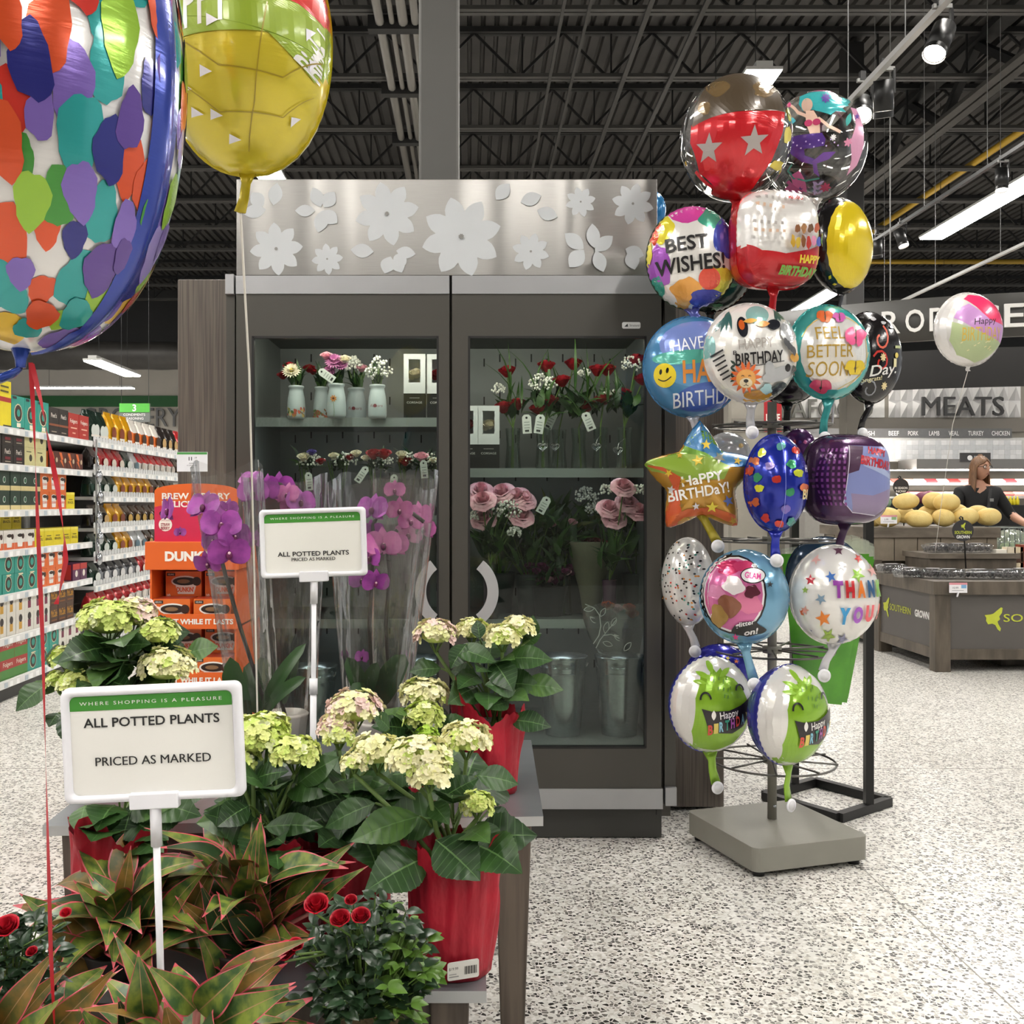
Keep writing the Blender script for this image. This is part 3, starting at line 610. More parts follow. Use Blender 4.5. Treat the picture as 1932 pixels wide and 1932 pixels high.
# header panel with flower cut outs
def steel_brushed():
    m = bpy.data.materials.new('brushed_steel'); m.use_nodes = True; nt = m.node_tree; N = nt.nodes; L = nt.links; b = N['Principled BSDF']
    b.inputs['Metallic'].default_value = .92; b.inputs['Anisotropic'].default_value = .6
    tc = N.new('ShaderNodeTexCoord'); mp = N.new('ShaderNodeMapping'); mp.inputs['Scale'].default_value = (6, 1, 420); L.new(tc.outputs['Object'], mp.inputs[0])
    nz = N.new('ShaderNodeTexNoise'); nz.inputs['Scale'].default_value = 2; L.new(mp.outputs[0], nz.inputs['Vector'])
    cr = N.new('ShaderNodeValToRGB'); cr.color_ramp.elements[0].color = lin('#9c9a96'); cr.color_ramp.elements[1].color = lin('#b0aeaa'); L.new(nz.outputs['Fac'], cr.inputs[0]); L.new(cr.outputs[0], b.inputs['Base Color'])
    b.inputs['Roughness'].default_value = .30
    mp2 = N.new('ShaderNodeMapping'); mp2.inputs['Scale'].default_value = (3.2, 1, .15); L.new(tc.outputs['Object'], mp2.inputs[0])
    n2 = N.new('ShaderNodeTexNoise'); n2.inputs['Scale'].default_value = 1.; n2.inputs['Detail'].default_value = 0; L.new(mp2.outputs[0], n2.inputs['Vector'])
    bp = N.new('ShaderNodeBump'); bp.inputs['Strength'].default_value = .6; bp.inputs['Distance'].default_value = .22; L.new(n2.outputs['Fac'], bp.inputs['Height']); L.new(bp.outputs[0], b.inputs['Normal'])
    return m
st = steel_brushed(); fro = M('frosted_decal', '#c6cacd', .55, 0, var=.03)
HY = CYF+.0
hp = thing('header_panel', 'brushed steel header panel with frosted flower shapes on top of the cooler', 'sign panel', (fx(843), HY, fz(520)))
a = MB(); a.box(fx(446), fx(1240), HY, HY+.03, fz(519.5), fz(338), st); a.build('steel_sheet', hp, bevel=.002)
a = MB(); a.box(fx(446), fx(1240), HY+.03, HY+.3, fz(519.5), fz(505), sil); a.box(fx(446)+.02, fx(446)+.06, HY+.03, HY+.28, fz(505), fz(350), sil); a.box(fx(1240)-.06, fx(1240)-.02, HY+.03, HY+.28, fz(505), fz(350), sil); a.build('bracket', hp)
def zf(zx, zy): return (420+zx/2.2465, 320+zy/2.2465)
def petalr(r, n, va, rot):
    o = []
    for i in range(n*8):
        u = (i % 8)/8; q = 1-abs(2*u-1); o.append((r*(va+(1-va)*(q**.75))*cos(rot+2*pi*i/(n*8)), r*(va+(1-va)*(q**.75))*sin(rot+2*pi*i/(n*8))))
    return o
_dk = [0]
def decal(pts, px, py, nm='flower_decal'):
    _dk[0] += 1; a = MB(); a.poly(pts, (fx(px), HY-.0012-.00015*_dk[0], fz(py)), X_, Z_, fro); return a
for (zx, zy, r) in ((697, 188, 137), (1012, 285, 172), (228, 337, 113), (444, 380, 67), (1517, 138, 65), (1738, 146, 90), (1306, 348, 80)):
    px, py = zf(zx, zy); rr = r/2.2465*k4; a = decal(petalr(rr, 8, .64, .25+zx), px, py)
    a.poly(petalr(rr*.07, 8, .7, 0), (fx(px), HY-.006, fz(py)), X_, Z_, paint('#8c8b88', .4, .3)); a.build('flower_decal', hp)
for (zx, zy, l, wd, rot) in ((224, 105, 96, 60, 80), (148, 128, 76, 62, 130), (135, 178, 100, 58, 8), (400, 118, 90, 56, 112), (452, 128, 80, 60, 55), (350, 175, 86, 50, 0), (418, 220, 100, 60, 75), (455, 202, 82, 60, -40),
                       (592, 345, 98, 60, -5), (777, 352, 84, 50, -10), (752, 385, 70, 60, 55), (700, 405, 76, 62, 70), (745, 405, 72, 56, -65), (1187, 95, 88, 60, 50), (1306, 126, 92, 58, 18), (1376, 188, 92, 58, -18), (1490, 305, 104, 62, -40), (1500, 378, 96, 70, 50),
                       (1570, 282, 104, 58, 95), (1615, 315, 100, 58, 40), (1597, 390, 96, 58, -70), (1745, 352, 84, 56, -20), (1735, 385, 84, 62, -75)):
    px, py = zf(zx, zy); a = decal(lens(0, 0, l/2.2465*k4, wd/2.2465*k4*1.0, RD(rot)), px, py); a.build('leaf_decal', hp)
# interior lamp
a = MB(); led = M('cooler_led', '#fff4e6', .5, emit=34)
a.box(X0+.1, fx(838), CYF+.045, CYF+.07, fz(628), fz(622), led); a.build('interior_lamp', t); a = MB(); a.box(fx(862), X1-.1, CYF+.045, CYF+.07, fz(628), fz(622), led); a.build('interior_lamp', t)
a = MB(); a.box(fx(842), fx(859), CYF+.024, CYF+.04, fz(1486), fz(556), door_m); a.build('centre_mullion', t)
led2 = M('cooler_led_low', '#f4f8ff', .5, emit=9)
for u0, u1 in ((X0+.1, fx(845)), (fx(858), X1-.1)): a = MB(); a.box(u0, u1, 4.03, 4.045, fz(1180, 4.0), fz(1177, 4.0), led2); a.build('unseen_shelf_lamp', t)
a = MB(); a.box(fx(862), X1-.1, 4.03, 4.04, fz(893, 4.0), fz(890, 4.0), led2); a.build('unseen_shelf_lamp', t); a = MB(); a.box(X0+.1, fx(840), 4.03, 4.04, fz(797, 4.0), fz(794, 4.0), led2); a.build('unseen_shelf_lamp', t)  # strips under the upper shelves added to brighten the roses below
# wood cladding
def wood(name, c1, c2, sc=(34, 34, 1.2), rough=.45):
    return M(name, c1, rough, hex2=c2, vscale=1.6, vstretch=sc)
wdm = wood('grey_brown_wood', '#71685f', '#564e48', (95, 95, 1.6))
for nm, u0, u1, lab in (('wood_panel', 335, 431, 'tall grey brown wood panel left of the floral cooler'), ('wood_panel', 1270, 1367, 'tall grey brown wood panel right of the floral cooler')):
    mb = MB(); mb.box(fx(u0, 4.17), fx(u1-1, 4.17), 4.17, 4.66, .015, fz(527, 4.17), wdm); o = mb.build(nm, bevel=.004); tag(o, lab, 'wood panel', 'wood panels flanking the cooler')
# shelves
shm = M('shelf_grey', '#7f8486', .4, .5, var=.05); XM = fx(849)
def shelf(xa, xb, z, y0=4.02):
    a = MB(); a.box(xa, xb, y0, 4.56, z-.012, z, shm); a.box(xa, xb, y0-.004, y0, z-.03, z+.006, M('shelf_lip', '#9ea5a6', .35, .5)); a.build('shelf', t)
XL0, XR1 = X0+.06, X1-.06
shelf(XL0, XM, fz(790, 4.0)); shelf(XL0, XM, fz(975, 4.0)); shelf(XL0, XM, fz(1172, 4.0))
shelf(XM+.004, XR1, fz(886, 4.0)); shelf(XM+.004, XR1, fz(1172, 4.0)); 
# ---------------------------------------------------------------- flowers toolkit
leafg = M('leaf_dark', '#24401f', .38, 0, hex2='#1a3118', vscale=30, spec=.4); leafm = M('leaf_mid', '#3f5f2a', .42, 0, hex2='#2c4a20', vscale=25, spec=.4)
stemg = M('stem_green', '#5f7a3a', .5, var=.15); veinl = M('leaf_vein', '#86a060', .5, var=.1); gyps = M('babys_breath_white', '#eeeee6', .6, var=.05)
def petal_mat(h, h2): return M('petal_'+h.strip('#'), h, .5, hex2=h2, vscale=40, sss=.0)
def leaf2(mb, A, B, wd, mat, up=(0, -.35, 1), arch=.08, fold=.22, n=9, m=6, serr=0., edge=None, vein=None, prof='ov', ripple=0., twist=0., lat=None):
    A = Vector(A); B = Vector(B); d = B-A; Ln = d.length
    if Ln < 1e-5: return
    d.normalize(); up = Vector(up); up = (up-d*up.dot(d))
    if up.length < .05: up = Vector((0, -1, .3)); up = up-d*up.dot(d)
    up.normalize(); sd = d.cross(up); ss = [i/m*2-1 for i in range(m+1)]
    if edge: ss = [-1, -.90]+[(-.90+1.80*i/(m-2)) for i in range(1, m-2)]+[.90, 1]
    if vein: ss = sorted([q for q in ss if abs(q) > .09]+[-.035, .035])
    vs = []; qs = [i/n for i in range(n+1)]; latrow = set()
    if lat:      # narrow rows carry the side veins, swept towards the tip
        qs = [0, .05]
        for k in range(7): b = .10+.115*k; latrow.add(len(qs)-1+1); qs += [b, b+.014, b+.06]
        qs += [.94, 1]; n = len(qs)-1
    for i in range(n+1):
        q = qs[i]
        wq = {'ov': sin(pi*min(1, q**.72))**.75*(1-.35*q**5), 'la': (sin(pi*q**.62)**.85)*(1-q**3*.55), 'st': sin(pi*(.08+.84*q))**.55}[prof] if 0 < q < 1 else .02
        if serr and 0 < i < n: wq *= 1+serr*(1 if i % 2 else -1)
        tw = twist*q; u2 = up*cos(tw)+sd*sin(tw); s2 = sd*cos(tw)-up*sin(tw)
        c = A+d*(Ln*q)+up*(arch*Ln*sin(pi*q)-abs(arch)*0*q)
        for s_ in ss:
            if lat: c = A+d*(Ln*min(1, q+.13*abs(s_)*wq*(1-q)))+up*(arch*Ln*sin(pi*q)-.012*Ln*abs(sin(pi*(q*8.7-.87)))*min(1, abs(s_)*3)*0)
            rp = ripple*Ln*sin(q*n*pi*.5-abs(s_)*5) if ripple else 0
            vs.append(c+s2*(s_*wq*wd/2)+u2*(abs(s_)*wq*wd/2*fold+rp))
    k = len(ss)
    for i in range(n):
        for j in range(k-1):
            mt = mat
            if edge and (j == 0 or j == k-2): mt = edge
            if edge and i >= n-1: mt = edge
            if lat and i in latrow: mt = lat
            if vein and ss[j] == -.035: mt = vein
            mb_f.setdefault(mt, []).append((i*k+j, i*k+j+1, (i+1)*k+j+1, (i+1)*k+j))
    n0 = len(mb.v); mb.v.extend([tuple(p) for p in vs])
    for mt, fl in mb_f.items():
        ki = mb.mi(mt)
        for f in fl: mb.f.append([x+n0 for x in f]); mb.m.append(ki); mb.sm.append(True)
    mb_f.clear()
mb_f = {}
def rose(mb, c, r, mat, up=(0, -.5, 1), openv=1., rings=4):
    c = Vector(c); up = Vector(up).normalized(); ax = up.cross(Vector((1, .2, 0))).normalized(); ay = up.cross(ax)
    for k in range(rings):
        f = (k+1)/rings; rr = r*(.25+.75*f); n = 3+k; a0 = rnd.random()*6
        for i in range(n):
            a1 = a0+2*pi*i/n; wa = pi/n*1.45; vs = []
            for v in range(5):
                q = v/4; rad = rr*(.35+.65*sin(q*pi*.55))*(1 if q < .9 else 1+.18*f*openv); z = r*(-.75+1.55*q*(1-.22*f*openv)-(.22*f*openv if q > .9 else 0))
                for u in range(5):
                    s_ = u/2-1; aa = a1+s_*wa*(.55+.45*sin(q*pi*.6+.4)); zz = z-(.16*r*s_*s_ if q > .5 else 0)
                    vs.append(c+(ax*cos(aa)+ay*sin(aa))*rad*(1+.04*abs(s_))+up*zz)
            mb.add(vs, [(v*5+u, v*5+u+1, v*5+u+6, v*5+u+5) for v in range(4) for u in range(4)], mat, True)
def daisy(mb, c, r, mat, cmat, up=(0, -.8, .6), n=18, rows=2):
    c = Vector(c); up = Vector(up).normalized(); ax = up.cross(Vector((.3, .1, 1))).normalized(); ay = up.cross(ax)
    for k in range(rows):
        for i in range(n):
            a = 2*pi*(i+.5*k)/n; d = ax*cos(a)+ay*sin(a); leaf2(mb, c+d*r*.1, c+d*r*(1-.28*k)+up*r*(.12+.3*k), r*.3, mat, up=up, arch=.05, n=3, m=2)
    mb.ball(c+up*r*.12, r*.22, cmat, 8)
def puff(mb, c, rx, ry, rz, n, mat, r0=.005):
    for i in range(n):
        a = rnd.random()*2*pi; z = rnd.uniform(-.6, 1); q = sqrt(max(0, 1-z*z))*rnd.uniform(.5, 1)
        mb.ball((c[0]+rx*q*cos(a), c[1]+ry*q*sin(a), c[2]+rz*z*rnd.uniform(.6, 1)), r0*rnd.uniform(.7, 1.25), mat, 5)
def greens(mb, c, r, n, mats, L0=.09, wd=.03, up=.5, prof='la'):
    for i in range(n):
        a = rnd.random()*2*pi; e = rnd.uniform(up-.5, up+.6); b = Vector(c)+Vector((rnd.uniform(-r, r)*.4, rnd.uniform(-r, r)*.4, rnd.uniform(-r, r)*.3)); l = L0*rnd.uniform(.7, 1.3)
        leaf2(mb, b, b+Vector((cos(a)*cos(e), sin(a)*cos(e)*.8, sin(e)))*l, wd*rnd.uniform(.8, 1.2), rnd.choice(mats), arch=.12, n=5, m=4, prof=prof)
cream, lime, pinkw, red, pink, white_p = petal_mat('#efebc0', '#e6e4a8'), petal_mat('#d2df84', '#bcd066'), petal_mat('#e6cfc6', '#dfc1bb'), petal_mat('#b3202c', '#8e1420'), petal_mat('#efbcc8', '#e2a0b2'), petal_mat('#f1ead8', '#e7dcc0')
mag = petal_mat('#c07aa8', '#a85d92'); purp = petal_mat('#6a5aa8', '#54448f'); yel = petal_mat('#dfc84a', '#cdb338'); orgp = petal_mat('#d9602c', '#bf4a1c')
tagm = paint('#dfe3e0', .5)
def hangtag(mb, c, w_=.03, h_=.065, rot=.0, yaw=0.):
    p = [(-w_/2, -h_/2), (w_/2, -h_/2), (w_/2, h_/2-.01), (w_/2-.009, h_/2), (-w_/2+.009, h_/2), (-w_/2, h_/2-.01)]; ux = Vector((cos(rot)*cos(yaw), sin(yaw), sin(rot))); uz = Vector((-sin(rot), 0, cos(rot)))
    mb.poly(p, c, ux, uz, tagm, .001); n = ux.cross(uz)
    for i, z in enumerate((-.2, -.05, .1)): mb.poly(R4(-w_*.3, w_*.3, -.0012, .0012), Vector(c)+uz*(z*h_)+n*.0006, ux, uz, paint('#8b908e', .6))
    mb.poly(circ(0, 0, w_*.13, 10), Vector(c)+uz*(h_*.33)+n*.0006, ux, uz, dk); mb.poly(R4(-w_*.25, w_*.2, -.004, .004), Vector(c)-uz*(h_*.36)+n*.0006, ux, uz, paint('#3a3d3c', .6))
# ---------------------------------------------------------------- left door, first shelf: white bottle vases
vasem = M('vase_white', '#b9c4c8', .35, 0, var=.04, vscale=3)
def vase(px, Y, pw, ptop, label, flowers, art):
    z0 = fz(790, 4.0); x = fx(px, Y); t_ = thing('bottle_vase', label, 'vase of flowers', (x, Y, z0), 'white bottle vases on the upper left shelf')
    r = pw/2*Y/F; h = fz(ptop, Y)-z0; a = MB()
    a.lathe([(r*.9, .001), (r, .012), (r*1.0, h*.35), (r*.93, h*.62), (r*.8, h*.8), (r*.74, h*.9), (r*.84, h*.93), (r*.86, h*.98), (r*.78, h), (r*.7, h*.97)], vasem, (x, Y, z0), 28); v_ = a.build('vase', t_)
    a = MB()
    if art == 'meadow':
        for i in range(26):
            q = -pi/2+rnd.uniform(-1.2, 1.2); zz = rnd.uniform(.01, h*.3); n = Vector((cos(q), sin(q), 0)); ux = Vector((-sin(q), cos(q), 0))
            a.poly(circ(0, 0, rnd.uniform(.003, .007), 7, rnd.uniform(.004, .01), rnd.random()), Vector((x, Y, z0+zz))+n*(r*1.015), ux, Z_, paint(rnd.choice(['#c7742e', '#6f8a4a', '#8c5a3a', '#d8c07a', '#4c6a3c', '#b5523a']), .5))
    elif art == 'daisy':
        n = Vector((-.1, -1, 0)).normalized(); ux = X_; o_ = Vector((x-.004, Y, z0+h*.55))+n*r*1.0
        a.poly(petalr(.014, 8, .45, 0), o_, ux, Z_, paint('#d98a3c', .5)); a.poly(circ(0, 0, .004), o_-Y_*.001, ux, Z_, paint('#5a2a1a', .5)); a.poly(stroke([(0, -.012), (.003, -.045), (.002, -.07)], .0015), o_, ux, Z_, paint('#6a7a4a', .5))
    else:
        o_ = Vector((x, Y-r*1.02, z0+h*.36)); a.text('flowers', o_, X_, Z_, paint('#8a5a5a', .5), w=r*1.3, shear=.2); a.poly(circ(-.006, 0, .007), o_-Y_*.001, X_, Z_, paint('#7a2530', .5))
    a.build('printed_art', v_)
    a = MB(); greens(a, (x, Y, z0+h), .05, 14, [leafg, leafm], .08, .02, .9)
    for i in range(6): a.tube([(x, Y, z0+h-.04), (x+rnd.uniform(-.04, .04), Y+rnd.uniform(-.02, .02), z0+h+.07)], .002, stemg, n=5)
    a.build('foliage', t_)
    for kind, qx, qy, rr in flowers:
        c = Vector((fx(qx, Y), Y-.02, fz(qy, Y))); a = MB(); R_ = rr*Y/F
        if kind == 'mum': daisy(a, c, R_, white_p, yel, n=20, rows=3); nm = 'chrysanthemum'
        elif kind == 'pmum': daisy(a, c, R_, mag, petal_mat('#d0a0b8', '#b890a8'), n=20, rows=3); nm = 'chrysanthemum'
        elif kind == 'red': rose(a, c+Y_*.03, R_, red); nm = 'rose'
        elif kind == 'wrose': rose(a, c, R_, white_p); nm = 'rose'
        elif kind == 'pink': rose(a, c, R_, pink, rings=3); nm = 'rose'
        else: puff(a, c, R_, R_*.7, R_, 70, gyps, .0055); nm = 'babys_breath'
        a.build(nm, t_)
    return t_
vase(559, 4.02, 34, 728, 'white bottle vase with a white chrysanthemum, leftmost on its shelf', [('mum', 552, 702, 19), ('red', 545, 690, 11), ('red', 533, 707, 10)], 'meadow')
vase(606, 4.10, 30, 730, 'white bottle vase with meadow print, half hidden behind the daisy printed vase', [('red', 582, 694, 10), ('red', 590, 700, 8)], 'meadow')
vase(635, 3.98, 36, 724, 'white bottle vase printed with an orange daisy, holding pink chrysanthemums', [('pmum', 632, 684, 19), ('pmum', 645, 690, 15), ('pmum', 622, 702, 14), ('wrose', 651, 679, 11), ('pink', 617, 672, 10)], 'daisy')
vase(672, 4.12, 38, 732, 'shaded white vase of baby breath standing behind the daisy vase', [('gyp', 668, 690, 18), ('red', 672, 711, 6), ('pink', 683, 695, 10)], 'script')
vase(712, 4.0, 35, 726, 'white bottle vase with script lettering and a dome of white baby breath', [('gyp', 714, 700, 27)], 'script')
a = MB(); hangtag(a, (fx(616, 3.92), 3.92, fz(708, 3.92)), .03, .07, .95); tag(a.build('price_tag'), 'white hang tag leaning on the pink chrysanthemums', 'tag', 'hang tags in the cooler')
def corsage(px, Y, z0, label, rosem, hb=.255):
    x = fx(px, Y); w_ = .085; t_ = thing('corsage_box', label, 'box', (x, Y, z0), 'white corsage boxes'); a = MB(); wb_ = paint('#dfe2e6', .45); bk = paint('#1d1c1e', .4); h2 = hb*.6
    # white window box on a black base
    for u0, u1, v0, v1 in ((-w_/2, -w_*.27, hb-h2, hb), (w_*.27, w_/2, hb-h2, hb), (-w_*.27, w_*.27, hb-h2, hb-h2*.72), (-w_*.27, w_*.27, hb-h2*.12, hb)): a.box(x+u0, x+u1, Y, Y+.003, z0+v0, z0+v1, wb_)
    a.box(x-w_/2, x+w_/2, Y+.07, Y+.073, z0, z0+hb, wb_); a.box(x-w_/2, x-w_/2+.003, Y+.003, Y+.07, z0+hb-h2, z0+hb, wb_); a.box(x+w_/2-.003, x+w_/2, Y+.003, Y+.07, z0+hb-h2, z0+hb, wb_); a.box(x-w_/2, x+w_/2, Y, Y+.073, z0+hb, z0+hb+.002, wb_)
    a.box(x-w_/2, x+w_/2, Y, Y+.07, z0, z0+hb-h2, bk); a.text('CORSAGE', (x, Y-.0006, z0+hb*.26), X_, Z_, paint('#d5d5d5', .5), w=.06, h=.008); a.poly(R4(-.02, .02, -.0006, .0006), (x, Y-.0006, z0+hb*.33), X_, Z_, paint('#d5d5d5', .5))
    a.build('carton', t_); a = MB(); rose(a, (x+.004, Y+.035, z0+hb-h2*.45), .026, rosem); rose(a, (x-.012, Y+.04, z0+hb-h2*.52), .02, rosem); a.build('corsage', t_)
z0 = fz(790, 4.0); corsage(782, 4.03, z0, 'white corsage box with pale roses, left of the pair on the upper left shelf', white_p); corsage(826, 4.035, z0, 'white corsage box with a red rose, cut by the left door edge', red)
z0 = fz(886, 4.0); corsage(882, 4.03, z0, 'white corsage box cut off by the right door frame', red, .25); corsage(922, 4.03, z0, 'white corsage box with one cream rose on the right shelf', white_p, .25)
# ---------------------------------------------------------------- bouquets
vglass = clear('vase_glass', '#e6efe9', .55, .08, rough=.02)
def bouquet(px, Y, zb, label, roses, rosem, puffs=(), rup=(-.35, 1), leafn=14, vh=.17, tagp=None, group='rose bouquets in the cooler', rr=15, vm=None, charm=None, vr=.032):
    x = fx(px, Y); t_ = thing('flower_bouquet', label, 'bouquet', (x, Y, zb), group); a = MB()
    a.lathe([(vr*.9, .001), (vr, .01), (vr*.8, vh*.6), (vr*.95, vh)], vm or vglass, (x, Y, zb), 18, close=False); a.lathe([(.0005, .004), (vr*.9, .004)], vm or vglass, (x, Y, zb), 18, close=False); a.build('vase', t_)
    a = MB(); heads = [Vector((fx(p_[0], Y), Y+p_[2] if len(p_) > 2 else Y, fz(p_[1], Y))) for p_ in roses]
    for h_ in heads: a.tube([(x+rnd.uniform(-.012, .012), Y, zb+.01), (x, Y, zb+vh), h_-Z_*.01], .0028, stemg, n=5)
    a.build('stems', t_)
    a = MB(); greens(a, (x, Y, zb+vh+.06), .09, leafn, [leafg, leafm, leafm], .11, .035, .7); greens(a, (x, Y, zb+vh+.1), .1, 5, [leafm], .2, .012, 1.1)
    a.build('foliage', t_)
    for h_ in heads: a = MB(); rose(a, h_, rr*Y/F, rosem, up=(rnd.uniform(-.3, .3),)+tuple(rup), openv=2.1 if rr > 15 else .8, rings=5 if rr > 15 else 4); a.build('rose', t_)
    for (qx, qy, r_, n) in puffs: a = MB(); puff(a, (fx(qx, Y), Y-.02, fz(qy, Y)), r_*Y/F, r_*Y/F*.6, r_*Y/F*.8, n, gyps, .0048); a.build('babys_breath', t_)
    if tagp: a = MB(); hangtag(a, (fx(tagp[0], Y-.06), Y-.06, fz(tagp[1], Y-.06)), .036, .075, tagp[2]); a.build('tag', t_)
    if charm:
        a = MB(); c = Vector((fx(charm[0], Y-.05), Y-.05, fz(charm[1], Y-.05))); sm = M('silver_charm', '#c9cacc', .2, .9)
        hp_ = [(.018*(sin(q)**3), .016*(.8125*cos(q)-.3125*cos(2*q)-.125*cos(3*q)-.06*cos(4*q))) for q in [2*pi*i/24 for i in range(25)]]
        a.tube([c+X_*u+Z_*v for u, v in hp_], .0025, sm, n=5, cap=False); a.tube([c+X_*u*.55+Z_*v*.55 for u, v in hp_], .0015, sm, n=5, cap=False); a.tube([c+Z_*.013, c+Z_*.03+X_*.004, (x, Y-.03, c.z+.05)], .001, sm, n=4); a.build('charm', t_)
    return t_
zr = fz(886, 4.0); z2 = fz(975, 4.0); z3 = fz(1172, 4.0); zb = fz(1412)
bouquet(968, 4.12, zr, 'red roses with a purple filler at the left of the upper right shelf', [(957, 700), (975, 762), (950, 768)], red, [(940, 735, 14, 40)], tagp=(994, 800, .06), charm=None)
bouquet(1025, 4.08, zr, 'red roses around a dense white baby breath cloud behind three tags', [(1031, 690), (1060, 718), (1015, 770), (1037, 755)], red, [(1023, 726, 27, 130)], tagp=(1018, 800, -.15), charm=(1024, 843))
bouquet(1055, 4.2, zr, 'bunch with a heart charm and a tall rose, second heart from the left', [(1082, 686)], red, [], leafn=20, tagp=(1039, 793, -.45), charm=(1047, 843))
bouquet(1092, 4.1, zr, 'leafy bunch of red roses left of the butterfly charm', [(1107, 765), (1128, 698)], red, [(1100, 705, 12, 40)], leafn=20, tagp=(1110, 795, .4))
bouquet(1133, 4.08, zr, 'single tall red rose pair with loose white filler', [(1146, 697), (1138, 752)], red, [(1150, 740, 12, 22)], leafn=10, charm=(1125, 843))
bouquet(1178, 4.06, zr, 'red rose with bright leaves at the right end of the upper right shelf', [(1174, 742), (1200, 678), (1212, 715)], red, [(1190, 690, 22, 60)], leafn=18, charm=(1166, 850))
# pink rose bouquets lower right
bouquet(925, 4.05, z3, 'pink and cream roses with baby breath beside the right door handle', [(910, 940, -.05), (907, 922), (946, 925), (974, 933), (990, 938), (912, 975), (985, 970)], pink, [(955, 965, 30, 120), (970, 1005, 16, 60), (893, 975, 14, 40)], leafn=26, vh=.22, rr=19, rup=(-.8, .75), group='rose bouquets in the cooler')
bouquet(1150, 4.02, z3, 'pale pink roses and a purple vase at the right of the middle shelf', [(1175, 915, -.03), (1150, 955), (1185, 945), (1160, 975), (1205, 960)], pink, [(1140, 925, 14, 40), (1205, 925, 16, 50)], leafn=20, vh=.16, rr=18, rup=(-.8, .75), vm=M('purple_glass', '#4a2f45', .2, 0, coat=.5))
bouquet(1065, 4.2, z3, 'mixed green bunch with a tall white filler spray in the right door', [(1040, 990), (1080, 985)], pink, [(1105, 935, 24, 90), (1120, 960, 18, 60)], leafn=40, vh=.2, rr=9)
a = MB(); hangtag(a, (fx(1026, 4.0), 4.0, fz(953, 4.0)), .035, .07, -.5); tag(a.build('price_tag'), 'white hang tag above the greenery in the right door', 'tag', 'hang tags in the cooler')
# paper wrapped bunch + potted bunch
t_ = thing('wrapped_bouquet', 'kraft paper wrapped bunch with dark red centre behind the right glass', 'bouquet', (fx(1100, 4.2), 4.2, z3)); a = MB()
a.lathe([(.03, .0), (.05, .1), (.075, .22), (.105, .30), (.10, .305), (.07, .24)], M('kraft_grey', '#77745f', .7, var=.2, bump=.3, bscale=30), (fx(1115, 4.2), 4.2, z3), 24, fn=lambda r, z, q: r*(1+.08*sin(5*q+z*20)), close=False); a.build('paper_wrap', t_)
a = MB()
for i in range(7): rose(a, (fx(1115, 4.2)+rnd.uniform(-.05, .05), 4.2+rnd.uniform(-.03, .03), z3+.28+rnd.uniform(0, .03)), .024, petal_mat('#6a1a24', '#4e1018'), rings=3)
a.build('rose', t_)
t_ = thing('carnation_bunch', 'purple and magenta bunch in a dark pot low in the right door', 'bouquet', (fx(1040, 4.2), 4.2, z3)); a = MB(); a.lathe([(.06, 0), (.08, .12), (.083, .12)], paint('#2b2f30', .5), (fx(1035, 4.2), 4.2, z3+.001), 20); a.build('pot', t_)
a = MB()
for i in range(26): rose(a, (fx(1035, 4.2)+rnd.uniform(-.1, .1), 4.2+rnd.uniform(-.06, .05), z3+.14+rnd.uniform(0, .07)), .017, rnd.choice([petal_mat('#7a2a5c', '#5c1c44'), pink, petal_mat('#8a3a6a', '#6a2a50')]), rings=2)
a.build('blossoms', t_); a = MB(); greens(a, (fx(1035, 4.2), 4.2, z3+.15), .16, 30, [leafg, leafm], .1, .02, .6); a.build('foliage', t_)
for px, Y, hh, spread, ms, n_, lab in ((1000, 4.22, .40, .13, [leafg, leafm], 70, 'dark fern green bunch behind the baby breath in the right door'), (1085, 4.33, .46, .15, [leafm, M('leaf_olive', '#6a6f2c', .45, 0, hex2='#54602a', vscale=25), leafm], 80, 'olive green leafy bunch in the middle of the right door'), (1200, 4.28, .42, .08, [leafm, leafg], 50, 'light green leafy bunch at the right side of the right door'), (945, 4.32, .42, .10, [leafg, leafm], 50, 'dark leafy bunch behind the pink and cream roses')):
    x = fx(px, Y); t_ = thing('foliage_bunch', lab, 'bouquet', (x, Y, z3), 'leafy bunches in the right door'); a = MB(); a.lathe([(.045, .001), (.06, .16), (.062, .17), (.055, .165)], M('bucket_dark', '#34393a', .5, var=.1), (x, Y, z3), 20); a.build('pot', t_)
    a = MB(); s_ = MB()
    for i in range(n_):
        q = Vector((x+rnd.uniform(-spread, spread), Y+rnd.uniform(-.06, .06), z3+hh*rnd.uniform(.5, .95))); an = rnd.uniform(0, 6.28); L_ = rnd.uniform(.07, .14); leaf2(a, q, q+Vector((cos(an)*.7, -.3*abs(sin(an)), rnd.uniform(.0, 1)))*L_, L_*rnd.uniform(.18, .34), rnd.choice(ms), up=(rnd.uniform(-.4, .4), -.8, .6), arch=.12, n=6, m=4, prof='la')
        if i % 4 == 0: s_.tube([(x, Y, z3+.12), q], .002, stemg, n=5)
    s_.build('stems', t_); a.build('foliage', t_)
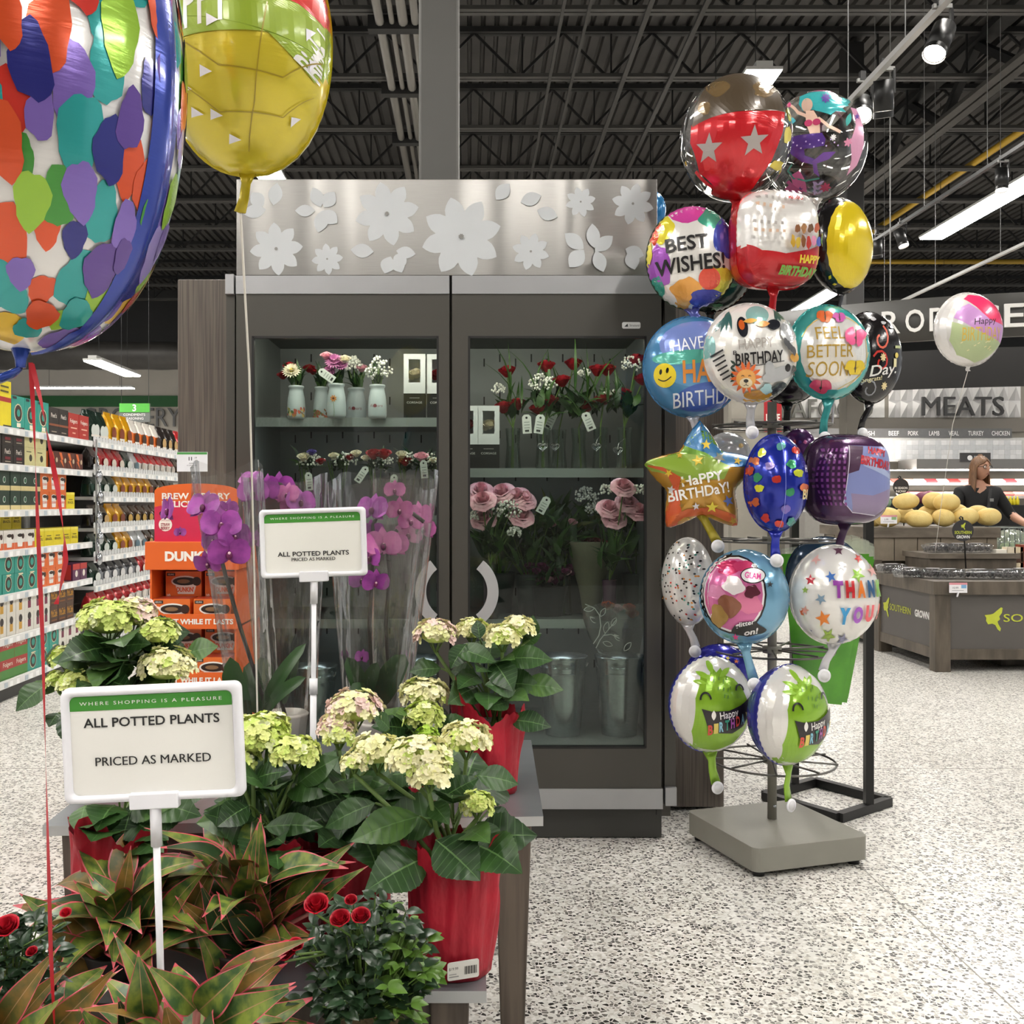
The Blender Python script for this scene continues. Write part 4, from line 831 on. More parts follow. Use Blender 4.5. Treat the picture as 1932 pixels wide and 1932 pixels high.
# small bouquets second left shelf
for i, (px, kinds, lab) in enumerate(((578, [(573, 862, white_p, 11), (588, 853, purp, 8), (605, 870, red, 8)], 'small mixed bunch with a white rosebud and purple spike'), (640, [(630, 860, white_p, 9), (660, 862, red, 8), (672, 855, white_p, 9)], 'small green mixed bunch with white blooms'),
                                      (712, [(705, 856, red, 13), (724, 856, red, 13), (690, 864, white_p, 8)], 'small bunch with two deep red blooms'), (768, [(758, 857, white_p, 10), (765, 870, red, 11)], 'small bunch with a white lily and a red bloom'), (806, [(795, 861, pink, 12), (818, 868, white_p, 7)], 'small bunch with one peach rosebud at the door edge'))):
    Y = 4.06+.03*(i % 2); x = fx(px, Y); t_ = thing('mixed_bouquet', lab, 'bouquet', (x, Y, z2), 'small bouquets on the second left shelf'); a = MB(); a.lathe([(.028, .001), (.034, .06), (.03, .12), (.036, .15)], vglass, (x, Y, z2), 16, close=False); a.build('vase', t_)
    a = MB(); greens(a, (x, Y, fz(880, Y)), .07, 36, [leafg, leafm, leafg], .065, .018, .5)
    for q in range(5): a.tube([(x, Y, z2+.01), (x+rnd.uniform(-.05, .05), Y, fz(870, Y))], .0025, stemg, n=5)
    a.build('foliage', t_); a = MB(); puff(a, (x+.02, Y-.03, fz(870, Y)), .06, .035, .035, 60, gyps, .0045); a.build('babys_breath', t_)
    for (qx, qy, mt, r_) in kinds: a = MB(); rose(a, (fx(qx, Y-.04), Y-.04, fz(qy, Y-.04)), r_*Y/F, mt, rings=3); a.build('blossom', t_)
for i, (px, py, rt) in enumerate(((583, 908, .1), (683, 895, -.6), (742, 912, -.15), (800, 885, .1))):
    a = MB(); hangtag(a, (fx(px, 3.96), 3.96, fz(py, 3.96)), .028, .07, rt); tag(a.build('price_tag'), '%s white hang tag from the left under the small bouquets' % ORD[i], 'tag', 'hang tags in the cooler')
# galvanised buckets
galv = M('galvanised', '#aab0b3', .22, .85, var=.12, vscale=6, bump=.05, bscale=12)
def bucket(px, Y, label, topy=1236, wt_=91, wb_=66):
    x = fx(px, Y); t_ = thing('metal_bucket', label, 'bucket', (x, Y, zb), 'galvanised flower buckets'); r0, r1, h = wb_/2*Y/F, wt_/2*Y/F, fz(topy, Y)-zb; a = MB()
    pr = [(r0, .001)]+[(r0+(r1-r0)*q, h*q) for q in (.1, .3, .5, .7, .78)]
    for i in range(4): q = .80+.02*i; pr += [(r0+(r1-r0)*q+.002, h*q), (r0+(r1-r0)*(q+.01)-.001, h*(q+.01))]
    pr += [(r1, h*.97), (r1+.003, h), (r1-.003, h), (r1*.93, h*.8)]; a.lathe(pr, galv, (x, Y, zb), 36, close=False); a.lathe([(.0001, .003), (r0, .003)], galv, (x, Y, zb), 36, close=False); a.build('pail', t_)
    a = MB(); a.tube([(x+r1*cos(q), Y-r1*.3, zb+h*.92-r1*.9*sin(q)*.5) for q in [pi*i/12 for i in range(13)]], .003, galv, n=6, cap=False); a.build('bail_handle', t_)
bucket(1062, 4.05, 'galvanised bucket behind the right glass, left of the orange bouquet bucket'); bucket(1168, 4.05, 'galvanised bucket holding a cellophane orange bouquet'); bucket(590, 4.05, 'galvanised bucket behind the left glass seen between the orchid sleeves', 1255); bucket(800, 4.05, 'galvanised bucket behind the left glass at the door edge', 1240)
t_ = thing('cellophane_bouquet', 'orange bouquet in etched cellophane standing in the right bucket', 'bouquet', (fx(1160, 4.02), 4.02, fz(1236, 4.05))); a = MB()
celm = clear('cellophane_grey', '#c4c6c4', .5, .12, bump=.25, bscale=20, haze=.25, hazec='#77797a')
P_ = lambda px, py, Y: at(px, py, Y)
vs = [P_(1095, 1150, 4.0), P_(1130, 1138, 3.93), P_(1215, 1140, 3.96), P_(1135, 1240, 4.0), P_(1165, 1245, 3.96), P_(1205, 1240, 4.0), P_(1110, 1200, 3.97), P_(1150, 1190, 3.92), P_(1213, 1195, 3.96)]
a.add(vs, [(0, 1, 7, 6), (1, 2, 8, 7), (6, 7, 4, 3), (7, 8, 5, 4)], celm, True); sl = a.build('sleeve', t_); a = MB()
wl_ = paint('#d9d9d6', .5); o_ = at(1150, 1190, 3.905); kk = 3.905/F
def zz(zx, zy): return ((770+zx/3.864-1150)*kk, -(1000+zy/3.864-1190)*kk)
for st_ in ([(1350, 830), (1390, 770), (1405, 700), (1395, 620), (1360, 570), (1290, 540)], [(1370, 860), (1400, 800), (1440, 750), (1490, 690), (1520, 650)], [(1420, 770), (1480, 760), (1540, 790)]): a.poly(stroke([zz(*q) for q in st_], .0035), o_, X_, Z_, wl_)
for cx_, cy_, l_, r_ in ((1420, 600, 70, 60), (1355, 655, 75, -40), (1445, 710, 85, 75), (1500, 670, 70, 60), (1530, 785, 75, -40), (1455, 830, 75, -20), (1320, 575, 80, 10), (1600, 850, 80, 50)):
    q = zz(cx_, cy_); p_ = lens(q[0], q[1], l_/3.864*kk, l_*.45/3.864*kk, RD(r_)); a.poly(stroke(p_+p_[:1], .0025), o_, X_, Z_, wl_)
a.build('etched_flourish', sl); a = MB()
for px, py in ((1147, 1142), (1187, 1147), (1193, 1158), (1163, 1148)): rose(a, at(px, py, 3.99), .022, orgp if px != 1163 else pink, rings=3)
a.build('blossoms', t_)
# ================================================================ PLANT TABLES
zinc = M('zinc_top', '#8d9296', .35, .6, var=.15, vscale=5); zlip = M('zinc_lip', '#b9bbbb', .35, .6, var=.06); lw_ = wood('table_wood', '#6b5f54', '#4b423a', (20, 20, 1.0))
T1, T2, T3 = .58, .40, .22
t = thing('plant_table', 'zinc topped wooden table carrying the orchids, upper of the stepped plant tables', 'table', (-.36, 2.5, 0))
FLc, FRc, BRc, BLc = (-.886, 2.13), (.159, 2.197), (.176, 2.907), (-.905, 2.86)
def slab(pts, z, th, name, par):
    a = MB(); a.poly(pts, (0, 0, z), X_, Y_, zinc, 0); n = len(pts)
    for i in range(n): p_, q_ = pts[i], pts[(i+1) % n]; a.add([(p_[0], p_[1], z-th), (q_[0], q_[1], z-th), (q_[0], q_[1], z), (p_[0], p_[1], z)], [(0, 1, 2, 3)], zlip)
    a.poly(pts[::-1], (0, 0, z-th), X_, Y_, zlip, 0); a.build(name, par)
slab([FLc, FRc, BRc, BLc], T1, .021, 'tabletop', t)
def taper(x, y, z, wt_, wb_, par):
    a = MB(); vs = [(x+i*h/2, y+j*h/2, zz_) for zz_, h in ((0, wb_), (z, wt_)) for i, j in ((-1, -1), (1, -1), (1, 1), (-1, 1))]
    a.add(vs, [(3, 2, 1, 0), (4, 5, 6, 7), (0, 1, 5, 4), (1, 2, 6, 5), (2, 3, 7, 6), (3, 0, 4, 7)], lw_); a.build('leg', par, bevel=.003)
for x, y in ((-.815, 2.19), (.095, 2.255), (.11, 2.85), (-.83, 2.80)): taper(x, y, T1-.022, .08, .045, t)
a = MB(); a.bar((-.775, 2.195, T1-.07), (.055, 2.25, T1-.07), .02, .08, lw_); a.bar((-.79, 2.81, T1-.07), (.07, 2.855, T1-.07), .02, .08, lw_); a.bar((-.825, 2.23, T1-.07), (-.84, 2.76, T1-.07), .02, .08, lw_); a.bar((.105, 2.295, T1-.07), (.12, 2.81, T1-.07), .02, .08, lw_); a.build('apron', t)
def lowtable(x0, x1, y0, y1, z, label):
    t = thing('plant_table', label, 'table', ((x0+x1)/2, (y0+y1)/2, 0)); slab([(x0, y0), (x1, y0), (x1, y1), (x0, y1)], z, .021, 'tabletop', t)
    for x in (x0+.06, x1-.065):
        for y in (y0+.055, y1-.055): taper(x, y, z-.022, .07, .05, t)
    a = MB(); a.box(x0+.09, x1-.095, y0+.03, y0+.05, z-.11, z-.022, lw_); a.box(x0+.09, x1-.095, y1-.05, y1-.03, z-.11, z-.022, lw_); a.build('apron', t)
lowtable(-.80, .0305, 1.788, 2.12, T2, 'lower zinc topped wooden table under the front right red potted hydrangea'); lowtable(-.98, -.03, 1.16, 1.75, T3, 'lowest zinc topped table under the red edged plants in front')
# ---------------------------------------------------------------- plants
wrapm = M('red_wrap', '#ad1e30', .5, 0, hex2='#991729', vscale=10, bump=.9, bscale=26, bstretch=(1, 1, .45), spec=.3); soil = M('soil', '#2a211a', .9, var=.3, vscale=60, bump=.5)
hl = [M('hydrangea_leaf', '#355626', .4, 0, hex2='#27431f', vscale=22, spec=.4), M('hydrangea_leaf_deep', '#28461f', .38, 0, hex2='#1c3419', vscale=22, spec=.4), M('hydrangea_leaf_fresh', '#4a6b2e', .42, 0, hex2='#3a5a28', vscale=22)]
hv = M('hydrangea_vein', '#587a44', .5); hl2 = M('hydrangea_side_vein', '#3d5a32', .45)
KIND = {'cream': [cream]*5+[lime]+[petal_mat('#ece8c8', '#e4deb0')]*2, 'lime': [lime]*3+[petal_mat('#d7dd8e', '#c6cf74')]*3+[petal_mat('#e3e6c0', '#d4daa0')], 'pink': [pinkw]*4+[cream]*4+[petal_mat('#dfe0a8', '#d0d48e')], 'bright': [petal_mat('#a3c43e', '#8db02e')]*3+[lime]}
def wrap(mb, c, r, h, seed, flaps=()):
    rr = random.Random(seed); n = 96; ph = [rr.random()*6 for _ in range(8)]; vs = []; rows = 12
    cr = [rr.uniform(-1, 1) for _ in range(n)]
    for i in range(rows+1):
        q = i/rows
        for k in range(n):
            a = 2*pi*k/n; top = h*(1+.05*sin(3*a+ph[0])+.05*sin(7*a+ph[1])+.03*cr[k]*q)
            out = 0
            for fa, amp, wdt in flaps:
                dlt = (a-fa+pi) % (2*pi)-pi; g = math.exp(-(dlt/wdt)**2); top += amp*g*max(0, q-.55)/.45; out += .02*g*max(0, q-.7)
            z = top*q; fold = .0022*sin(9*a+ph[2]+q*2.5+1.2*sin(2*a))+.0016*sin(17*a+ph[3]-q*3+sin(3*a+q*4))+.0022*cr[k]*(1 if q > .08 else 0)+.003*sin(4*a+q*7+ph[5])
            rad = r*(.84+.16*min(1, q*1.6))+fold*(.4+q)+out+(.012*(q-.85)/.15*(.5+.5*sin(5*a+ph[4])) if q > .85 else 0)
            vs.append((c[0]+rad*cos(a), c[1]+rad*sin(a), c[2]+.0015+z))
    mb.add(vs, [(i*n+k, i*n+(k+1) % n, (i+1)*n+(k+1) % n, (i+1)*n+k) for i in range(rows) for k in range(n)]+[tuple(range(n-1, -1, -1))], wrapm, True)
def floret(mb, c, nrm, s, mat, rr):
    nrm = nrm.normalized(); ax = nrm.cross(Vector((rr.uniform(-1, 1), rr.uniform(-1, 1), rr.uniform(-1, 1)))).normalized(); ay = nrm.cross(ax)
    vs = []; fs = []
    for k in range(4):
        a = pi/2*k; d = ax*cos(a)+ay*sin(a); e = ax*cos(a+pi/2)+ay*sin(a+pi/2); cup = rr.uniform(.0, .3)
        b = len(vs); vs += [c, c+d*s*.4+e*s*.46+nrm*s*.2, c+d*s*.85+e*s*.46+nrm*s*(.2+cup*.6), c+d*s*1.12+nrm*s*(.12+cup), c+d*s*.85-e*s*.46+nrm*s*(.2+cup*.6), c+d*s*.4-e*s*.46+nrm*s*.2, c+d*s*.6+nrm*s*.02]
        fs += [(b, b+1, b+6), (b+1, b+2, b+6), (b+2, b+3, b+6), (b+3, b+4, b+6), (b+4, b+5, b+6), (b+5, b, b+6)]
    mb.add(vs, fs, mat, False)
def head(mb, c, r, kind, seed, flat=.62):
    rr = random.Random(seed); s = .0115 if r > .03 else .0085; n = int(2.6*pi*r*r/(s*s)*.5)+12
    for i in range(n):
        z = 1-1.25*(i+.5)/n; q = sqrt(max(0, 1-z*z)); a = i*2.39996+rr.uniform(-.25, .25); jr = rr.uniform(.86, 1.06)
        d = Vector((q*cos(a), q*sin(a), z)); p_ = Vector(c)+Vector((d.x*r*jr, d.y*r*jr, d.z*r*flat*jr+.006*sin(a*3)))
        floret(mb, p_, Vector((d.x, d.y, d.z/flat*.8+.25))+Vector((rr.uniform(-.35, .35), rr.uniform(-.35, .35), rr.uniform(-.25, .3))), s*rr.uniform(.8, 1.2), rr.choice(KIND[kind]), rr)
    mb.ball(Vector(c)-Z_*r*.1, r*.75, lime, 10, (1, 1, flat*.8))
def hydrangea(label, px, Y, zt, heads, leaves=(), nr=22, seed=1, flaps=(), r=.078, h=.15, zl=(.15, .3), Lr=(.09, .13), pot=True, tagpos=None, spread=.05, azr=(0, 6.283)):
    rr = random.Random(seed); x = (px-CX)*Y/F; t = thing('potted_hydrangea', label, 'potted plant', (x, Y, zt), 'potted hydrangeas on the plant tables')
    a = MB(); wrap(a, (x, Y, zt), r, h, seed, flaps); a.build('pot_wrap', t, label='red crinkled paper pot wrap')
    a = MB(); a.lathe([(.001, h*.86), (r*.9, h*.84)], soil, (x, Y, zt), 24, close=False); a.build('soil', t)
    st_ = MB(); fo = MB()
    for (hx, hy, dy, hr, kind) in heads:
        c = at(hx, hy, Y+dy); b = Vector((x+rr.uniform(-.03, .03), Y+rr.uniform(-.03, .03), zt+h*.8)); md = b.lerp(c, .5)+Vector((rr.uniform(-.02, .02), 0, .0))
        st_.tube([b, md, c-Z_*hr*.9], [.005, .0045, .004], stemg, n=7)
        for k in range(6): q = 2*pi*k/6; st_.tube([c-Z_*hr*1.0, c+Vector((cos(q)*hr*.5, sin(q)*hr*.5, -hr*.15))], .002, stemg, n=5)
        m_ = MB(); head(m_, c, hr, kind, int(hx*7+hy)); m_.build('flower_head', t)
    for (bx, by, dyb, tx, ty, dyt, wpx, mi) in leaves:
        A = at(bx, by, Y+dyb); B = at(tx, ty, Y+dyt); root = Vector((x+(A.x-x)*.45, Y, max(zt+h*.7, A.z-.05)))
        st_.tube([root, A.lerp(root, .4)+Z_*.008, A], [.003, .0025, .002], stemg, n=5)
        leaf2(fo, A, B, wpx*Y/F*1.15, hl[mi], up=(0, -.9, .75), arch=.07, fold=.14, n=22, m=10, serr=.022, vein=hv, ripple=.006, lat=hl2)
    for i in range(nr):
        az = rr.uniform(*azr); el = rr.uniform(-.35, .55); z = zt+rr.uniform(*zl); L_ = rr.uniform(*Lr); o_ = rr.uniform(.3, 1)*spread
        A = Vector((x+cos(az)*o_, Y+sin(az)*o_, z)); B = A+Vector((cos(az)*cos(el), sin(az)*cos(el), sin(el)))*L_
        st_.tube([(x, Y, z-.04), A], .0022, stemg, n=5)
        leaf2(fo, A, B, L_*rr.uniform(.66, .82), rr.choice((hl[0], hl[0], hl[1], hl[2])), up=(rr.uniform(-.3, .3), -.75, .8), arch=.1, fold=.14, n=22, m=8, serr=.035, vein=hv, ripple=.006, twist=rr.uniform(-.5, .5), lat=hl2)
    st_.build('stems', t); fo.build('foliage', t)
    if tagpos:
        a = MB(); lpx, lpy, yaw, rot, dY = tagpos; o_ = at(lpx, lpy, dY); ux = Vector((cos(yaw), sin(yaw), rot)).normalized(); uz = Vector((0, 0, 1)); nn = ux.cross(uz)
        a.poly(rrect(.056, .032, .004), o_, ux, uz, paint('#e6e4dd', .5), .001); a.text('$19.99', o_+ux*-.017+uz*.004+nn*.0005, ux, uz, dk, w=.016, h=.0055)
        a.poly(R4(-.025, -.008, -.0105, -.0085), o_+nn*.0005, ux, uz, paint('#9a9a98', .5)); a.poly(R4(-.025, -.012, -.006, -.0045), o_+nn*.0005, ux, uz, paint('#9a9a98', .5))
        for q in range(14): a.poly(R4(.002+q*.0016, .002+q*.0016+(.0011 if q % 3 else .0005), -.008, .006), o_+nn*.0005, ux, uz, dk)
        a.build('price_sticker', t, label='white bar code price sticker')
    return t
hydrangea('cream hydrangea in red wrap at the front right corner of the lower table', 856, 1.885, T2, [(790, 1432, -.05, .056, 'cream'), (712, 1418, .03, .044, 'cream'), (880, 1394, .04, .043, 'cream'), (900, 1518, -.05, .028, 'lime'), (668, 1440, 0, .022, 'cream'), (810, 1462, -.09, .034, 'cream')],
    [(806, 1616, -.05, 688, 1682, -.12, 80, 1), (823, 1585, -.06, 906, 1662, -.12, 82, 1), (792, 1540, -.03, 660, 1588, -.07, 62, 2), (708, 1515, 0, 613, 1562, .02, 50, 0), (825, 1512, -.02, 904, 1467, 0, 44, 1), (899, 1463, 0, 978, 1480, .02, 46, 0), (812, 1513, -.06, 848, 1556, -.1, 36, 0),
     (888, 1572, -.03, 918, 1642, -.06, 52, 1), (900, 1550, -.02, 948, 1612, -.03, 40, 0), (938, 1565, 0, 975, 1614, 0, 34, 2), (922, 1530, .02, 965, 1552, .02, 32, 1), (760, 1560, 0, 720, 1640, .02, 50, 2)],
    nr=12, seed=5, flaps=((4.2, .03, .5), (2.2, .04, .4), (5.6, .05, .3), (3.2, .05, .35)), r=.084, h=.205, zl=(.21, .33), tagpos=(874, 1830, .08, .12, 1.7985))
hydrangea('hydrangea in red wrap at the right back of the upper table near the cooler door', 921, 2.40, T1, [(822, 1196, 0, .046, 'pink'), (890, 1190, .03, .036, 'cream'), (948, 1202, -.03, .038, 'cream'), (978, 1186, 0, .036, 'cream')],
    [(954, 1243, -.03, 1043, 1246, -.05, 46, 0), (855, 1222, -.02, 938, 1252, -.07, 38, 0), (930, 1246, -.04, 969, 1305, -.08, 50, 1), (972, 1303, -.05, 915, 1292, -.09, 42, 0), (984, 1292, -.02, 1063, 1302, -.03, 44, 2), (962, 1358, -.05, 1040, 1372, -.07, 40, 1), (832, 1261, 0, 772, 1268, 0, 34, 0), (1000, 1208, .02, 1006, 1160, .02, 28, 0), (985, 1215, .02, 1022, 1195, .03, 26, 0), (880, 1215, -.03, 850, 1262, -.05, 34, 1), (960, 1325, -.06, 918, 1338, -.1, 30, 0), (905, 1205, -.03, 900, 1170, -.01, 24, 1)],
    nr=12, seed=9, flaps=((3.75, .075, .42), (2.6, .04, .4)), r=.079, h=.185, zl=(.2, .32), Lr=(.07, .1))
hydrangea('pinkish hydrangea in the middle of the table behind the front cream one', 668, 2.03, T2, [(668, 1338, 0, .052, 'pink'), (635, 1372, -.03, .034, 'pink'), (640, 1390, -.05, .028, 'lime')], [(735, 1375, 0, 700, 1345, -.03, 30, 0)], nr=26, seed=14, h=.2, zl=(.2, .34), flaps=((4, .02, .4), (5.5, .03, .3)), tagpos=(718, 1716, .3, .0, 1.952))
hydrangea('two headed lime and cream hydrangea beside the back sign stem', 800, 2.33, T1, [(800, 1310, .03, .052, 'cream'), (800, 1352, -.04, .042, 'lime'), (805, 1388, -.1, .022, 'bright')], [(770, 1375, -.03, 700, 1372, -.07, 40, 1), (780, 1395, -.04, 720, 1410, -.1, 42, 0)], nr=18, seed=21, h=.1, r=.07, zl=(.09, .17), Lr=(.07, .1))
hydrangea('lime white hydrangea just right of the front sign', 520, 1.98, T2, [(478, 1392, 0, .056, 'lime'), (556, 1420, -.03, .044, 'lime'), (505, 1375, .03, .04, 'lime'), (450, 1430, -.02, .035, 'lime')], [(560, 1480, -.03, 640, 1428, -.02, 50, 0), (480, 1470, -.04, 545, 1455, -.08, 45, 1), (500, 1560, -.05, 610, 1560, -.08, 40, 0), (470, 1520, -.04, 410, 1560, -.08, 52, 1)], nr=30, seed=31, h=.18, zl=(.17, .33), flaps=((5.2, .05, .4), (3.7, .05, .4)))
hydrangea('cream green hydrangea behind the front sign at the far left of the table', 232, 2.42, T1, [(205, 1170, -.02, .068, 'lime'), (250, 1160, .03, .055, 'pink'), (298, 1195, 0, .046, 'lime'), (315, 1258, -.04, .062, 'cream'), (125, 1242, -.02, .034, 'lime'), (150, 1288, -.06, .045, 'lime'), (112, 1285, -.03, .03, 'lime')],
    [(190, 1225, -.02, 122, 1240, -.06, 50, 0), (215, 1225, -.02, 285, 1215, -.06, 48, 0), (90, 1290, -.03, 30, 1342, -.06, 46, 0), (112, 1300, -.03, 35, 1305, .0, 30, 2), (350, 1235, 0, 412, 1220, 0, 44, 2), (110, 1345, -.02, 92, 1372, -.05, 30, 1), (180, 1280, -.05, 250, 1300, -.1, 50, 1), (120, 1240, 0, 85, 1240, 0, 44, 1), (130, 1330, -.05, 150, 1420, -.1, 50, 1)], nr=30, seed=44, h=.13, zl=(.2, .36), Lr=(.1, .14))
hydrangea('leafy hydrangea in red wrap directly under the front sign', 226, 2.0, T2, [], [(160, 1520, 0, 150, 1575, -.05, 40, 2), (250, 1520, 0, 228, 1605, -.06, 58, 1), (270, 1510, -.02, 380, 1540, -.04, 60, 0), (290, 1560, -.04, 256, 1650, -.08, 42, 2), (330, 1500, 0, 400, 1490, 0, 50, 0), (240, 1500, 0, 320, 1480, -.05, 60, 0)], nr=16, azr=(4.5, 7.6), seed=52, h=.2, zl=(.2, .3), flaps=((4.4, .07, .35), (5.6, .03, .5), (3.3, .03, .4)), r=.085)
# ---------------------------------------------------------------- orchids
orc = M('orchid_magenta', '#9c3f9a', .45, 0, hex2='#7d2a80', vscale=30); orp = M('orchid_pink', '#b9649c', .45, 0, hex2='#a04a88', vscale=30); ost = M('orchid_stem', '#2f2a26', .5, var=.2); oleaf = M('orchid_leaf', '#33502a', .35, 0, hex2='#274322', vscale=12); sleevem = clear('sleeve_film', '#f6f6f4', .55, .04, bump=.8, bscale=22, bstretch=(1, 1, .22), haze=.02, hazec='#e8e4e0')
def blossom(mb, c, r, face, mat):
    c = Vector(c); up = Vector(face).normalized(); ax = Vector((0, 0, 1)).cross(up).normalized(); az = up.cross(ax)
    for ang, L_, W_ in ((pi/2, 1, .62), (pi/2+2.2, .95, .6), (pi/2-2.2, .95, .6)): d = ax*cos(ang)+az*sin(ang); leaf2(mb, c, c+d*r*L_, r*W_, mat, up=up, arch=.06, fold=.1, n=8, m=4)
    for sg in (-1, 1): d = ax*sg+az*.18; leaf2(mb, c+up*r*.05, c+up*r*.12+d*r*1.02, r*1.25, mat, up=up, arch=.1, fold=.08, n=9, m=6, prof='st')
    mb.ball(c+up*r*.15-az*r*.12, r*.16, petal_mat('#6a1a50', '#4a1038'), 8, (1, 1, 1.4)); mb.ball(c+up*r*.2, r*.09, petal_mat('#e8c8d0', '#e0b0c0'), 6)
def orchid(label, px, Y, stems, flowers, leaves, sleeve, mat2=orp):
    x = (px-CX)*Y/F; t = thing('potted_orchid', label, 'potted plant', (x, Y, T1), 'sleeved orchids on the upper table'); rr = random.Random(px)
    a = MB(); a.lathe([(.045, .002), (.058, .10), (.061, .105), (.055, .11), (.05, .09)], M('orchid_pot', '#cfc9c2', .4, var=.05), (x, Y, T1), 28); a.build('pot', t)
    a = MB()
    for s_ in stems:
        P = [Vector((x, Y, T1+.09))]+[at(q[0], q[1], Y+(q[2] if len(q) > 2 else 0)) for q in s_]; a.tube(P, .0055, ost, n=7)
    a.build('flower_stem', t)
    for (fx_, fy_, dy, r, k, fc) in flowers:
        a = MB(); c = at(fx_, fy_, Y+dy); blossom(a, c, r, fc or (rr.uniform(-.6, .5), -1, rr.uniform(-.2, .35)), orc if k else mat2); a.build('blossom', t)
    a = MB()
    for (bx, by, tx, ty, dy, wpx) in leaves: leaf2(a, at(bx, by, Y), at(tx, ty, Y+dy), wpx*Y/F, oleaf, up=(0, -.8, .6), arch=.12, fold=.25, n=12, m=6, prof='st')
    a.build('foliage', t)
    (bx, by, bw), (ux_, uy, uw), dpt, jag = sleeve; n = 56; a = MB(); vs = []; C0 = at(bx, by, Y); C1 = at(ux_, uy, Y)
    for i in range(13):
        q = i/12; c = C0.lerp(C1, q); w_ = (bw+(uw-bw)*q**.85)*Y/F
        for k in range(n):
            an = 2*pi*k/n; fl = 1+.05*sin(6*an+px)+.03*sin(11*an+q*5)
            z = c.z+(jag*(.5+.5*sin(2*an+px*.7)) if i == 12 else 0)
            sx = abs(cos(an))**.7*(1 if cos(an) > 0 else -1)
            vs.append((c.x+w_*sx*fl, c.y+w_*dpt*sin(an)*fl, z))
    a.add(vs, [(i*n+k, i*n+(k+1) % n, (i+1)*n+(k+1) % n, (i+1)*n+k) for i in range(12) for k in range(n)], sleevem, True); a.build('sleeve', t, label='clear plastic sleeve')
orchid('magenta orchid in a clear sleeve, leftmost, in front of the orange coffee display', 470, 2.62, [[(500, 1330), (455, 1190), (425, 1085), (400, 980), (385, 945), (360, 950)]], [(320, 963, .04, .043, 1, (-.8, -.6, .1)), (386, 957, -.05, .047, 1, (-.4, -1, .5)), (417, 990, -.07, .050, 1, (.3, -1, .2)), (440, 1012, -.06, .045, 1, (.7, -.8, 0)), (432, 1042, -.07, .052, 1, (.3, -1, -.2)), (393, 1062, -.05, .038, 1, (-.3, -1, -.6)), (405, 1020, 0, .04, 1, None), (430, 965, 0, .036, 1, None), (340, 1005, .02, .016, 1, None)],
       [(465, 1370, 434, 1240, -.06, 42), (440, 1300, 430, 1260, 0, 30), (496, 1355, 577, 1214, -.05, 28), (505, 1350, 577, 1278, -.1, 30), (490, 1350, 470, 1250, .05, 36)], ((492, 1400, 40), (428, 900, 64), .75, .045))
orchid('magenta orchid in a clear sleeve directly behind the back sign', 540, 2.76, [[(530, 1320), (505, 1180), (488, 1050), (475, 930), (490, 902), (530, 915), (568, 950)]], [(474, 906, 0, .036, 1, (-.3, -.8, .8)), (478, 930, -.04, .042, 1, None), (506, 924, -.03, .044, 1, None), (527, 920, .02, .045, 1, None), (543, 934, -.03, .036, 0, None), (566, 948, -.02, .042, 1, (.5, -.8, .3)), (484, 1020, -.02, .03, 1, None), (548, 955, 0, .03, 0, None)], [(530, 1330, 560, 1235, 0, 34), (525, 1330, 490, 1240, .02, 34)], ((545, 1400, 45), (535, 912, 78), .6, .03))
orchid('pink and magenta orchid in a clear sleeve to the right of the back sign', 705, 2.66, [[(703, 1310), (697, 1180), (702, 1090), (704, 990), (720, 960), (770, 962), (800, 985)], [(735, 1310), (728, 1180), (735, 1080), (728, 1020), (750, 1000)]], [(704, 962, -.04, .046, 1, (-.5, -1, .4)), (753, 962, -.03, .036, 0, None), (790, 972, .02, .038, 0, (.6, -.8, .1)), (722, 1028, -.05, .048, 0, (.3, -1, .2)), (700, 1052, -.05, .036, 1, (-.6, -.8, 0)), (684, 1094, -.05, .036, 1, None), (708, 1098, -.06, .036, 1, (.4, -1, -.3)), (745, 1030, 0, .04, 0, None), (775, 985, 0, .034, 0, None), (700, 1005, 0, .036, 1, None), (684, 1240, .02, .022, 1, None)], [(690, 1325, 655, 1240, -.04, 34), (690, 1320, 712, 1250, -.02, 30), (715, 1330, 765, 1235, 0, 50), (700, 1320, 660, 1300, -.08, 34)], ((705, 1390, 48), (722, 925, 98), .55, .05))
orchid('paler orchid stems in a clear sleeve at the back right corner of the table', 790, 2.80, [[(775, 1300), (775, 1150), (780, 1040), (790, 985)]], [(770, 1010, 0, .04, 0, None), (800, 1000, 0, .036, 0, None), (745, 925, .02, .03, 0, None)], [(785, 1310, 800, 1240, 0, 30), (780, 1310, 760, 1250, 0, 30)], ((735, 1390, 30), (765, 905, 62), .5, .03))
